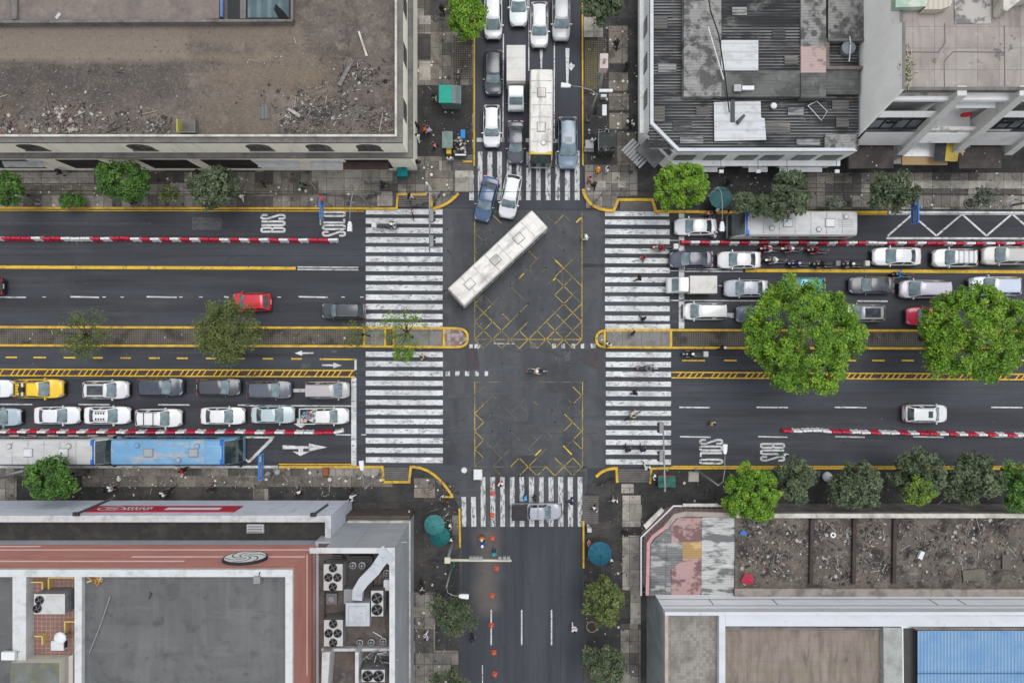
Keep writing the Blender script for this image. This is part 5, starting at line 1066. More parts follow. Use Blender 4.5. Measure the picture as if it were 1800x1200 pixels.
# litter and leaf scraps on the pavements
def litter(poly, n, seed, wts=(2,2,6,1,2), c=None): rubble('litter', poly, PZ[0]+.003, n, .05, .19, wts, seed, centres=c)
litter([(145,834),(690,834),(690,858),(145,858)], 330, 51); litter([(1028,20),(1118,20),(1118,340),(1028,340)], 260, 52)
litter([(1200,300),(1900,300),(1900,366),(1200,366)], 420, 53); litter([(-50,303),(690,303),(690,362),(-50,362)], 260, 54)
litter([(736,0),(832,0),(832,330),(736,330)], 150, 55); litter([(728,845),(805,845),(805,1200),(728,1200)], 260, 56, c=[(745,1080,40),(780,850,25),(740,1110,30),(790,905,22)])
litter([(1028,850),(1125,850),(1125,1200),(1028,1200)], 170, 57); litter([(0,855),(610,855),(610,880),(0,880)], 90, 58); litter([(1130,826),(1700,826),(1700,886),(1130,886)], 140, 59)
litter([(-50,579),(640,579),(640,603),(-50,603)], 90, 60); litter([(1182,584),(1850,584),(1850,608),(1182,608)], 60, 61)
# ================================================================= vehicles
def interp(tab, t):
    for (a,b),(c,d) in zip(tab, tab[1:]):
        if t <= c: f = (t-a)/(c-a); f = max(0,min(1,f)); return b+(d-b)*f
    return tab[-1][1]
CARS = {}
def car_parts(kind):
    if kind in CARS: return CARS[kind]
    spec = dict(
      sedan=dict(L=4.45,W=1.74,H=1.46,cowl=.285,rf=.43,rr=.70,rb=.86,belt=.93,boot=.99,nose=.62),
      hatch=dict(L=4.15,W=1.74,H=1.52,cowl=.26,rf=.40,rr=.84,rb=.955,belt=.96,boot=.98,nose=.66),
      suv=dict(L=4.5,W=1.82,H=1.68,cowl=.27,rf=.40,rr=.86,rb=.965,belt=1.05,boot=1.05,nose=.78),
      van=dict(L=4.6,W=1.76,H=1.78,cowl=.19,rf=.33,rr=.93,rb=.985,belt=1.05,boot=1.05,nose=.80),
      pickup=dict(L=5.0,W=1.82,H=1.72,cowl=.25,rf=.37,rr=.62,rb=.655,belt=1.05,boot=1.02,nose=.82))[kind]
    L,W,Hh = spec['L'],spec['W'],spec['H']; cow,rf,rr_,rb,belt,boot,nose = (spec[k] for k in ('cowl','rf','rr','rb','belt','boot','nose'))
    xt = lambda t: L/2 - t*L
    wtab = [(0,.60),(.012,.72),(.04,.86),(.09,.95),(.18,1),(.75,1),(.90,.965),(.96,.90),(.988,.80),(1,.70)]
    ztab = [(0,nose-.10),(.012,nose),(.05,nose+.07),(.14,belt-.16),(cow,belt),(rb,belt+.02),(max(rb+.02,.93),boot),(.975,boot-.04),(1,boot-.22)]
    btab = [(0,.36),(.03,.24),(.97,.26),(1,.40)]
    parts = []
    m = MB(); rings = []
    ts = [0,.012,.04,.07,.12,.18,.24,cow,.35,.5,.65,.75,.83,.90,.94,.965,.985,1]
    for t in sorted(set(ts)):
        w = interp(wtab,t)*W/2; z = interp(ztab,t); b = interp(btab,t); x = xt(t)
        pts = [(0,b),(w*.86,b),(w*.97,b+.08),(w,(b+z)/2),(w*.985,z-.14),(w*.93,z-.03),(w*.80,z),(w*.4,z+.025),(0,z+.035)]
        ring = [(x,y,zz) for y,zz in pts] + [(x,-y,zz) for y,zz in pts[-2:0:-1]]
        rings.append(ring)
    m.loft([r[::-1] for r in rings])
    # greenhouse shell
    wb = W/2*.90; wr = W/2*.72; wr2 = W/2*.70
    zr = Hh
    def edge(t, w, z, cv, cr, n=8): return [Vector((xt(t)+cv*(1-(2*i/n-1)**2), -w+2*w*i/n, z+cr*(1-(2*i/n-1)**2))) for i in range(n+1)]
    eA = edge(cow-.005, wb*.97, belt+.01, .16, .035); eB = edge(rf, wr, zr-.04, .10, .04); eC = edge(rr_, wr2, zr-.05, -.08, .04)
    eD = edge(rb, wb*.94, belt+.03, -.06, .03)
    def strip(a, b, n, bul):
        rows = []
        for j in range(n+1):
            v = j/n; rows.append([a[i]*(1-v)+b[i]*v+Vector((0,0,bul*math.sin(math.pi*v))) for i in range(len(a))])
        return rows
    def addrows(mb, rows, mi=0, off=0, flip=False):
        nr,nc = len(rows),len(rows[0]); fs = []
        for j in range(nr-1):
            for i in range(nc-1):
                f = (j*nc+i, j*nc+i+1, (j+1)*nc+i+1, (j+1)*nc+i); fs.append(f[::-1] if flip else f)
        vs = [p for r in rows for p in r]
        if off: vs = [p+off for p in vs]
        mb.add(vs, fs, mi)
    ws = strip(eA,eB,4,.03); rows_r = strip(eB,eC,6,.045); rw = strip(eC,eD,4,.02)
    for r in (ws, rows_r, rw): addrows(m, r, 0, flip=True)
    def side(sgn):
        k = 0 if sgn < 0 else -1
        top = [r[k] for r in ws] + [r[k] for r in rows_r[1:]] + [r[k] for r in rw[1:]]
        bot = [Vector((p.x, sgn*wb*1.0, belt-.02)) for p in top]
        bot[0] = top[0]+Vector((0,0,-.03)); bot[-1] = top[-1]+Vector((0,0,-.05))
        return bot, top
    for sgn in (-1,1):
        bot,top = side(sgn); addrows(m, [bot,top], 0, flip=(sgn>0))
    me = m.mesh('body', PAINT, 'auto')
    bm = bmesh.new(); bm.from_mesh(me); bmesh.ops.remove_doubles(bm, verts=bm.verts, dist=.004); bmesh.ops.recalc_face_normals(bm, faces=bm.faces); bm.to_mesh(me); bm.free()
    me.set_sharp_from_angle(angle=R(40))
    parts.append(('body', me, None, (0,0,0)))
    def inset_rows(rows, u0,u1,v0,v1,nu=6,nv=4):
        nr,nc = len(rows)-1,len(rows[0])-1; out=[]
        def smp(u,v):
            a=v*nr; j=min(int(a),nr-1); fv=a-j; b=u*nc; i=min(int(b),nc-1); fu=b-i
            return (rows[j][i]*(1-fu)+rows[j][i+1]*fu)*(1-fv)+(rows[j+1][i]*(1-fu)+rows[j+1][i+1]*fu)*fv
        for j in range(nv+1): out.append([smp(u0+(u1-u0)*i/nu, v0+(v1-v0)*j/nv) for i in range(nu+1)])
        return out
    def glass(name, rows, off, mat=GLASS, flip=True):
        g = MB(); addrows(g, rows, 0, off, flip); parts.append((name, g.mesh(name, mat, True), None, (0,0,0)))
    glass('windshield', inset_rows(ws,.04,.96,.0,.95), Vector((.008,0,.008)))
    glass('rear_window', inset_rows(rw,.07,.93,.08,.92), Vector((-.008,0,.008)), GLASSD)
    for sgn in (-1,1):
        bot,top = side(sgn); rows = [[b*(1-v)+t*v for b,t in zip(bot,top)] for v in (.12,.92)]
        n = len(top); cut = 4+3
        for a,b in ((2,7),(8,n-3)) if kind!='pickup' else ((2,6),(7,10)):
            if b-a < 1: continue
            g = MB(); addrows(g, [r[a:b+1] for r in rows], 0, Vector((0,sgn*.008,.004)), flip=(sgn>0)); parts.append(('side_window', g.mesh('side_window', GLASSD, True), None, (0,0,0)))
    # wheels
    for sx,t in ((1,.19),(-1,.81)):
        for sy in (-1,1):
            g = MB(); g.wheel(xt(t), sy*(W/2-.09), .33, .33, .21); parts.append(('wheel', g.mesh('wheel', [RUBBER, RIM], 'auto'), None, (0,0,0)))
    for sy in (-1,1):
        g = MB(); x = xt(cow+.035); g.loft([[(x+a*.5,sy*(W/2*.9+q*.22),belt+.05+b) for a,b in ((-.11,0),(.11,0),(.07,.16),(-.08,.16))] for q in (0,1)]); parts.append(('mirror', g.mesh('mirror', PAINT), None, (0,0,0)))
        g = MB(); z = nose+.005
        w0 = W/2
        g.add([(xt(.012),sy*w0*.50,nose+.02),(xt(.02),sy*w0*.74,nose+.0),(xt(.085),sy*w0*.91,nose+.02),(xt(.075),sy*w0*.78,nose+.105),(xt(.025),sy*w0*.5,nose+.065)],[(0,1,2,3,4) if sy<0 else (4,3,2,1,0)])
        for i,v in enumerate(g.v): g.v[i]=(v[0]+.012,v[1]*1.01,v[2]+.012)
        parts.append(('headlight', g.mesh('headlight', LAMP_W), None, (0,0,0)))
        g = MB(); g.obox((xt(.985),sy*W/2*.72,boot-.16),(.10,.34,.16),-sy*.25); parts.append(('tail_light', g.mesh('tail_light', LAMP_R), None, (0,0,0)))
    g = MB(); g.obox((xt(.0)+.02,0,.52),(.06,W*.55,.20)); g.obox((xt(.0)-.0,0,.34),(.1,W*.8,.10)); parts.append(('grille', g.mesh('grille', BLACKP), None, (0,0,0)))
    g = MB(); g.box(xt(cow)+.02,xt(cow)+.16,-W*.36,W*.36,belt+.02,belt+.045); parts.append(('wiper_cowl', g.mesh('wiper_cowl', BLACKP), None, (0,0,0)))
    g = MB(); g.obox((xt(1)-.015,0,.72),(.03,.45,.13)); parts.append(('licence_plate', g.mesh('licence_plate', WHITEM), None, (0,0,0)))
    if kind in ('suv','van'):
        for sy in (-1,1):
            g = MB(); g.tube([(xt(rf+.03),sy*wr*.93,zr+.0),(xt(rf+.06),sy*wr*.93,zr+.06),(xt(rr_-.06),sy*wr*.93,zr+.05),(xt(rr_-.03),sy*wr*.93,zr-.02)],.028,5); parts.append(('roof_rail', g.mesh('roof_rail', CHROME), None, (0,0,0)))
    if kind == 'pickup':
        x0,x1 = xt(.985),xt(.665); g = MB(); w = W/2*.86
        g.box(x0,x1,-w,w,boot+.01,boot+.04,1)
        for r in ((x0-.03,x1,-w-.08,-w),(x0-.03,x1,w,w+.08),(x0-.05,x0+.02,-w,w)): g.box(*r,boot-.0,boot+.34,0)
        parts.append(('bed', g.mesh('bed', [PAINT, BLACKP]), None, (0,0,0)))
    CARS[kind] = (parts, spec); return CARS[kind]
EXTRA = {}
def extra(kind, what):
    k = (kind, what)
    if k in EXTRA: return EXTRA[k]
    sp = CARS[kind][1]; L,W,Hh = sp['L'],sp['W'],sp['H']; xt = lambda t: L/2-t*L
    z = Hh+.035; m = MB(); w = W/2*.6
    if what == 'sunroof': m.box(xt(sp['rr']-.06),xt(sp['rf']+.05),-w*.85,w*.85,z-.03,z+.012); r = ('sunroof', m.mesh('sunroof', GLASSD))
    elif what == 'small_sunroof': m.box(xt(sp['rf']+.16),xt(sp['rf']+.06),-w*.6,w*.6,z-.03,z+.015); r = ('sunroof', m.mesh('sunroof', GLASSD))
    elif what == 'bars':
        for i in range(4): x = xt(sp['rf']+.06+i*(sp['rr']-sp['rf']-.12)/3); m.box(x-.035,x+.035,-w*1.05,w*1.05,z+.03,z+.07)
        r = ('roof_bars', m.mesh('roof_bars', CHROME))
    elif what == 'rack':
        x0,x1 = xt(sp['rr']-.02),xt(sp['rf']+.22)
        for y in (-w,-w*.5,0,w*.5,w): m.box(x0,x1,y-.02,y+.02,z+.06,z+.1)
        for x in (x0,(x0+x1)/2,x1): m.box(x-.03,x+.03,-w,w,z+.04,z+.12)
        m.box(x1-.25,x1-.12,-w*1.1,w*1.1,z+.05,z+.2,1); m.box(x0+.5,x0+.95,-.22,.22,z+.1,z+.3,2)
        r = ('roof_rack', m.mesh('roof_rack', [DARKM, WHITEM, BLACKP]))
    elif what == 'dots':
        for i in range(4):
            for y in (-w*.55,w*.55): x = xt(sp['rf']+.05+i*(sp['rr']-sp['rf']-.1)/3); m.box(x-.05,x+.05,y-.10,y+.10,z-.02,z+.06)
        m.box(xt(sp['rr']),xt(sp['rf']),-w*.95,-w*.9,z-.02,z+.06); m.box(xt(sp['rr']),xt(sp['rf']),w*.9,w*.95,z-.02,z+.06)
        r = ('roof_rack', m.mesh('roof_rack', BLACKP))
    elif what == 'two_bars':
        for i in (0.25,.7): x = xt(sp['rf']+i*(sp['rr']-sp['rf'])); m.box(x-.03,x+.03,-w*1.1,w*1.1,z+.02,z+.06)
        r = ('roof_bars', m.mesh('roof_bars', BLACKP))
    elif what == 'load':
        rr2 = random.Random(2); bx = [(.97,.70)]
        for i in range(26):
            x = rr2.uniform(xt(.965),xt(.69)); y = rr2.uniform(-.6,.6); m.obox((x,y,1.2+rr2.random()*.2),(rr2.uniform(.1,.5),rr2.uniform(.1,.4),rr2.uniform(.1,.3)),rr2.random()*3,rr2.choice((0,0,1,2,2,3)))
        r = ('load', m.mesh('load', [M('load_beige',(.45,.40,.34)),M('load_rust',(.25,.09,.05)),M('load_grey',(.16,.16,.16)),M('load_blue',(.1,.25,.42))]))
    elif what == 'cover':
        m.box(xt(.965),xt(.68),-W/2*.82,W/2*.82,1.06,1.3); m.box(xt(.9),xt(.75),-.5,.5,1.3,1.36)
        r = ('bed_cover', m.mesh('bed_cover', M('cover_black',(.022,.02,.022),rough=.5)))
    elif what == 'lightbar':
        m.box(xt(.48),xt(.455),-w*1.05,w*1.05,z-.02,z+.12); r = ('light_bar', m.mesh('light_bar', LAMP_W))
    elif what == 'stripe':
        m.box(xt(.352),xt(.29),-.02,.25,1.12,1.45); m.box(xt(.345),xt(.285),-.72,-.35,1.1,1.4); r = ('windshield_band', m.mesh('windshield_band', M('teal_band',(.03,.33,.23),rough=.4)))
    EXTRA[k] = r; return r
WHT=(.66,.665,.67); SIL=(.36,.37,.39); BLK=(.02,.021,.024); DGR=(.045,.047,.055); LBL=(.30,.38,.42); BGE=(.42,.39,.38)
def car(kind, px, py, length, head, col, label, extras=(), cat='car', group=None, wpx=None, name=None):
    parts, sp = car_parts(kind); x,y,_ = P(px,py,.9)
    if min(col) > .3: q_ = random.Random(int(px*7+py)); f_ = q_.uniform(.86,1.02); w_ = q_.uniform(-.025,.02); col = (col[0]*f_-w_*.5, col[1]*f_, col[2]*f_+w_)
    sl = length*S*kz(.9)/sp['L']; sw = (wpx*S*kz(.9)/sp['W']) if wpx else (.5*sl+.5)
    t = instance(parts, name or {'sedan':'sedan_car','hatch':'hatchback_car','suv':'suv_car','van':'minivan','pickup':'pickup_truck'}[kind], label, cat, (x,y,.012), R(head), col, group, (sl,sw,(sl+1)/2))
    for ch in t.children:
        if 'cover' in extras and ch.name.startswith('bed'): ch.color = (.03,.03,.033,1)
    for e in extras:
        nm, me = extra(kind, e); o = bpy.data.objects.new(nm, me); COL.objects.link(o); o.parent = t; o.color = (*col,1)
    return t
E_,W_,S_ = 0,180,-90
gN,gW,gE = 'cars queued in the north street','cars queued left of the crossing','cars queued right of the crossing'
car('van',867,24,86,S_,WHT,'white van half hidden by the bright green tree at the top kerb',cat='van',group=gN)
car('sedan',911.5,0,88,S_,(.62,.65,.66),'pale silver car cut by the top edge beside the white roof-railed wagon',group=gN)
car('suv',948,43,78,S_,WHT,'white wagon with silver roof rails behind the white street arrow',group=gN)
car('suv',986.5,30,80,S_,SIL,'silver grey car nearest the right kerb at the top edge',group=gN)
car('suv',867,127,77,S_,(.04,.046,.058),'black car with glossy long roof waiting beside the white box truck',group=gN)
car('suv',864.5,221,73,S_,WHT,'white car with roof rails waiting at the left of the upper crosswalk',group=gN)
car('sedan',906.5,249,74,S_,(.06,.063,.08),'dark grey sedan squeezed between white car and white bus at the crosswalk',group=gN)
car('suv',998,251,90,S_,(.13,.18,.24),'blue grey car at the right of the white bus on the crosswalk',['small_sunroof'],group=gN,wpx=35)
car('sedan',855,349,79,-104,(.045,.085,.165),'blue sedan turning out of the north street onto the junction',group=gN)
car('suv',897,345,77,-101,WHT,'white car turning beside the blue sedan at the junction',group=gN)
# left, lower lanes, heading right
car('sedan',-20,683,80,E_,WHT,'white car cut by the left edge behind the yellow car',group=gW)
car('suv',66.5,683,86,E_,(.72,.46,.015),'yellow car with roof rack in the upper queue lane',['rack'],group=gW)
car('suv',185,685,79,E_,WHT,'white car with large dark glass roof between yellow and black cars',['sunroof'],group=gW)
car('suv',281,680,79,E_,(.035,.042,.065),'dark blue-black car right of the white glass-roofed car',group=gW)
car('hatch',383,680,76,E_,DGR,'charcoal hatchback between two darker cars in the upper queue lane',group=gW)
car('suv',472,685,78,E_,(.075,.085,.11),'slate blue-grey car behind the beige minivan at the stop line',group=gW)
car('van',575,685.5,77,E_,BGE,'beige minivan first at the stop line in the upper queue lane',cat='van',group=gW)
car('sedan',-6,733,80,E_,LBL,'light blue car cut by the left edge in the lower queue lane',group=gW)
car('sedan',98.5,730,79,E_,WHT,'white sedan behind the white car with dotted roof rack',group=gW)
car('sedan',187,730,80,E_,WHT,'white sedan with black dotted roof rack in the lower queue lane',['dots'],group=gW)
car('suv',278,734.5,80,E_,(.68,.67,.65),'creamy white car with two thin black roof bars',['two_bars'],group=gW)
car('sedan',390.5,731,77,E_,WHT,'white sedan just behind the light blue sedan',group=gW)
car('sedan',479,729,76,E_,(.36,.45,.48),'light blue sedan just behind the loaded white pickup',group=gW)
car('pickup',570,731,85,E_,WHT,'white pickup truck with a heaped load first at the stop line',['load'],cat='truck',group=gW,wpx=29)
# left, upper carriageway
car('hatch',441,530.5,68,W_,(.50,.02,.03),'bright red car half hidden under the sparse median tree',wpx=33)
car('suv',603,546,76,W_,(.045,.05,.058),'dark charcoal car driving left next to the crosswalk and median',wpx=29)
car('hatch',-35,503,78,W_,BLK,'black car at the left edge of the picture on the upper carriageway')
# right, upper lanes, heading left
car('sedan',1223.5,398,74,W_,WHT,'white sedan first in the bus lane in front of the grey bus',group=gE)
car('sedan',1215.5,455.5,75,W_,(.055,.058,.085),'dark sedan first at the crosswalk below the barrier row',group=gE)
car('sedan',1300,456.5,75,W_,WHT,'white boxy sedan second in line behind the dark sedan',group=gE)
car('sedan',1577.5,450.5,84,W_,(.66,.67,.68),'white rounded sedan behind the group of motorcycles',group=gE)
car('suv',1680,453,77,W_,WHT,'white car with crossbars on its roof under the barrier row',['bars'],group=gE)
car('suv',1768,449,80,W_,(.45,.45,.45),'light grey car cut by the right edge below the barrier row',group=gE)
car('sedan',1312,506.5,76,W_,(.42,.43,.47),'silver sedan behind the small white cargo truck',group=gE)
car('hatch',1412,503,78,W_,(.03,.30,.34),'teal car mostly hidden by the first big green tree',group=gE)
car('sedan',1533.5,501,77,W_,(.05,.053,.062),'dark grey sedan between the big tree and the lilac silver minivan',group=gE)
car('van',1625.5,508,85,W_,(.47,.45,.51),'lilac silver minivan in front of the second big green tree',cat='van',group=gE)
car('suv',1750,503,89,W_,(.48,.51,.58),'pale blue-white car touching the second big tree top',group=gE)
car('van',1239.5,547,76,W_,WHT,'white van first at the stop line beside the right median',cat='van',group=gE)
car('sedan',1333,552,76,W_,(.09,.11,.15),'dark blue car whose front shows left of the first big tree',group=gE)
car('suv',1518,550,76,W_,(.27,.27,.28),'grey car with black sunroof emerging right of the first big tree',['sunroof'],group=gE)
car('hatch',1634,555.5,78,W_,(.48,.02,.06),'dark red car half under the second big green tree',group=gE)
car('suv',1628.5,727,76,E_,WHT,'white car with small black sunroof driving alone on the lower right road',['small_sunroof'])
t = car('pickup',943,899,88,E_,(.34,.35,.385),'pale grey pickup with black covered bed and teal windshield band on the lower crosswalk',['cover','lightbar','stripe'],cat='truck',wpx=29)

# ---- buses
def bus(px,py,length,width,head,col,label,style,group='city buses'):
    z0 = 3.0; kk = kz(2.9); L = length*S*kk; W = width*S*kk; x,y,_ = P(px,py,2.9)
    t = thing('city_bus', label, 'bus', (x,y,.012), R(head), group)
    rf_mat = style['roof']
    def body_ring(xx, zt, wf=1.0, zb=.35):
        w = W/2*wf; pts = [(0,zb),(w*.97,zb),(w,zb+.15),(w,zt-.35),(w*.97,zt-.14),(w*.88,zt-.03),(w*.5,zt+.02),(0,zt+.03)]
        return [(xx,b,c) for b,c in pts]+[(xx,-b,c) for b,c in pts[-2:0:-1]]
    fr = style.get('front',0.0)     # length of the raked dark front
    m = MB(); xs = [(-L/2,2.75,.94),(-L/2+.08,2.95,.985),(-L/2+.3,z0,1),(L/2-.35-fr,z0,1)]
    xs += [(L/2-.3-fr*.6,z0-.10*(fr>0),1),(L/2-.1,2.75-.75*(fr>.3),.985),(L/2,2.2-1.0*(fr>.3),.92)]
    m.loft([body_ring(*a)[::-1] for a in xs]); o = m.build('body', rf_mat, t, 'auto')
    # front windscreen
    g = MB(); w = W/2*.90
    xa,za = L/2-.33-fr*.7, z0+.015
    if fr > .3: g.quad([(xa,-w,za-.03),(L/2-.07,-w,1.98),(L/2-.07,w,1.98),(xa,w,za-.03)]); g.quad([(L/2-.07,-w,1.98),(L/2+.02,-w*.98,1.05),(L/2+.02,w*.98,1.05),(L/2-.07,w,1.98)])
    else: g.quad([(L/2-.09,-w,2.8),(L/2+.02,-w*.98,1.1),(L/2+.02,w*.98,1.1),(L/2-.09,w,2.8)])
    for i,v in enumerate(g.v): g.v[i] = (v[0]+.03,v[1],v[2]+.075)
    g.build('windshield', M('bus_windscreen',(.025,.036,.036),[('n',(.07,.095,.095),.7,1.0,.42,.62,3)],rough=.1,spec=.6,coord='obj'), t)
    if style.get('band'):
        g = MB(); xb = L/2-.33-fr; g.loft([[(xb+a,b,c) for b,c in ((-W/2*1.0,z0-.5),(-W/2*.985,z0-.1),(-W/2*.88,z0+.012),(W/2*.88,z0+.012),(W/2*.985,z0-.1),(W/2*1.0,z0-.5),(W/2*.5,z0-.55),(-W/2*.5,z0-.55))] for a in (-.12,.2)]); g.build('front_band', style['band'], t)
    for sy in (-1,1):
        g = MB(); n = 7
        for i in range(n):
            a = -L/2+.6+i*(L-1.6-fr)/n; b = a+(L-1.6-fr)/n-.12; g.box(a,b,sy*(W/2+.001),sy*(W/2+.02),1.45,2.35)
        g.build('side_window', GLASSD, t)
        g = MB(); g.tube([(L/2-.15,sy*W/2*.9,2.75),(L/2+.25,sy*(W/2+.12),2.6),(L/2+.28,sy*(W/2+.14),2.2)],.035); g.obox((L/2+.28,sy*(W/2+.14),2.15),(.12,.26,.42)); g.build('mirror', BLACKP, t)
        for xx in (L/2-2.3,-L/2+2.6):
            g = MB(); g.wheel(xx,sy*(W/2-.16),.48,.48,.3); g.build('wheel',[RUBBER,RIM],t,'auto')
        g = MB(); g.obox((L/2+.02,sy*W*.36,.8),(.06,.3,.22)); g.build('headlight',LAMP_W,t)
    for hx in style['hatch']:
        g = MB(); xx = hx*L; g.loft([[(xx+a*q,b*q,zz) for a,b in ((-.42,-.36),(.42,-.36),(.42,.36),(-.42,.36))] for q,zz in ((1,z0),(1,z0+.10),(.9,z0+.15))]); g.box(xx-.3,xx+.3,-.24,.24,z0+.15,z0+.17,0)
        g.box(xx-.47,xx+.47,-.41,.41,z0+.01,z0+.045,1); g.build('roof_hatch',[style.get('hatchmat',rf_mat),M('hatch_seal',(.2,.19,.175))],t)
    for k in range(1,7):
        g = MB(); xx = -L/2+k*(L-fr)/7.2; g.box(xx-.02,xx+.02,-W*.42,W*.42,z0+.005,z0+.034); g.build('roof_joint',M('joint_dull',(.33,.31,.285)),t)
    for vx,vy in style.get('vents',()):
        g = MB(); g.cyl(vx*L,vy*W,z0,z0+.12,.24,16,0,.2); g.cyl(vx*L,vy*W,z0+.01,z0+.04,.28,16,1); g.build('roof_vent',[rf_mat,MATS['hatch_seal']],t,'auto')
    if style.get('grille'):
        g = MB()
        for i in range(5): g.box(-L/2+.5,-L/2+1.9,-.35+i*.17,-.31+i*.17,z0+.02,z0+.045)
        g.build('engine_grille',M('grille_grey',(.3,.3,.3)),t)
    g = MB(); g.box(-L/2-.04,-L/2-.002,-W/2*.8,W/2*.8,.45,.75); g.build('rear_bumper',BLACKP,t)
    return t
def busroof(name, c, dark, streak, extra=()): return M(name,c,[('n',dark,.7,(.5,1.4,1),.48,.66,8),('n',streak,.75,(.35,1.1,1),.53,.68,8),('n',streak,.5,(3.0,.5,1),.58,.74,8),('n',dark,.6,5.0,.58,.72,6)]+list(extra),rough=.5,coord='obj')
BR1 = busroof('bus_roof_white',(.72,.69,.65),(.46,.42,.38),(.27,.24,.215)); BR2 = busroof('bus_roof_grey',(.52,.52,.51),(.38,.375,.365),(.62,.62,.61))
BR3 = M('bus_roof_blue',(.14,.32,.52),[('n',(.21,.41,.60),.7,(.5,1.2,1),.42,.62,6),('n',(.40,.385,.37),.9,(.35,.55,1),.55,.62,8),('n',(.30,.31,.32),.8,(1.2,3.0,1),.56,.66,7)],rough=.5,coord='obj')
BLUEB = M('bus_blue_band',(.02,.13,.48),rough=.4)
bus(874,454.5,206,43,math.degrees(math.atan2(-143,-153)),WHT,'white dusty roofed bus turning diagonally across the junction',dict(roof=BR1,front=0,hatch=(-.25,.02,.32),vents=()))
bus(951.5,203,163,41,-90.6,WHT,'white bus with yellow front band waiting in the north street',dict(roof=BR1,front=.5,hatch=(-.24,.13),band=M('bus_yellow_band',(.55,.38,.03),rough=.45),vents=((.3,.1),)))
bus(1399,392.5,217,44,180,SIL,'grey roofed bus in the bus lane right of the crossing under dark tree',dict(roof=BR2,front=.95,hatch=(-.27,.07),band=BLUEB,vents=((-.40,-.25),(-.18,.25),(.2,.2)),grille=True,hatchmat=WHITEM))
bus(78,795,222,45,0,SIL,'grey roofed bus in the lower left bus lane beside the green tree',dict(roof=BR2,front=1.1,hatch=(-.12,.16),band=BLUEB,vents=((-.27,.25),(.2,.25)),hatchmat=WHITEM))
bus(304,795,219,45,0,WHT,'bus with peeling sky blue roof in the lower left bus lane',dict(roof=BR3,front=.95,hatch=(-.19,.17),band=BLUEB,vents=((-.28,.28),(.2,.26),(.05,-.28)),hatchmat=M('hatch_grey',(.33,.35,.37),rough=.5)))
# ---- trucks
def truck(px,py,lc,lb,wc,wb,head,label,hb,boxmat,gap=2):
    tot = (lc+lb+gap)*S*kz(2); x,y,_ = P(px,py,2); t = thing('box_truck',label,'truck',(x,y,.012),R(head))
    Lc = lc*S*kz(1.9); Lb = lb*S*kz(2.4); Wc = wc*S*kz(1.8); Wb = wb*S*kz(2.4); xf = tot/2; hc = 2.15
    m = MB(); r=[]
    for xx,zt,wf in ((xf,1.0,.86),(xf-.10,1.15,.95),(xf-.35,1.3,.98),(xf-.95,hc-.05,.9),(xf-1.1,hc,.9),(xf-Lc+.08,hc,.93),(xf-Lc,hc-.1,.9)):
        w = Wc/2*wf; pts=[(0,.45),(Wc/2*.95,.45),(Wc/2,.7),(max(w,Wc/2*.97),1.15),(w,zt-.1),(w*.9,zt),(0,zt+.03)]
        pts=[(a,min(b,zt+.03)) for a,b in pts]; r.append([(xx,a,b) for a,b in pts]+[(xx,-a,b) for a,b in pts[-2:0:-1]])
    m.loft([q[::-1] for q in r]); m.build('cab',PAINT,t,'auto').color=(*WHT,1)
    g=MB(); w=Wc/2*.8; g.quad([(xf-.40,-w,1.36),(xf-.40,w,1.36),(xf-.90,w*.97,hc-.08),(xf-.90,-w*.97,hc-.08)][::1]); 
    for i,v in enumerate(g.v): g.v[i]=(v[0]+.03,v[1],v[2]+.05)
    g.build('windshield',GLASS,t)
    m=MB(); xb=xf-Lc-gap*S; m.box(xb-Lb,xb,-Wb/2,Wb/2,.75,hb); 
    m.box(xb-Lb+.05,xb-.05,-Wb/2+.05,Wb/2-.05,hb,hb+.012)
    m.build('cargo_box',boxmat,t)
    m=MB(); m.box(xb-Lb,xf-.2,-.4,.4,.4,.75); m.build('chassis',DARKM,t)
    for xx in (xf-.7,xb-Lb*.72):
        for sy in (-1,1): g=MB(); g.wheel(xx,sy*(Wc/2-.12),.36,.36,.22); g.build('wheel',[RUBBER,RIM],t,'auto')
    for sy in (-1,1):
        g=MB(); g.obox((xf-.35,sy*(Wc/2+.12),1.6),(.1,.18,.3)); g.build('mirror',BLACKP,t)
        g=MB(); g.obox((xf+.005,sy*Wc*.34,.85),(.05,.28,.18)); g.build('headlight',LAMP_W,t)
    for i in range(4): g=MB(); g.box(xb-Lb+.2+i*(Lb-.4)/3.0-.02,xb-Lb+.2+i*(Lb-.4)/3.0+.02,-Wb/2,Wb/2,hb+.014,hb+.03); g.build('roof_rib',boxmat,t)
    return t
BX = M('box_white',(.62,.60,.56),[('n',(.48,.45,.41),.6,1.0,.46,.66,8),('n',(.25,.22,.2),.6,2.4,.62,.74,7)],rough=.6,coord='obj')
truck(907,137,37,62,29,33,-90,'white box truck with cab towards the junction in the north street',2.9,BX)
truck(1218.5,500,34,48,28,31,180,'small white cargo truck first at the right stop line',2.05,BX)

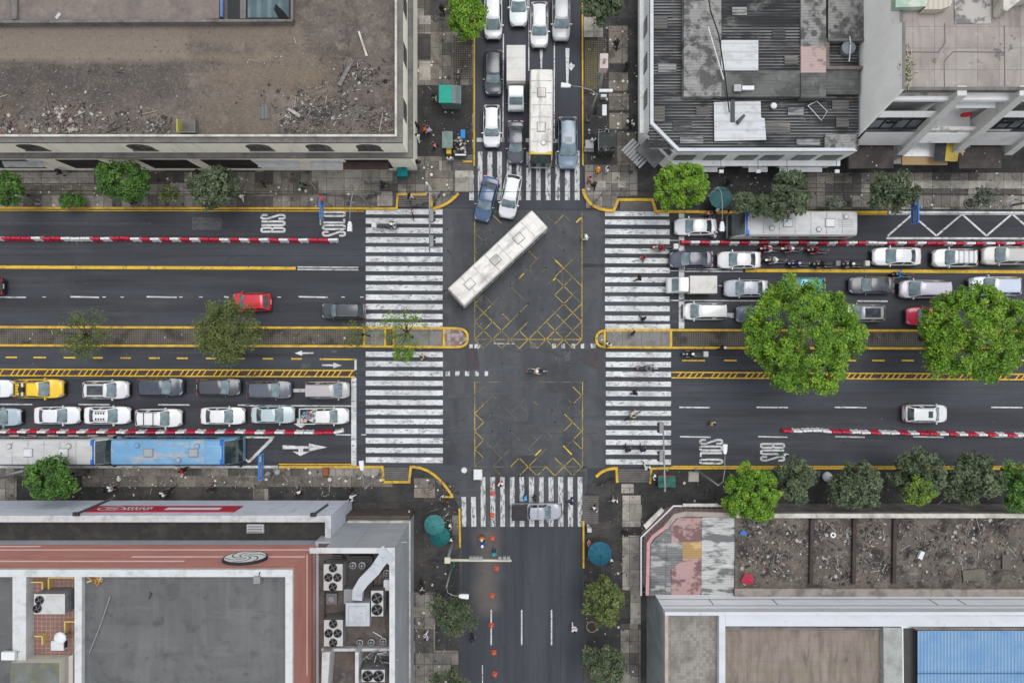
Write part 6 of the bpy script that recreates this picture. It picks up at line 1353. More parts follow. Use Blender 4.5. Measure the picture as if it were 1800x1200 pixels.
# ---- motorcycles and bicycles
MOTO = []
def moto():
    if MOTO: return MOTO
    def p(n,m,mats,sm=False,par=None): MOTO.append((n,m.mesh(n,mats,sm),par,(0,0,0)))
    for xx in (.66,-.62):
        m=MB(); m.wheel(xx,0,.30,.30,.11,16); p('wheel',m,[RUBBER,RIM],'auto')
    m=MB(); m.tube([(.66,0,.3),(.45,0,.85),(.40,0,.95)],.045); m.tube([(.42,0,.78),(0,0,.55),(-.3,0,.6),(-.62,0,.3)],.05); m.obox((.05,0,.42),(.42,.28,.32)); p('frame',m,DARKM)
    m=MB(); m.loft([[(x,y*w,z+h*zz) for y,zz in ((-.7,0),(-1,.5),(-.6,1),(.6,1),(1,.5),(.7,0))] for x,w,z,h in ((.40,.07,.72,.14),(.28,.15,.70,.24),(.02,.14,.68,.22),(-.1,.10,.68,.12))]); p('tank',m,PAINT,'auto')
    m=MB(); m.loft([[(x,y*w,z+h*zz) for y,zz in ((-1,0),(-.9,1),(.9,1),(1,0))] for x,w,z,h in ((-.02,.09,.72,.08),(-.25,.14,.70,.12),(-.55,.13,.74,.10),(-.78,.08,.80,.06))]); p('seat',m,BLACKP,'auto')
    m=MB(); m.tube([(.30,-.36,.98),(.40,-.2,1.02),(.42,0,.98),(.40,.2,1.02),(.30,.36,.98)],.025); m.tube([(.38,-.2,1.0),(.42,-.3,1.2)],.012,4); m.tube([(.38,.2,1.0),(.42,.3,1.2)],.012,4); m.obox((.42,-.32,1.22),(.03,.14,.09)); m.obox((.42,.32,1.22),(.03,.14,.09)); p('handlebar',m,DARKM)
    m=MB(); m.blob((.56,0,.86),(.10,.11,.11),2); p('headlight',m,LAMP_W,True)
    m=MB(); m.loft([[(x,y,.63+z) for y,z in ((-.09,0),(-.07,.05),(.07,.05),(.09,0))] for x,z in ((.90,-.08),(.66,.0),(.45,-.06))]); p('fender',m,PAINT); m=MB(); m.loft([[(x,y*1.2,z) for y in (-.09,.09)] + [(x,y*1.2,z+.03) for y in (.09,-.09)] for x,z in ((-.5,.66),(-.85,.62))]); p('fender',m,PAINT)
    m=MB(); m.tube([(.1,.16,.3),(-.3,.18,.3),(-.85,.2,.4)],.045); p('exhaust',m,CHROME,True)
    m=MB(); m.obox((-.88,0,.70),(.06,.16,.08)); p('tail_light',m,LAMP_R)
    return MOTO
def motorcycle(px,py,head,col,label,group=None,box=None,sc=1.0):
    t = instance(moto(),'motorcycle',label,'motorcycle',(*P(px,py,.5)[:2],.012),R(head),col,group,(sc,sc,sc))
    if box:
        m=MB(); m.loft([[(-.95+a*.21*q,b*.24*q,z) for a,b in ((-1,-.8),(-.8,-1),(.8,-1),(1,-.8),(1,.8),(.8,1),(-.8,1),(-1,.8))] for z,q in ((.84,.9),(1.15,1),(1.26,.85))]); o=m.build('top_box',M('top_box_%s'%box[1],box[0],rough=.5),t)
    return t
BIKE=[]
def bike():
    if BIKE: return BIKE
    def p(n,m,mats,sm=False): BIKE.append((n,m.mesh(n,mats,sm),None,(0,0,0)))
    for xx in (.52,-.52):
        m=MB(); n=20; m.tube([(xx+.33*math.cos(2*math.pi*j/n),0,.34+.33*math.sin(2*math.pi*j/n)) for j in range(n+1)],.02,5)
        for k in range(6): a=k*math.pi/6; m.tube([(xx+.33*math.cos(a),0,.34+.33*math.sin(a)),(xx-.33*math.cos(a),0,.34-.33*math.sin(a))],.004,3)
        p('wheel',m,RUBBER,True)
    m=MB(); m.tube([(.52,0,.34),(.38,0,.9)],.018); m.tube([(.40,0,.82),(-.12,0,.80)],.018); m.tube([(.40,0,.78),(0,0,.34)],.018); m.tube([(-.16,0,.92),(0,0,.34),(-.52,0,.34),(-.12,0,.78)],.016); p('frame',m,PAINT,True)
    m=MB(); m.tube([(.25,-.28,.98),(.38,-.1,.96),(.38,.1,.96),(.25,.28,.98)],.016); p('handlebar',m,DARKM,True)
    m=MB(); m.loft([[(x,y,.93) for y in (-w,w)]+[(x,y,.98) for y in (w,-w)] for x,w in ((-.02,.03),(-.2,.08),(-.28,.07))]); p('saddle',m,BLACKP)
    m=MB(); m.tube([(0,-.14,.20),(0,0,.34),(0,.14,.48)],.02); p('pedal',m,DARKM)
    return BIKE
gM='motorcycles waiting below the barrier row'
MOTOS = [(1353,437.5,180,(.45,.06,.05),'red and white motorcycle first in the upper row of waiting motorcycles',gM,None),
 (1390,437.5,180,(.62,.45,.46),'white and pink motorcycle second in the upper row of waiting motorcycles',gM,None),
 (1436,440,180,(.40,.02,.04),'dark red motorcycle last in the upper row of waiting motorcycles',gM,None),
 (1362,457.5,180,(.60,.60,.60),'white motorcycle leftmost in the lower row of waiting motorcycles',gM,None),
 (1402,463.5,180,(.03,.05,.22),'blue motorcycle second in the lower row of waiting motorcycles',gM,None),
 (1446,464.5,180,BLK,'black motorcycle third in the lower row of waiting motorcycles',gM,((.16,.16,.17),'grey')),
 (1497,464.5,180,(.04,.04,.04),'black motorcycle with pale top box at the end of the lower row',gM,((.5,.49,.45),'pale')),
 (1584,482.5,180,(.05,.06,.10),'dark motorcycle straddling the yellow line with blue clad rider',None,None),
 (1165,435,180,(.38,.03,.05),'red motorcycle alone on the right crosswalk beside the barrier row',None,((.6,.58,.57),'white')),
 (944,652,0,(.03,.03,.035),'black motorcycle alone in the middle of the junction',None,None),
 (1217,622,180,(.03,.03,.03),'black motorcycle in the two-way lane right of the lower crosswalk',None,((.5,.5,.48),'dull')),
 (1137,647,0,(.12,.12,.12),'grey motorcycle crossing the lower right crosswalk',None,None),
 (680,398,0,(.05,.05,.05),'black motorcycle with white box on the upper left crosswalk',None,((.62,.62,.62),'snow')),
 (806,143,90,(.03,.03,.035),'black motorcycle parked above the teal roofed kiosk',None,None),
 (1258,372,60,(.5,.5,.5),'white scooter parked beside the dark teal umbrella',None,None)]
for px,py,h_,c,l,g_,b in MOTOS: motorcycle(px,py,h_,c,l,g_,b,1.15)
for px,py,h_,c,l in ((724,369,-80,(.35,.05,.05),'red bicycle on the kerb ramp beside the upper left crosswalk'),(738,361,15,(.1,.12,.1),'dark green bicycle on the kerb ramp at the upper left corner'),
    (768,352,60,(.06,.06,.12),'blue-black bicycle leaning by the curved yellow kerb at upper left'),(1049,352,50,(.06,.07,.2),'blue bicycle by the curved yellow kerb at upper right'),
    (1112,731,30,(.25,.12,.1),'brown bicycle ridden across the lower right crosswalk'),(1063,846,25,(.05,.05,.05),'black bicycle lying by the rounded corner at lower right'),
    (655,345,20,(.1,.1,.1),'black bicycle parked behind the upper left street lamp')):
    instance(bike(),'bicycle',l,'bicycle',(*P(px,py,.4)[:2],.15 if py<366 or py>822 else .012),R(h_),c,None,(1.1,1.1,1.1))
# ================================================================= street furniture
# barrier blocks
def barrier_mesh():
    m = MB(); L,W,Hb = .93,.40,.75
    prof = lambda w,q: [(-w/2,0.06),(-w/2,.22),(-w*.27,.42),(-w*.22,Hb*q),(w*.22,Hb*q),(w*.27,.42),(w/2,.22),(w/2,.06)]
    xs = [(-L/2,.8,.95),(-L/2+.04,1,1),(-L*.22,1,1),(-L*.2,.93,.97),(-L*.06,.93,.97),(-L*.04,1,1),(L*.04,1,1),(L*.06,.93,.97),(L*.2,.93,.97),(L*.22,1,1),(L/2-.04,1,1),(L/2,.8,.95)]
    m.loft([[(x,a,b) for a,b in prof(W*s,q)][::-1] for x,s,q in xs]); m.cyl(0,0,Hb-.005,Hb+.03,.07,10,0,.06)
    for s_ in (-1,1): m.box(s_*L/2-.05,s_*L/2+.05,-.07,.07,.3,.55)
    for s_ in (-.3,.3): m.box(s_-.09,s_+.09,-W/2-.015,W/2+.015,0,.12)
    return m
BMAT = M('barrier_plastic',(1,1,1),[('n',(.2,.17,.16),.35,2.2,.5,.72,7)],rough=.5,objcol=True,coord='obj')
bme = barrier_mesh().mesh('barrier',BMAT,'auto')
BRED=(.46,.02,.05); BWHT=(.66,.65,.63)
def row(pat,x0,dx,yf,desc,group,seed):
    r = random.Random(seed); n = {'R':0,'W':0}; 
    for i,c in enumerate(pat):
        px = x0+dx*(i+.5)*1.0; n[c]+=1
        o = bpy.data.objects.new('barrier_block',bme); COL.objects.link(o)
        o.location = (*P(px,yf(px)+r.uniform(-.4,.4),.5)[:2],.012); a = math.atan2(-(yf(px+4)-yf(px-4)),8)
        o.rotation_euler=(0,0,a+R(r.uniform(-3,3))+(R(10) if i==0 and seed in (2,) else 0)); o.color=(*(BRED if c=='R' else BWHT),1); o.scale=(abs(dx)*S/1.03,1.06,1)
        tag(o,'%s plastic barrier block, %s %s one %s'%({'R':'red','W':'white'}[c],ORD[n[c]-1],{'R':'red','W':'white'}[c],desc),'barrier',group)
p1='WRRWRWRWRWRWRRWRWRWRWRRWRWWWRRWRR'+'RWWRW'
row(p1,594,-17.35,lambda x:418.6+ (x/592)*3.4-2*max(0,1-abs(x-210)/40)*.6,'from the crosswalk in the upper left row','upper left barrier row',1)
row('WRRWWRW'+'RW'*16,604,-17.35,lambda x:758.3+x/600*1.6-(2 if x>588 else 0),'from the crosswalk in the lower left row','lower left barrier row',2)
row('RWRWRWRWRWRWRWRWRWRWWRWRWRRWRWRWRWRWRWR',1196,17.25,lambda x:426+(x-1196)/600*1.8,'from the crosswalk in the upper right row','upper right barrier row',3)
row('RWWWWRRWWRWWRWRRWRWRWRWRWRWRW',1375.5,17.1,lambda x:757+(x-1376)/424*8-2.2*max(0,1-abs(x-1435)/30),'from the left end of the lower right row','lower right barrier row',4)
# cones
def cone(px,py,label):
    t = thing('traffic_cone',label,'traffic cone',(*P(px,py,.3)[:2],.012),random.Random(px+py).uniform(-.3,.3),'orange cones along the lower street')
    m=MB(); m.box(-.22,.22,-.22,.22,0,.06); m.build('base',M('cone_red',(.62,.07,.03),rough=.6),t)
    m=MB(); n=14; m.loft([[(r*math.cos(2*math.pi*j/n),r*math.sin(2*math.pi*j/n),z) for j in range(n)] for r,z in ((.17,.06),(.04,.7))]); m.build('cone_body',M('cone_orange',(.72,.12,.02),rough=.6),t,'auto')
    m=MB(); m.loft([[(r*math.cos(2*math.pi*j/n),r*math.sin(2*math.pi*j/n),z) for j in range(n)] for r,z in ((.118,.37),(.092,.5))],0,False); m.build('reflective_band',WHITEM,t,'auto')
for px,py,l in ((866,868,'orange cone on the lower crosswalk, uppermost of the line'),(865,906,'orange cone on the lower crosswalk left of the pale pickup'),(865,947,'pinkish orange cone beside the blue clad road workers'),(872.5,1000,'orange cone just below the sign gantry arm'),(864.5,1048,'orange cone beside the lower end of the pale road stain'),(863.5,1100,'orange cone on the left white lane dash'),(868,1148,'orange cone just below the left white lane dash'),(869.5,1186,'orange cone nearest the bottom edge')): cone(px,py,l)
# street lamps
def lamp(base,top,arm,label,z=7.5,r=.11):
    b = Vector(P(*base)); tp = Vector(P(*top,z)); t = thing('street_lamp',label,'street lamp',(b.x,b.y,KZ))
    m=MB(); m.tube([(0,0,0),(0,0,.5)],.17,10); m.tube([(0,0,.5),(tp.x-b.x,tp.y-b.y,z)],[r*.85,r*.65],8); m.build('pole',STEEL,t,True)
    pts=[Vector(P(*q,z+.25*math.sin(math.pi*min(1,i/len(arm)))))-b for i,q in enumerate(arm)]
    m=MB(); m.tube([(tp.x-b.x,tp.y-b.y,z-.1)]+[tuple(p) for p in pts],.034,6); m.build('arm',STEEL,t,True)
    d=(pts[-1]-pts[-2]); d.z=0; d.normalize(); n=Vector((-d.y,d.x,0)); p=pts[-1]
    m=MB(); m.loft([[tuple(p+d*a+n*w*q+Vector((0,0,zz))) for q,zz in ((-1,-.05),(-.8,.08),(.8,.08),(1,-.05))] for a,w in ((-.1,.12),(.15,.2),(.7,.23),(.75,.2))]); m.build('lamp_head',WHITEM,t,'auto')
    return t
def vb(top,z=7.5): k=kz(z); return (900+(top[0]-900)*k,600+(top[1]-600)*k)
for top,arm,l in (((624,334),[(619,346),(616,370),(615.5,392)],'street lamp with arm over the bus lane beside the left SOLO lettering'),
    ((1262,330),[(1267,338),(1269,360),(1268.5,392)],'street lamp reaching over the white sedan beside the dark teal umbrella'),
    ((1262,852),[(1270,846),(1273,825),(1273.5,795)],'street lamp over the right SOLO lettering'),
    ((642,858),[(640,850),(638.5,836),(637,824)],'street lamp at the lower left corner beside the kerb notch'),
    ((1049,166),[(1040,160),(1020,154),(1001,152)],'street lamp reaching left over the north street'),
    ((785,1030),[(787,1040),(798,1045),(809,1046)],'street lamp with white head above the lower feathery tree')): lamp(vb(top),top,arm,l)
for a,b,l,hd in (((70,356),(30,344),'grey leaning street pole at the left edge of the upper left pavement',(-10,338)),((-2,838),(42,827),'grey street pole at the left edge of the lower pavement',None),((1778,361),(1835,352),'grey street pole at the right edge of the upper right pavement',None)):
    b0=Vector(P(*a)); z=6.0; tp=Vector(P(*b,z)); t=thing('street_pole',l,'pole',(b0.x,b0.y,KZ)); m=MB(); m.tube([(0,0,0),(tp.x-b0.x,tp.y-b0.y,z)],[.13,.1],8); m.build('pole',STEEL,t,True); m=MB(); m.cyl(0,0,0,.12,.3,12); m.build('base_plate',STEEL,t)
# transformer pole
tt=thing('utility_pole','utility pole with a pinkish transformer on the upper right pavement','utility pole',P(1046,200,0)); b=Vector(P(1046,200,0)); tp=Vector(P(1063,105,9)); d=tp-b
m=MB(); m.tube([(0,0,0),tuple(d)],[.16,.12],8); m.build('pole',STEEL,tt,True)
m=MB(); q=d*.97; m.box(q.x-.35,q.x+.35,q.y-.5,q.y+.25,q.z-1.2,q.z-.2); m.obox((q.x,q.y+.5,q.z-.4),(.7,.5,.5)); m.build('transformer',M('transformer_pink',(.52,.43,.41),[('n',(.25,.2,.2),.5,2.0,.55,.7)],coord='obj'),tt)
m=MB(); m.box(-.3,.9,.1,.35,5.5,5.7); m.box(.3,.7,-1.2,-.2,3,3.2); m.build('crossarm',WHITEM,tt)
# signal masts
def signal(base,ptop,a0,a1,lights,label,z=6.3,side=1):
    b=Vector(P(*base)); t=thing('traffic_signal',label,'traffic signal',(b.x,b.y,KZ))
    tp=Vector(P(*ptop,z+.8))-b; m=MB(); m.tube([(0,0,0),tuple(tp)],[.13,.09],8); m.build('pole',WHITEM if side>0 else STEEL,t,True)
    p0=Vector(P(*a0,z))-b; p1=Vector(P(*a1,z))-b; m=MB(); m.tube([tuple(tp*(z/(z+.8))),tuple(p0),tuple(p1)],[.09,.09,.06],8); m.build('arm',STEEL,t,True)
    for px,py in lights:
        q=Vector(P(px,py,z))-b; g=MB(); g.loft([[(q.x+a,q.y+c,z_) for a,c in ((-.16,-.5),(.16,-.5),(.16,.5),(-.16,.5))] for z_ in (z-.25,z+.22)]); h=g.build('signal_head',M('signal_grey',(.20,.20,.20),[('n',(.3,.3,.3),.6,3,.5,.66)],rough=.5,coord='obj'),t)
        g=MB()
        for k in range(3): g.wheel(0,0,0,.001,.001,3) if False else g.loft([[(q.x+side*.17,q.y+.32-.32*k+.12*math.cos(2*math.pi*j/10),z+.12*math.sin(2*math.pi*j/10)) for j in range(10)],[(q.x+side*.32,q.y+.32-.32*k+.12*math.cos(2*math.pi*j/10),z+.13*math.sin(2*math.pi*j/10)) for j in range(10)]])
        sub('lens_hood',g,BLACKP,h)
    return t
signal((764,345),(750,322),(755.5,338),(755.5,445),((759.5,381),(759.5,425)),'traffic signal mast reaching over the upper left crosswalk')
signal((1170,842),(1168,862),(1168,850),(1165,742),((1161,751),(1161,801)),'traffic signal mast reaching over the lower right crosswalk',side=-1)
b=Vector(P(797,946)); t=thing('sign_gantry','cream gantry arm with small signs reaching over the lower street','sign gantry',(b.x,b.y,KZ)); z=6.8; tp=Vector(P(787,983,z))-b
m=MB(); m.tube([(0,0,0),tuple(tp)],[.16,.12],8); m.build('pole',STEEL,t,True); p1=Vector(P(899,984,z))-b; m=MB(); m.tube([tuple(tp),tuple(p1)],[.13,.1],8); m.build('arm',M('cream_paint',(.55,.52,.40)),t,True)
for k,px in enumerate((828,834,840,846,879,887,894)):
    q=Vector(P(px,979,z))-b; m=MB(); m.box(q.x-.14,q.x+.14,q.y-.1,q.y+.14,z-.2,z+.25); m.build('signal_box',STEEL,t)
m=MB(); m.box(tp.x-.25,tp.x+.25,tp.y-.25,tp.y+.25,z-.1,z+.15); m.build('cap',MATS['cream_paint'],t)
# blue bus stop signs: panel across the lane, seen leaning outwards
SBL=M('sign_blue',(.015,.16,.55),[('n',(.02,.22,.62),.6,1.0,.45,.66)],rough=.4); SWH=M('sign_white2',(.72,.76,.80),rough=.5)
def bussign(xb,xt,y0,y1,label,face,z0=3.0,z1=4.2,post='a',pale=True,redtop=False,tail=False):
    x=X(xb,z0); ya,yb_=Y(y0,3.6),Y(y1,3.6); py=ya if post=='a' else yb_
    t=thing('bus_stop_sign',label,'sign',(x,py,KZ)); f=face
    m=MB(); m.tube([(0,0,0),(0,0,z1)],.06,8); m.build('post',STEEL,t,True)
    lo,hi=sorted((ya-py,yb_-py)); L=hi-lo
    m=MB(); m.box(-.05,.05,lo,hi,z0,z1); p=m.build('panel',SBL,t)
    m=MB(); xx=f*.053
    def bar(u0,u1,v0,v1):
        a,b=lo+L*u0,lo+L*u1; q=[(xx,a,z0+(z1-z0)*v0),(xx,b,z0+(z1-z0)*v0),(xx,b,z0+(z1-z0)*v1),(xx,a,z0+(z1-z0)*v1)]; m.quad(q if f>0 else q[::-1])
    for u in ((.02,.98,.02,.05),(.02,.98,.95,.98),(.02,.035,.05,.95),(.965,.98,.05,.95),(.62,.635,.05,.95)): bar(*u)
    if pale: bar(.70,.93,.5,.9)
    r=random.Random(int(x*10))
    for v in (.34,.52,.70):
        u=.1
        while u<.55: w=r.uniform(.02,.06); bar(u,min(u+w,.57),v,v+.09); u+=w+.02
    sub('lettering',m,SWH,p)
    if redtop:
        m=MB(); m.cyl(0,0,z0+.6,z0+.75,.27,18); m.blob((0,0,z0+.8),(.24,.24,.18),2); m.build('red_globe',M('globe_red',(.55,.06,.04),rough=.5),t)
    if tail: m=MB(); m.box(-.06,.06,lo-.6,lo-.01,z0+.2,z1-.2); m.build('grey_end',STEEL,t)
    return t
bussign(1600.5,1612,349,394,'blue panel sign with pale square over the right zigzag bus stop',-1)
bussign(463.5,458,797,843,'blue panel sign standing at the kerb by the lower left zigzag bus stop',1,post='b')
bussign(569,564,350,386,'blue panel sign with red globe beside the left SOLO lettering',1,redtop=True,tail=True,pale=False)
# umbrellas
def umbrella(px,py,r,col,label,z=2.35):
    t=thing('umbrella',label,'umbrella',(*P(px,py,z)[:2],KZ),.2); n=10
    m=MB(); m.tube([(0,0,0),(0,0,z)],.03,6); m.build('pole',STEEL,t,True)
    m=MB(); R_=r*S*kz(z); rim=[]; vs=[(0,0,z+.15)]; fs=[]
    for j in range(n*2):
        a=math.pi*j/n; q=1 if j%2==0 else .955; vs.append((R_*.5*math.cos(a),R_*.5*math.sin(a),z-.06-(.04 if j%2 else 0)))
    for j in range(n*2):
        a=math.pi*j/n; q=1 if j%2==0 else .97; vs.append((R_*q*math.cos(a),R_*q*math.sin(a),z-.40-(.03 if j%2 else 0)))
    k=n*2
    for j in range(k): i=(j+1)%k; fs+= [(0,1+j,1+i),(1+j,1+k+j,1+k+i,1+i)]
    m.add(vs,fs); m.build('canopy',M('umbrella_%s'%col[1],col[0],[('n',tuple(c*.6 for c in col[0]),.5,1.0,.45,.66,5)],rough=.7,coord='obj'),t)
    m=MB()
    for j in range(0,k,2): m.tube([(0,0,z+.16),vs[1+j][:2]+(vs[1+j][2]+.012,),vs[1+k+j][:2]+(vs[1+k+j][2]+.012,)],.012,4)
    m.build('rib',M('umbrella_rib_%s'%col[1],tuple(c*.7 for c in col[0])),t); return t
TEAL=((.03,.23,.22),'teal'); 
umbrella(763,923.5,18.5,((.05,.21,.21),'pale_teal'),'larger pale teal umbrella overlapping its neighbour at the lower left corner',2.5)
umbrella(773,943.5,18,((.012,.13,.13),'deep_teal'),'deep green teal umbrella partly under the paler one at lower left',2.2)
umbrella(1055,974,21.5,((.015,.11,.17),'blue_teal'),'blue umbrella alone on the lower right pavement')
umbrella(1268,346,20,((.05,.14,.15),'dark_teal'),'dull dark teal umbrella beneath the street lamp at upper right')
# kiosks, stalls
t=thing('kiosk','kiosk with bright teal roof and grey roof half on the upper left pavement','kiosk',(*P(791,166,2.2)[:2],0)); x0=-1.0
m=MB(); m.box(-.9,.9,-.75,.75,KZ,2.2); m.build('cabin',M('kiosk_wall',(.12,.16,.16)),t)
m=MB(); m.box(-1.05,.18,-.85,.85,2.2,2.32); m.build('teal_roof',M('roof_teal',(.0,.32,.24),[('n',(.0,.24,.18),.5,1.0,.45,.66)],rough=.5,coord='obj'),t)
m=MB(); m.loft([[(.19,-.85,2.2),(.19,-.85,2.28),(.19,.85,2.28),(.19,.85,2.2)],[(1.05,-.85,2.0),(1.05,-.85,2.08),(1.05,.85,2.08),(1.05,.85,2.0)]]); m.build('grey_roof',M('roof_slate',(.17,.21,.21),[('n',(.11,.13,.13),.6,1.5,.45,.66)],coord='obj'),t)
t=thing('vendor_stall','cluttered vendor stall with dull green tarp and blue crate on upper left pavement','stall',(*P(800,250,1.2)[:2],0)); r_=random.Random(6)
m=MB(); m.add([(-1.2+a*.5,.9-b*.8,1.7+.12*math.sin(a*2.1+b)) for b in range(3) for a in range(3)],[(0,3,4,1),(1,4,5,2),(3,6,7,4),(4,7,8,5)]); m.build('tarp',M('tarp_dull_green',(.16,.22,.20),[('n',(.28,.33,.31),.6,2,.5,.66)],coord='obj'),t)
m=MB()
for i in range(60): m.obox((r_.uniform(-.1,1.0),r_.uniform(-1.1,.9),.7+r_.random()*.4),(r_.uniform(.08,.35),r_.uniform(.08,.3),.15),r_.random()*3,r_.randint(0,3))
m.box(-.2,1.1,-1.2,1.0,.4,.7,3); m.build('goods',[M('goods_grey',(.25,.25,.24)),M('goods_brown',(.14,.09,.06)),M('goods_pale',(.5,.48,.45)),M('goods_dark',(.03,.03,.03))],t)
m=MB(); m.box(.55,.98,.35,1.15,1.2,1.4); m.build('blue_crate',M('crate_blue',(.03,.22,.55)),t)
m=MB(); m.box(.0,1.05,-1.28,-1.14,.9,1.2); m.build('pale_bar',WHITEM,t)
t=thing('kiosk','dark square kiosk with cluttered dark roof on the upper right pavement','kiosk',(*P(1067,247,2.1)[:2],0)); m=MB(); m.box(-.8,.8,-.95,.95,KZ,2.1); m.build('cabin',M('kiosk_dark',(.05,.055,.055)),t)
m=MB(); m.box(-.9,.9,-1.05,1.05,2.1,2.18); m.build('roof',M('kiosk_roof_dark',(.035,.04,.04),[('n',(.10,.105,.1),.7,1.2,.5,.66)],coord='obj'),t); m=MB()
for i in range(26): m.obox((r_.uniform(-.8,.8),r_.choice((-.85,.85))+r_.uniform(-.12,.12),2.25),(.3,.14,.12),r_.random()*3,r_.randint(0,1))
m.box(-.86,-.80,-.85,.85,2.2,2.26); m.build('roof_clutter',[M('clutter_grey',(.18,.19,.19)),M('clutter_dark',(.06,.06,.06))],t)
def boxthing(name,cat,label,px,py,sx,sy,h,col,lid=True,rz=0,z=KZ):
    t=thing(name,label,cat,(*P(px,py,h)[:2],z),rz); mt=M('body_'+label[:18].replace(' ','_'),col,[('n',tuple(c*.5 for c in col),.5,2.0,.5,.68,6)],rough=.5,coord='obj')
    m=MB(); m.loft([[(sx/2*q*a,sy/2*q*b,zz) for a,b in ((-1,-1),(1,-1),(1,1),(-1,1))] for q,zz in ((.86,.08),(1,h-.12))]); m.build('body',mt,t)
    if lid: m=MB(); m.loft([[(sx/2*q*a,sy/2*q*b,zz) for a,b in ((-1,-1),(1,-1),(1,1),(-1,1))] for q,zz in ((1.06,h-.119),(1.06,h-.05),(.9,h))]); m.build('lid',mt,t)
    return t
boxthing('bin','bin','teal square bin at the base of the cream building corner',707,303,.95,.72,1.3,(.0,.22,.24))
boxthing('crate','crate','white striped board box on the lower crosswalk corner of the junction',840,834,.8,.95,.8,(.66,.66,.66),z=.012)
boxthing('cabinet','cabinet','small pale utility cabinet left of the dark square kiosk',1036,254,.8,.8,1.0,(.3,.3,.29))
boxthing('cabinet','cabinet','white little box beside the utility pole on upper right pavement',1061,169,.55,.28,.9,(.6,.6,.6))
boxthing('planter_box','planter','rusty red box on the lower left pavement near the stop line',572,829,.55,.75,.8,(.25,.07,.04))
boxthing('crate','crate','yellow crate on the vendor stall edge at upper left',789,265,.45,.6,1.0,(.62,.42,.04))
boxthing('cabinet','cabinet','pale small cabinet on the lower right pavement above the blue umbrella',1036,931,.4,.4,1.1,(.5,.5,.5))
boxthing('bench','bench','pale concrete block on the paving right of the upper left corner ramp',1035,262,.9,.5,.5,(.34,.33,.31))
t=thing('vendor_cart','vendor cart with green tarp and red base at the lower right corner','cart',(*P(1172,845,1.3)[:2],0)); m=MB(); m.box(-.7,.7,-.5,.5,.5,1.1); m.build('body',M('cart_red',(.25,.03,.04)),t)
m=MB(); m.add([(-.85+a*.42,-.6+b*.55,1.35+.1*math.sin(a*1.7+b*2)) for b in range(3) for a in range(5)],[(b*5+a,b*5+a+1,(b+1)*5+a+1,(b+1)*5+a) for b in range(2) for a in range(4)]); m.build('tarp',M('tarp_green',(.04,.15,.11),[('n',(.02,.07,.06),.6,1.5,.45,.66)],coord='obj'),t)
for sx in (-.6,.6): m=MB(); m.wheel(sx,-.55,.3,.3,.08); m.build('wheel',[RUBBER,RIM],t)
m=MB(); m.cyl(0,0,0,.03,.28,18); o=m.build('lid_disc',WHITEM); o.location=P(816,826,.012); tag(o,'small white disc lying on the junction asphalt near the lower left corner','disc')
m=MB(); m.tube([(.16*math.cos(a),.16*math.sin(a),.9) for a in [2*math.pi*i/14 for i in range(15)]],.05); m.tube([(0,.16,.9),(0,.16,0)],.03); o=m.build('ring_post',M('ring_green',(.0,.25,.13))); o.location=P(797,988,.14); tag(o,'small green ring post below the gantry pole at lower left','post')
for px,py,l in ((600,838,'thin white bollard, left of two below the lower left kerb'),(637,836,'thin white bollard beside the lower left street lamp')):
    t=thing('bollard',l,'bollard',P(px,py,.0)); m=MB(); m.cyl(0,0,KZ,.9,.06,10); m.build('post',WHITEM,t); m=MB(); m.blob((0,0,.93),.08,2); m.build('cap',WHITEM,t)
for px,py,l,c in ((489,829,'grey plastic sack left of the red box on the lower left pavement',(.3,.31,.33)),(473,833,'small pale sack beside the blue sign on the lower left pavement',(.28,.27,.25)),(1452,882,'x',None),(1452-0,0,'x',None)):
    if c is None: continue
    m=MB(); m.blob((0,0,.3),(.33,.36,.32),2,0,.08,random.Random(px)); o=m.build('sack',M('sack_%d'%px,c,[('n',tuple(q*.5 for q in c),.6,2,.45,.66)],coord='obj'),None,True); o.location=P(px,py,KZ); tag(o,l,'sack')
m=MB(); m.blob((0,0,.3),(.45,.5,.4),2,0,.15,random.Random(3)); o=m.build('sack',WHITEM,None,True); o.location=P(1452,837,KZ); tag(o,'white sack lying between the dark trees at lower right','sack')
# planters (round tree pits)
for px,py,l in ((237,354,'round dark tree pit ring on the upper left pavement'),(1703,358,'round tree pit ring on the upper right pavement'),(1040,1100,'wide round tree pit below the lower right round tree')):
    m=MB(); n=20; m.loft([[(q*math.cos(2*math.pi*j/n),q*math.sin(2*math.pi*j/n),zz) for j in range(n)] for q,zz in ((.55,0),(.55,.22),(.46,.22),(.46,.05))],0,cap=False); m.cyl(0,0,.0,.06,.46,n,1)
    o=m.build('tree_pit',[KERB,M('soil',(.045,.03,.022))]); o.location=P(px,py,KZ); tag(o,l,'tree pit')
# overhead cables
def cable(pts,r,label):
    m=MB(); P3=[Vector(P(*q)) for q in pts]; out=[]
    for a,b in zip(P3,P3[1:]):
        for i in range(8): f=i/8; p=a*(1-f)+b*f; out.append((p.x,p.y,p.z-.4*4*f*(1-f)))
    out.append(tuple(P3[-1])); m.tube(out,r,5); tag(m.build('overhead_cable',M('cable_black',(.012,.012,.012))),label,'cable')
cable([(-110,333,7),(620,336,7),(1262,334,7),(1910,343,7)],.028,'long thin black cable strung above the upper pavements and junction corner')
cable([(-110,341,6.5),(700,338,6.5)],.02,'second thinner cable below the long one at upper left')
cable([(1262,328,7.2),(1910,332,7.2)],.022,'thin cable from the upper right street lamp to the right edge')
cable([(1056,975,6),(1056,1310,6)],.018,'thin cable running down the lower right pavement over the trees')
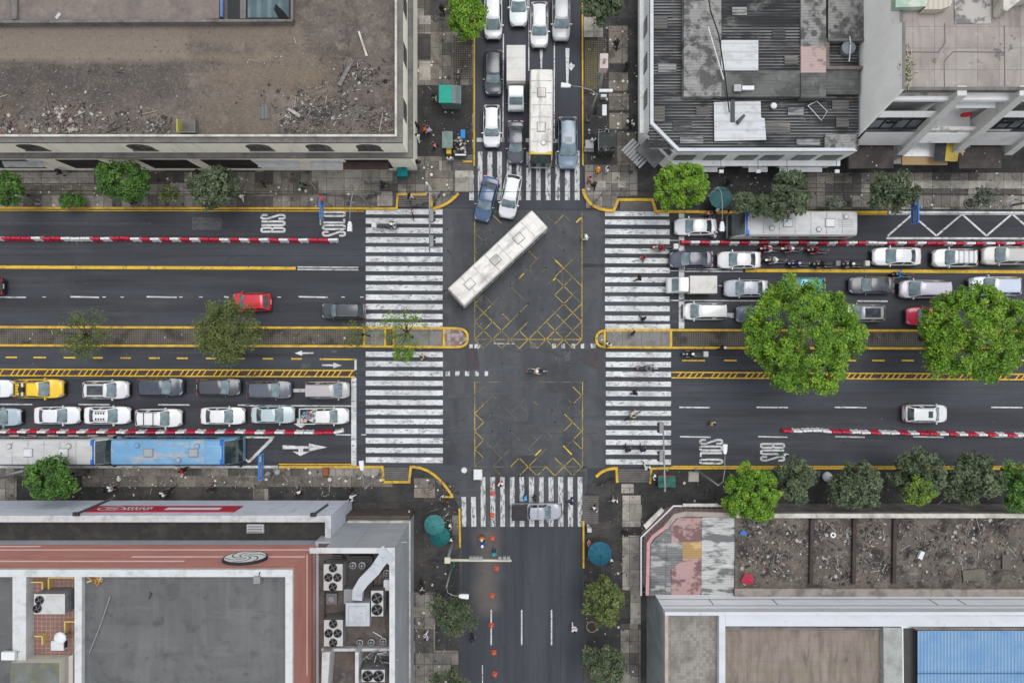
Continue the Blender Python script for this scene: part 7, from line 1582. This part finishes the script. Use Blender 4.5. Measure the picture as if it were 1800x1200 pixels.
# ================================================================= people
def skin_mesh(name, edges, verts, mat, root=0, sub=1):
    keys = list(verts); idx = {k:i for i,k in enumerate(keys)}
    me = bpy.data.meshes.new(name+'_skel'); me.from_pydata([verts[k][0] for k in keys], [(idx[a],idx[b]) for a,b in edges], [])
    o = bpy.data.objects.new('tmp_skel', me); COL.objects.link(o)
    md = o.modifiers.new('Skin','SKIN'); md.use_smooth_shade = True
    lay = me.skin_vertices[0] if me.skin_vertices else None
    if lay is None:
        a = me.attributes.new('skin','FLOAT_VECTOR','POINT') if False else None
    for k in keys:
        r = verts[k][1]; rr = r if isinstance(r,tuple) else (r,r)
        me.skin_vertices[0].data[idx[k]].radius = rr; me.skin_vertices[0].data[idx[k]].use_root = (k == keys[root])
    s = o.modifiers.new('Sub','SUBSURF'); s.levels = sub
    dg = bpy.context.evaluated_depsgraph_get(); out = bpy.data.meshes.new_from_object(o.evaluated_get(dg)); out.name = name
    bpy.data.objects.remove(o); out.materials.clear(); out.materials.append(mat)
    for p in out.polygons: p.use_smooth = True
    return out
def skeleton(pose):
    V = {}; E = []
    sit = pose == 'sit'; w = {'walk':1,'stand':.15,'sit':0}[pose]
    hz = .92 if not sit else .88; lean = .12 if sit else .04*w
    V['pelvis']=((0,0,hz),(.125,.15)); V['waist']=((lean*.3,0,hz+.18),(.11,.135)); V['chest']=((lean*.8,0,hz+.40),(.125,.17)); V['neckb']=((lean,0,hz+.53),(.075,.09)); V['neck']=((lean+.01,0,hz+.59),.055)
    V['jaw']=((lean+.045,0,hz+.66),(.07,.065)); V['head']=((lean+.03,0,hz+.74),(.10,.085)); V['crown']=((lean+.015,0,hz+.81),(.075,.07))
    E += [('pelvis','waist'),('waist','chest'),('chest','neckb'),('neckb','neck'),('neck','jaw'),('jaw','head'),('head','crown')]
    V['nose']=((lean+.145,0,hz+.70),.014); E.append(('head','nose'))
    for s,n in ((1,'l'),(-1,'r')):
        V['ear'+n]=((lean+.02,s*.092,hz+.71),.014); E.append(('head','ear'+n))
        ph = s*w
        V['sho'+n]=((lean*.9,s*.185,hz+.47),.062)
        if sit: V['elb'+n]=((lean+.16,s*.27,hz+.24),.042); V['wri'+n]=((lean+.38,s*.28,hz+.17),.03)
        else: V['elb'+n]=((lean-.13*ph,s*.235,hz+.19),.042); V['wri'+n]=((lean-.16*ph+.08,s*.245,hz-.04),.03)
        E += [('chest','sho'+n),('sho'+n,'elb'+n),('elb'+n,'wri'+n)]
        wp = Vector(V['wri'+n][0]); d = (wp-Vector(V['elb'+n][0])).normalized(); sd = Vector((1,0,0)) if not sit else Vector((0,-s,0))
        pp = wp+d*.06; V['palm'+n]=(tuple(pp),(.03,.018)); E.append(('wri'+n,'palm'+n))
        for k,(o_,l_) in enumerate(((-.027,.062),(-.009,.075),(.009,.07),(.026,.055))):
            a = pp+d*.03+sd*o_; b = a+d*l_*.55; c = b+d*l_*.4+Vector((0,-s*.02,-.012))
            V['f%d%sa'%(k,n)]=(tuple(a),.0095); V['f%d%sb'%(k,n)]=(tuple(b),.0088); V['f%d%sc'%(k,n)]=(tuple(c),.0075)
            E += [('palm'+n,'f%d%sa'%(k,n)),('f%d%sa'%(k,n),'f%d%sb'%(k,n)),('f%d%sb'%(k,n),'f%d%sc'%(k,n))]
        a = wp+d*.03+sd*.038; b = a+d*.045+sd*.018
        V['th%sa'%n]=(tuple(a),.011); V['th%sb'%n]=(tuple(b),.0085); E += [('wri'+n,'th%sa'%n),('th%sa'%n,'th%sb'%n)]
        V['hip'+n]=((0,s*.095,hz-.06),.092)
        if sit: V['kne'+n]=((.38,s*.20,hz-.18),.06); V['ank'+n]=((.22,s*.22,.34),.04); V['toe'+n]=((.40,s*.23,.30),.035)
        else: V['kne'+n]=((.16*ph+.02,s*.10,.50),.06); V['ank'+n]=((.26*ph-.05*abs(w)*(1 if ph<0 else 0),s*.10,.09+.05*max(0,-ph)),.04); V['toe'+n]=((.26*ph+.16,s*.115,.04),.035)
        E += [('pelvis','hip'+n),('hip'+n,'kne'+n),('kne'+n,'ank'+n),('ank'+n,'toe'+n)]
    return V,E
PEOPLE = {}
def person_parts(pose):
    if pose in PEOPLE: return PEOPLE[pose]
    V,E = skeleton(pose); body = skin_mesh('person',E,V,SKIN)
    def subset(keys, grow, cutters=()):
        vv = {k:(V[k][0], tuple(q+grow for q in (V[k][1] if isinstance(V[k][1],tuple) else (V[k][1],)*2))) for k in keys}
        return vv, [(a,b) for a,b in E if a in vv and b in vv]
    vv,ee = subset(['pelvis','waist','chest','neckb','shol','shor','elbl','elbr'],.020); shirt = skin_mesh('shirt',ee,vv,CLOTH)
    vv,ee = subset(['pelvis','hipl','hipr','knel','kner','ankl','ankr'],.016); tr = skin_mesh('trousers',ee,vv,CLOTH)
    hp = Vector(V['head'][0])
    m = MB(); m.blob((hp.x-.02,0,hp.z+.045),(.125,.108,.095),2); hair = m.mesh('hair',CLOTH,True)
    m = MB(); m.blob((hp.x,0,hp.z+.03),(.15,.135,.14),2); hel = m.mesh('helmet',PAINT,True)
    c = Vector(V['chest'][0]); m = MB(); m.loft([[(c.x-.16+a*.08*q,b*.15*q,c.z+z) for a,b in ((-1,-.8),(-.8,-1),(.9,-1),(1,-.8),(1,.8),(.9,1),(-.8,1),(-1,.8))] for z,q in ((-.28,.8),(-.2,1),(.08,1),(.15,.7))]); bag = m.mesh('backpack',CLOTH,'auto')
    m = MB()
    for k in 'lr':
        t_ = Vector(V['toe'+k][0]); a_ = Vector(V['ank'+k][0]); mid=(t_+a_)/2; m.blob((mid.x,mid.y,mid.z-.015),(.15,.055,.05),2)
    shoe = m.mesh('shoes',CLOTH,True)
    PEOPLE[pose] = dict(body=body,shirt=shirt,trousers=tr,hair=hair,helmet=hel,backpack=bag,shoes=shoe); return PEOPLE[pose]
CC = dict(white=(.70,.70,.70),black=(.018,.018,.02),navy=(.02,.025,.09),blue=(.03,.10,.42),lblue=(.05,.30,.62),red=(.45,.03,.03),pink=(.55,.20,.22),orange=(.70,.16,.02),yellow=(.65,.42,.03),tan=(.48,.35,.20),beige=(.50,.44,.36),grey=(.22,.22,.23),green=(.05,.20,.08),teal=(.02,.28,.32),lilac=(.45,.38,.55),brown=(.12,.07,.045),denim=(.06,.09,.16))
def person(px,py,head,pose,top,bottom,label,head_cov='hair',hc='black',bag=None,z=None,group=None):
    pp = person_parts(pose); o = bpy.data.objects.new('person',pp['body']); COL.objects.link(o); o.color=(1,1,1,1)
    road = z is None and ((367<py<820) or (836<px<1022) or (810<px<836 and py>890))
    if z is None: z = .012 if road else KZ
    if pose != 'sit' and 574<py<613 and (px<823 or px>1048): z = KZ
    o.location = (*P(px,py,1.2)[:2], z); o.rotation_euler=(0,0,R(head)); o.scale=(1.08,1.08,1.0); tag(o,label,'person',group)
    for nm,c in (('shirt',top),('trousers',bottom),('shoes','black'),(head_cov,hc)) + ((('backpack',bag),) if bag else ()):
        q = bpy.data.objects.new(nm,pp[nm]); COL.objects.link(q); q.parent=o; q.color=(*CC[c],1)
PPL = [
 # riders
 (1356,437.5,180,'sit','white','denim','rider in white on the first motorcycle of the upper waiting row','helmet','red'),
 (1393,437.5,180,'sit','pink','black','rider in pink on the second motorcycle of the upper waiting row','helmet','white'),
 (1438,440,180,'sit','red','black','rider in red on the last motorcycle of the upper waiting row','helmet','black'),
 (1365,457.5,180,'sit','white','grey','rider in white on the leftmost motorcycle of the lower waiting row','helmet','white'),
 (1405,463.5,180,'sit','navy','black','rider in navy with pale helmet, lower waiting row','helmet','lilac'),
 (1449,464.5,180,'sit','black','black','rider in black on the third motorcycle of the lower waiting row','helmet','black'),
 (1499,464.5,180,'sit','black','grey','rider in black with white helmet in front of a pale top box','helmet','white'),
 (1584,482.5,180,'sit','lblue','black','rider in bright blue straddling the yellow line','helmet','black'),
 (1167,435,180,'sit','red','black','rider in red on the motorcycle beside the right crosswalk','helmet','black'),
 (941,652,0,'sit','beige','tan','rider in tan on the lone motorcycle in the junction','helmet','white'),
 (1219,622,180,'sit','black','black','rider in black in the two-way lane right of the crosswalk','helmet','white'),
 (1136,647,0,'sit','grey','black','rider in grey crossing the lower right crosswalk','helmet','black'),
 (686,395,0,'sit','black','white','rider in black with white helmet on the upper left crosswalk','helmet','white'),
 (1110,731,30,'sit','beige','grey','cyclist in beige crossing the lower right crosswalk'),
 # crossings and road
 (1031,417,180,'walk','white','white','traffic warden all in white standing on the junction','helmet','white'),
 (1131,453.5,100,'walk','red','grey','pedestrian in red on the upper right crosswalk'),
 (1125,488,190,'walk','black','black','pedestrian in black on the upper right crosswalk'),
 (1131,560,95,'walk','black','denim','pedestrian in black nearest the right median, upper right crosswalk',),
 (1112,586,120,'walk','black','grey','pedestrian in black on the right median island'),
 (1069,605,60,'walk','white','black','pedestrian in white at the rounded end of the right median'),
 (1116,690,15,'walk','black','black','pedestrian in black on the lower right crosswalk'),
 (1104,791,80,'walk','black','navy','left one of two dark clad pedestrians low on the right crosswalk'),
 (1130,791,80,'walk','navy','navy','right one of two dark clad pedestrians low on the right crosswalk',),
 (1253,744,-60,'stand','tan','brown','person in tan standing in the lane near the right SOLO lettering',),
 (1138,823,100,'walk','white','white','pedestrian in white stepping onto the lower right ramp'),
 (1270,611,10,'walk','black','black','person with white cap on the right median kerb','helmet','white'),
 (743,628,150,'walk','tan','brown','pedestrian in tan on the crosswalk beside the left median'),
 (880,850,-80,'walk','white','red','pedestrian in white and red on the lower crosswalk',),
 (923,875,-30,'stand','lblue','navy','worker with bright blue top behind the pale pickup','helmet','lblue'),
 (940,876,180,'stand','black','black','person in black beside the pale pickup cab','hair','black'),
 (1004,882,200,'walk','navy','navy','person in navy in front of the pale pickup','hair','black'),
 (847,946,-90,'stand','orange','brown','road worker in orange vest left of the cones','helmet','beige'),
 (848,958,90,'stand','blue','blue','road worker in deep blue left of the cones','helmet','white'),
 (868,973,90,'stand','teal','navy','road worker in teal blue below a cone','helmet','teal'),
 (829,1124,70,'walk','navy','black','person in navy at the kerb below the lower feathery tree'),
 (1009.5,1106,-90,'walk','white','white','person in white walking in the lower street'),
 (1381,799,-90,'stand','white','green','person in white standing by the right BUS lettering'),
 (1247,375,-90,'stand','pink','black','person in pale pink beside the white scooter','hair','black'),
 (1258,413,150,'walk','white','grey','person in white between the white sedan and the barrier row','hair','black'),
 # pavements
 (1030,417+0,0,None,None,None,None),
 (1036,956,10,'stand','red','white','person in red at the left rim of the blue umbrella'),
 (1075,985,200,'stand','white','black','person in white at the right rim of the blue umbrella'),
 (1101,938,120,'walk','black','black','person in black beside the chamfered sheet roof railing'),
 (1045,894,30,'walk','white','black','person in white on the grooved slabs at lower right'),
 (1080,880,70,'walk','white','grey','person with white shirt on the pale slab at lower right'),
 (1150,838,170,'stand','white','denim','person in white beside the green tarp vendor cart'),
 (718,902,-30,'walk','white','black','person in white near the beige band of the shopping block'),
 (777,873,-40,'stand','lilac','black','person in lilac at the lower left rounded corner'),
 (782,884,80,'stand','black','brown','person in black at the lower left rounded corner'),
 (791,925,0,'stand','white','grey','person in white at the right rim of the pale teal umbrella'),
 (793,950,0,'stand','white','black','person in white by the gantry pole beside the deep teal umbrella'),
 (614,863,0,'walk','black','black','person in black on the lower pavement left of the lamp foot'),
 (617,875,0,'walk','white','white','person in white on the lower pavement left of the lamp foot'),
 (524,866,100,'walk','white','black','person in white with black bag on the lower left pavement','hair','black','black'),
 (183,860,20,'walk','black','black','person in black right of the lower left green tree'),
 (193,858,20,'walk','white','grey','person in white right of the lower left green tree'),
 (286,868,40,'walk','white','black','person in white below the sky blue bus','hair','black','black'),
 (296,864,40,'walk','black','black','person in black below the sky blue bus'),
 (319,827,20,'walk','red','black','person in dark red beside the sky blue bus'),
 (369,860,90,'walk','black','brown','person in black on the lower pavement right of the sky blue bus'),
 (740,1028,80,'walk','black','black','person in black left of the lower feathery tree lamp'),
 (742,1040,80,'walk','black','white','person in black and white beside the shopping block wall'),
 (748,1119,40,'walk','lilac','white','person in lilac and white beside the lower feathery tree'),
 (746,225,0,'walk','orange','orange','woman in bright orange beside the cream building','hair','black'),
 (752,227,0,'walk','lilac','white','person in pale lilac next to the woman in orange'),
 (732,220,90,'stand','black','black','person in black at the cream building wall'),
 (733,241,90,'walk','white','white','person in white at the foot of the cream building'),
 (764,255,200,'walk','pink','black','person in pink left of the vendor stall'),
 (763,168,-80,'walk','black','white','person in black and white left of the teal roofed kiosk'),
 (777,15,90,'walk','black','black','person in black left of the bright tree at the top'),
 (790,279,90,'stand','white','grey','person in white below the vendor stall'),
 (734,286,60,'walk','black','grey','person in black near the teal bin'),
 (1084,76,90,'walk','black','black','person in black on the tan slabs at upper right'),
 (1103,115,30,'walk','black','black','person in black beside the white corner block wall'),
 (1105,213,40,'stand','black','black','person in black and white beside the white corner block','hair','black','white'),
 (1112,217,200,'stand','white','black','person in white beside the white corner block'),
 (1043,246,100,'stand','white','black','person in white between pale cabinet and dark kiosk'),
 (1067,298,0,'stand','white','lilac','person in white below the dark square kiosk'),
 (1051,299,0,'stand','yellow','orange','person in yellow below the dark square kiosk','helmet','orange'),
 (1036,314,10,'stand','pink','red','person in pink at the right end of the upper crosswalk'),
 (1044,325,100,'walk','black','black','person in black at the upper right corner'),
 (1121,286,90,'walk','white','black','person in white and black by the slatted awning'),
 (1281,319,60,'walk','black','black','person in black behind the dark teal umbrella'),
 (463,322,10,'walk','black','brown','person in black on the upper left pavement, leftmost of three'),
 (530,325,10,'walk','green','black','person in green on the upper left pavement'),
 (672,323,20,'walk','black','black','person in black below the teal bin on the upper left pavement'),
 (719,344,-30,'walk','black','white','person in black at the yellow kerb notch upper left'),
 (105,302,10,'walk','black','grey','person in black between the two left pavement trees'),
 (423,345,60,'walk','white','white','person in white beside the dark pavement tree'),
 (348,303,0,'walk','black','brown','person in black at the foot of the cream building near the dark tree'),
]
for p in PPL:
    if p[3] is None: continue
    sit = p[3]=='sit'
    person(*p[:7], **dict(zip(('head_cov','hc','bag'),p[7:])), z=(.03 if sit else None))
# ================================================================= trees
def leafmat(name, a, b, c):
    m = bpy.data.materials.new(name); m.use_nodes=True; nt=m.node_tree; N=nt.nodes; L=nt.links; bs=N['Principled BSDF']
    g=N.new('ShaderNodeNewGeometry'); at=N.new('ShaderNodeAttribute'); at.attribute_name='clump'
    r=N.new('ShaderNodeValToRGB'); r.color_ramp.elements[0].color=(*a,1); r.color_ramp.elements[1].color=(*c,1); e=r.color_ramp.elements.new(.5); e.color=(*b,1)
    ad=N.new('ShaderNodeMath'); ad.operation='MULTIPLY_ADD'; L.new(g.outputs['Random Per Island'],ad.inputs[0]); ad.inputs[1].default_value=.45
    mu=N.new('ShaderNodeMath'); mu.operation='MULTIPLY'; L.new(at.outputs['Fac'],mu.inputs[0]); mu.inputs[1].default_value=.55; L.new(mu.outputs[0],ad.inputs[2])
    L.new(ad.outputs[0],r.inputs[0]); L.new(r.outputs[0],bs.inputs['Base Color']); bs.inputs['Roughness'].default_value=.5; bs.inputs['Specular IOR Level'].default_value=.3
    return m
LM = dict(bright=leafmat('leaf_bright',(.020,.055,.005),(.092,.195,.010),(.25,.38,.03)), mid=leafmat('leaf_mid',(.018,.052,.010),(.05,.125,.018),(.12,.22,.035)),
  dark=leafmat('leaf_dark',(.022,.036,.015),(.062,.085,.040),(.15,.175,.10)), olive=leafmat('leaf_olive',(.03,.045,.010),(.075,.10,.024),(.17,.19,.06)),
  ygreen=leafmat('leaf_yellow_green',(.035,.06,.008),(.09,.15,.016),(.2,.28,.035)), grey=leafmat('leaf_grey',(.05,.06,.045),(.10,.115,.085),(.17,.18,.135)))
BARK = M('bark',(.10,.08,.065),[('n',(.045,.036,.03),.7,4.0,.45,.66)],rough=.9,coord='obj')
def crown_mesh(seed, rx, ry, rz, nclump, cr, nleaf, ls, mat, mode='dense', keepin=1.0):
    r = np.random.default_rng(seed); C=[]
    # clump centres over an uneven ellipsoid
    ph = r.uniform(0,6.28,6); am = r.uniform(.02,.07,6)
    while len(C) < nclump:
        u = r.normal(size=3); u/=np.linalg.norm(u)
        if u[2] < -.55: continue
        a = math.atan2(u[1],u[0]); bump = 1+sum(am[k]*math.sin((k+2)*a+ph[k]) for k in range(6))*.8
        q = (r.random()**(.33 if mode!='dense' else .22))*bump*(1-cr/max(rx,ry)*.6)
        C.append((u[0]*rx*q,u[1]*ry*q,u[2]*rz*q))
    C=np.array(C); nl=nclump*nleaf; idx=np.repeat(np.arange(nclump),nleaf)
    d=r.normal(size=(nl,3)); d/=np.linalg.norm(d,axis=1)[:,None]
    d[:,2]=np.where(d[:,2]<-.3,-d[:,2],d[:,2])
    rad=cr*r.uniform(.55,1.25,nclump)[idx]*(r.random(nl)**.4)
    pos=C[idx]+d*rad[:,None]*np.array([1,1,.8])
    # orientation: outwards and up
    nrm=d*.55+np.array([0,0,.65])+r.normal(size=(nl,3))*.42; nrm/=np.linalg.norm(nrm,axis=1)[:,None]
    t=r.normal(size=(nl,3)); t-=nrm*(t*nrm).sum(1)[:,None]; t/=np.linalg.norm(t,axis=1)[:,None]; b=np.cross(nrm,t)
    L_=(ls*r.uniform(.6,1.35,nl))[:,None]; asp=.52 if mode!='feather' else .3
    P0=pos-t*L_; P1=pos-b*L_*asp+nrm*L_*.12; P2=pos+t*L_; P3=pos+b*L_*asp+nrm*L_*.12
    vs=np.stack([P0,P1,P2,P3],1).reshape(-1,3); fs=np.arange(nl*4).reshape(-1,4)
    me=bpy.data.meshes.new('crown'); me.from_pydata(vs.tolist(),[],fs.tolist()); me.materials.append(mat)
    at=me.attributes.new('clump','FLOAT','FACE'); cl=r.random(nclump)[idx]*.75+.25*r.random(nl); at.data.foreach_set('value',cl.astype(np.float32))
    me.update(); return me, C
def tree(px,py,rpx,rpy,label,style,zc,rz,seed,nclump,nleaf,ls,mode='dense',cr=.75,group='street trees',base=None,name=None,cat='tree',trunk=True):
    k=kz(zc); cx,cy,_=P(px,py,zc); q_=1-.65*zc/H
    if base is None: base=(900+(px-900)*q_,600+(py-600)*q_)
    rx,ry=rpx*S*k,rpy*S*k
    bx,by=(P(*base)[:2] if base else (cx,cy))
    t=thing(name or {'bright':'broadleaf_tree','mid':'broadleaf_tree','dark':'street_tree','olive':'street_tree','grey':'feathery_tree','ygreen':'street_tree'}[style],label,cat,(bx,by,KZ),0,group)
    me,C=crown_mesh(seed,rx,ry,rz,nclump,cr,nleaf,ls,LM[style],mode); o=bpy.data.objects.new('crown',me); COL.objects.link(o); o.parent=t; o.location=(cx-bx,cy-by,zc-KZ)
    if trunk:
        m=MB(); r=random.Random(seed); off=Vector((cx-bx,cy-by,zc-KZ)); fork=off*.55; fork.z=max(.8,(zc-rz)*.8)
        tr=max(.06,.05*max(rx,ry)); m.tube([(0,0,0),(off.x*.2,off.y*.2,fork.z*.5),tuple(fork)],[tr*1.25,tr,tr*.85],8)
        for i in range(14 if mode=='feather' else 9):
            c=Vector(C[r.randrange(len(C))])*.9+off; mid=fork*.5+c*.5+Vector((0,0,.15)); m.tube([tuple(fork),tuple(mid),tuple(c)],[tr*.5,tr*.3,tr*.1],5)
            if mode=='feather':
                for q in range(3): e=c+Vector((r.uniform(-.7,.7),r.uniform(-.7,.7),r.uniform(.0,.5))); m.tube([tuple(mid*.3+c*.7),tuple(e)],[tr*.12,tr*.05],4)
        m.build('trunk',BARK,t,True)
    return t
gB='big green trees on the right median'
tree(1412,588,105,104,'largest bright green tree on the right median, left of its twin','bright',7.5,3.0,1,400,92,.12,cr=.58,group=gB,base=(1352,594))
tree(1716,586,100,92,'bright green tree on the right median cut by the right edge','bright',7.5,2.9,2,360,92,.12,cr=.58,group=gB,base=(1618,594))
tree(1197,328,51,44,'bright green tree at the upper right corner beside the kerb notch','bright',5,1.8,3,120,80,.12,cr=.46)
tree(1322,867,56,50,'bright green tree in front of the low debris building','bright',5.2,2.0,4,135,80,.12,cr=.46)
tree(821,30,40,40,'bright green tree overhanging the white van at the top','bright',5,1.7,5,92,80,.12,cr=.44)
tree(92,843,50,39,'green tree beside the grey bus on the lower left pavement','mid',5,1.8,6,110,62,.13,cr=.5)
tree(218,317,50,36,'mid green tree on the upper left pavement, largest of that row','mid',5,1.7,7,105,58,.13,cr=.48)
tree(10,331,30,34,'mid green tree cut by the left edge of the upper pavement','mid',5,1.6,8,40,80,.15,cr=.55)
tree(127,352,25,13,'low green shrub by the kerb on the upper left pavement','mid',1.4,.7,9,26,70,.12,cr=.35,name='shrub',cat='shrub')
tree(298,342,24,18,'thin sparse shrub between two upper left pavement trees','olive',2.5,1.0,10,22,26,.12,mode='open',cr=.45,name='shrub',cat='shrub')
tree(376,331,50,38,'dark grey-green tree near the faded lane patch at upper left','dark',5,1.9,11,60,62,.17,mode='open',cr=.6)
tree(1059,12,36,34,'dark green tree at the top right kerb of the north street','dark',5,1.8,12,46,80,.16,mode='open',cr=.55)
tree(1316,358,34,20,'dark grey-green tree left end above the grey bus','dark',4.6,1.3,13,34,60,.18,mode='open',cr=.5)
tree(1378,356,50,27,'dark grey-green tree hanging over the middle of the grey bus','dark',4.8,1.5,14,46,62,.19,mode='open',cr=.55)
tree(1386,320,34,17,'dark small crown close to the shops above the grey bus','dark',4.6,1.1,15,26,56,.17,mode='open',cr=.5)
tree(1570,336,48,33,'dark round tree beside the right blue panel sign','dark',5,1.8,16,60,66,.16,mode='open',cr=.55)
tree(1728,347,22,24,'thin sparse dark tree on the far right upper pavement','grey',4,1.3,17,26,26,.14,mode='open',cr=.5)
tree(1466,355,20,13,'small thin dark bush beside the kerb at the rear of the grey bus','grey',2.5,.9,18,18,26,.13,mode='open',cr=.4,name='shrub',cat='shrub')
tree(150,585,52,54,'sparse feathery tree on the left median near the left edge','olive',6,2.2,19,64,34,.12,mode='feather',cr=.7,base=(155,590),group='feathery trees on the left median')
tree(403,581,60,66,'denser olive feathery tree on the left median half hiding the red car','olive',6.2,2.4,20,125,70,.13,mode='feather',cr=.7,base=(447,590),group='feathery trees on the left median')
tree(633,585,34,32,'thinnest feathery tree over the rear of the dark charcoal car','olive',5,1.5,21,30,20,.11,mode='feather',cr=.6,base=(650,590),group='feathery trees on the left median')
tree(708,580,52,48,'sparse yellow-green tree over the left crosswalk and median','ygreen',5.5,2.0,22,50,24,.11,mode='feather',cr=.6,base=(725,592),group='feathery trees on the left median')
tree(712,623,24,13,'bright green tuft hanging below the left median crossing','bright',4,.8,23,16,36,.13,mode='feather',cr=.4,name='shrub',cat='shrub')
tree(797,1075,46,42,'feathery dark green tree on the lower left street pavement','dark',5.2,1.9,24,62,62,.13,mode='feather',cr=.6)
tree(790,1200,36,26,'feathery tree cut by the bottom edge left of the lower street','dark',4.8,1.6,25,40,60,.13,mode='feather',cr=.55)
tree(1062,1060,36,44,'round dark tree with yellow-green right half on the lower right pavement','olive',4.8,1.9,26,56,80,.15,mode='open',cr=.5)
tree(1060,1168,42,36,'dark green round tree at the bottom right of the lower street','dark',4.8,1.7,27,56,72,.14,mode='open',cr=.5)
gD='dark trees along the lower right pavement'
tree(1396,843,36,43,'dark grey-green tree right of the bright green one at lower right','dark',5,1.9,28,50,62,.15,mode='open',cr=.55,group=gD)
tree(1506,854,52,46,'broad dark green tree second in the lower right dark row','dark',5.2,2.1,29,76,66,.15,mode='open',cr=.6,group=gD)
tree(1613,835,50,48,'tall dark tree above the small bright crown at lower right','dark',5.4,2.2,30,76,62,.16,mode='open',cr=.6,group=gD)
tree(1615,862,29,29,'small yellow-green crown in front of the tall dark tree','ygreen',6.6,1.0,31,34,70,.13,cr=.45,group=gD)
tree(1708,842,52,48,'dark grey-green tree last before the bright one at the right edge','dark',5.2,2.1,32,80,62,.16,mode='open',cr=.6,group=gD)
tree(1797,858,46,50,'mid green tree cut by the right edge at lower right','mid',5.4,2.1,33,66,80,.15,cr=.6)
# ================================================================= camera, light
w = bpy.data.worlds.new('World'); SC.world = w; w.use_nodes = True
nt = w.node_tree; bg = nt.nodes['Background']; sky = nt.nodes.new('ShaderNodeTexSky'); sky.sky_type = 'NISHITA'; sky.sun_disc = False
SE, SR = R(74), R(35)
sky.sun_elevation = SE; sky.sun_rotation = SR; sky.air_density = 4.0; sky.dust_density = 1.0; sky.ozone_density = 1.0
hs = nt.nodes.new('ShaderNodeHueSaturation'); hs.inputs['Saturation'].default_value = .2     # cloud cover: nearly grey
mx = nt.nodes.new('ShaderNodeMix'); mx.data_type = 'RGBA'; mx.blend_type = 'MULTIPLY'; mx.inputs[0].default_value = 1; mx.inputs[7].default_value = (.97,.99,1.06,1)
nt.links.new(sky.outputs[0], hs.inputs['Color']); nt.links.new(hs.outputs[0], mx.inputs[6]); nt.links.new(mx.outputs[2], bg.inputs[0]); bg.inputs[1].default_value = .135
sd = bpy.data.lights.new('Sun','SUN'); sd.energy = 1.3; sd.angle = R(32); sd.color = (1,.98,.955)
so = bpy.data.objects.new('Sun', sd); COL.objects.link(so)
d = Vector((math.sin(SR)*math.cos(SE), math.cos(SR)*math.cos(SE), math.sin(SE)))
so.rotation_euler = d.to_track_quat('Z','Y').to_euler(); so.location = (0,0,60)
cam = bpy.data.cameras.new('Camera'); cam.sensor_width = 36; cam.lens = 36*H/(1800*S); cam.clip_end = 1000; cam.clip_start = 1
co = bpy.data.objects.new('Camera', cam); COL.objects.link(co); co.location = (0,0,H); co.rotation_euler = (0,0,0); SC.camera = co
SC.view_settings.view_transform = 'Standard'; SC.view_settings.look = 'None'; SC.view_settings.exposure = 0.36; SC.view_settings.gamma = 1
for o in list(bpy.data.objects):
    if '_world' in o: del o['_world']
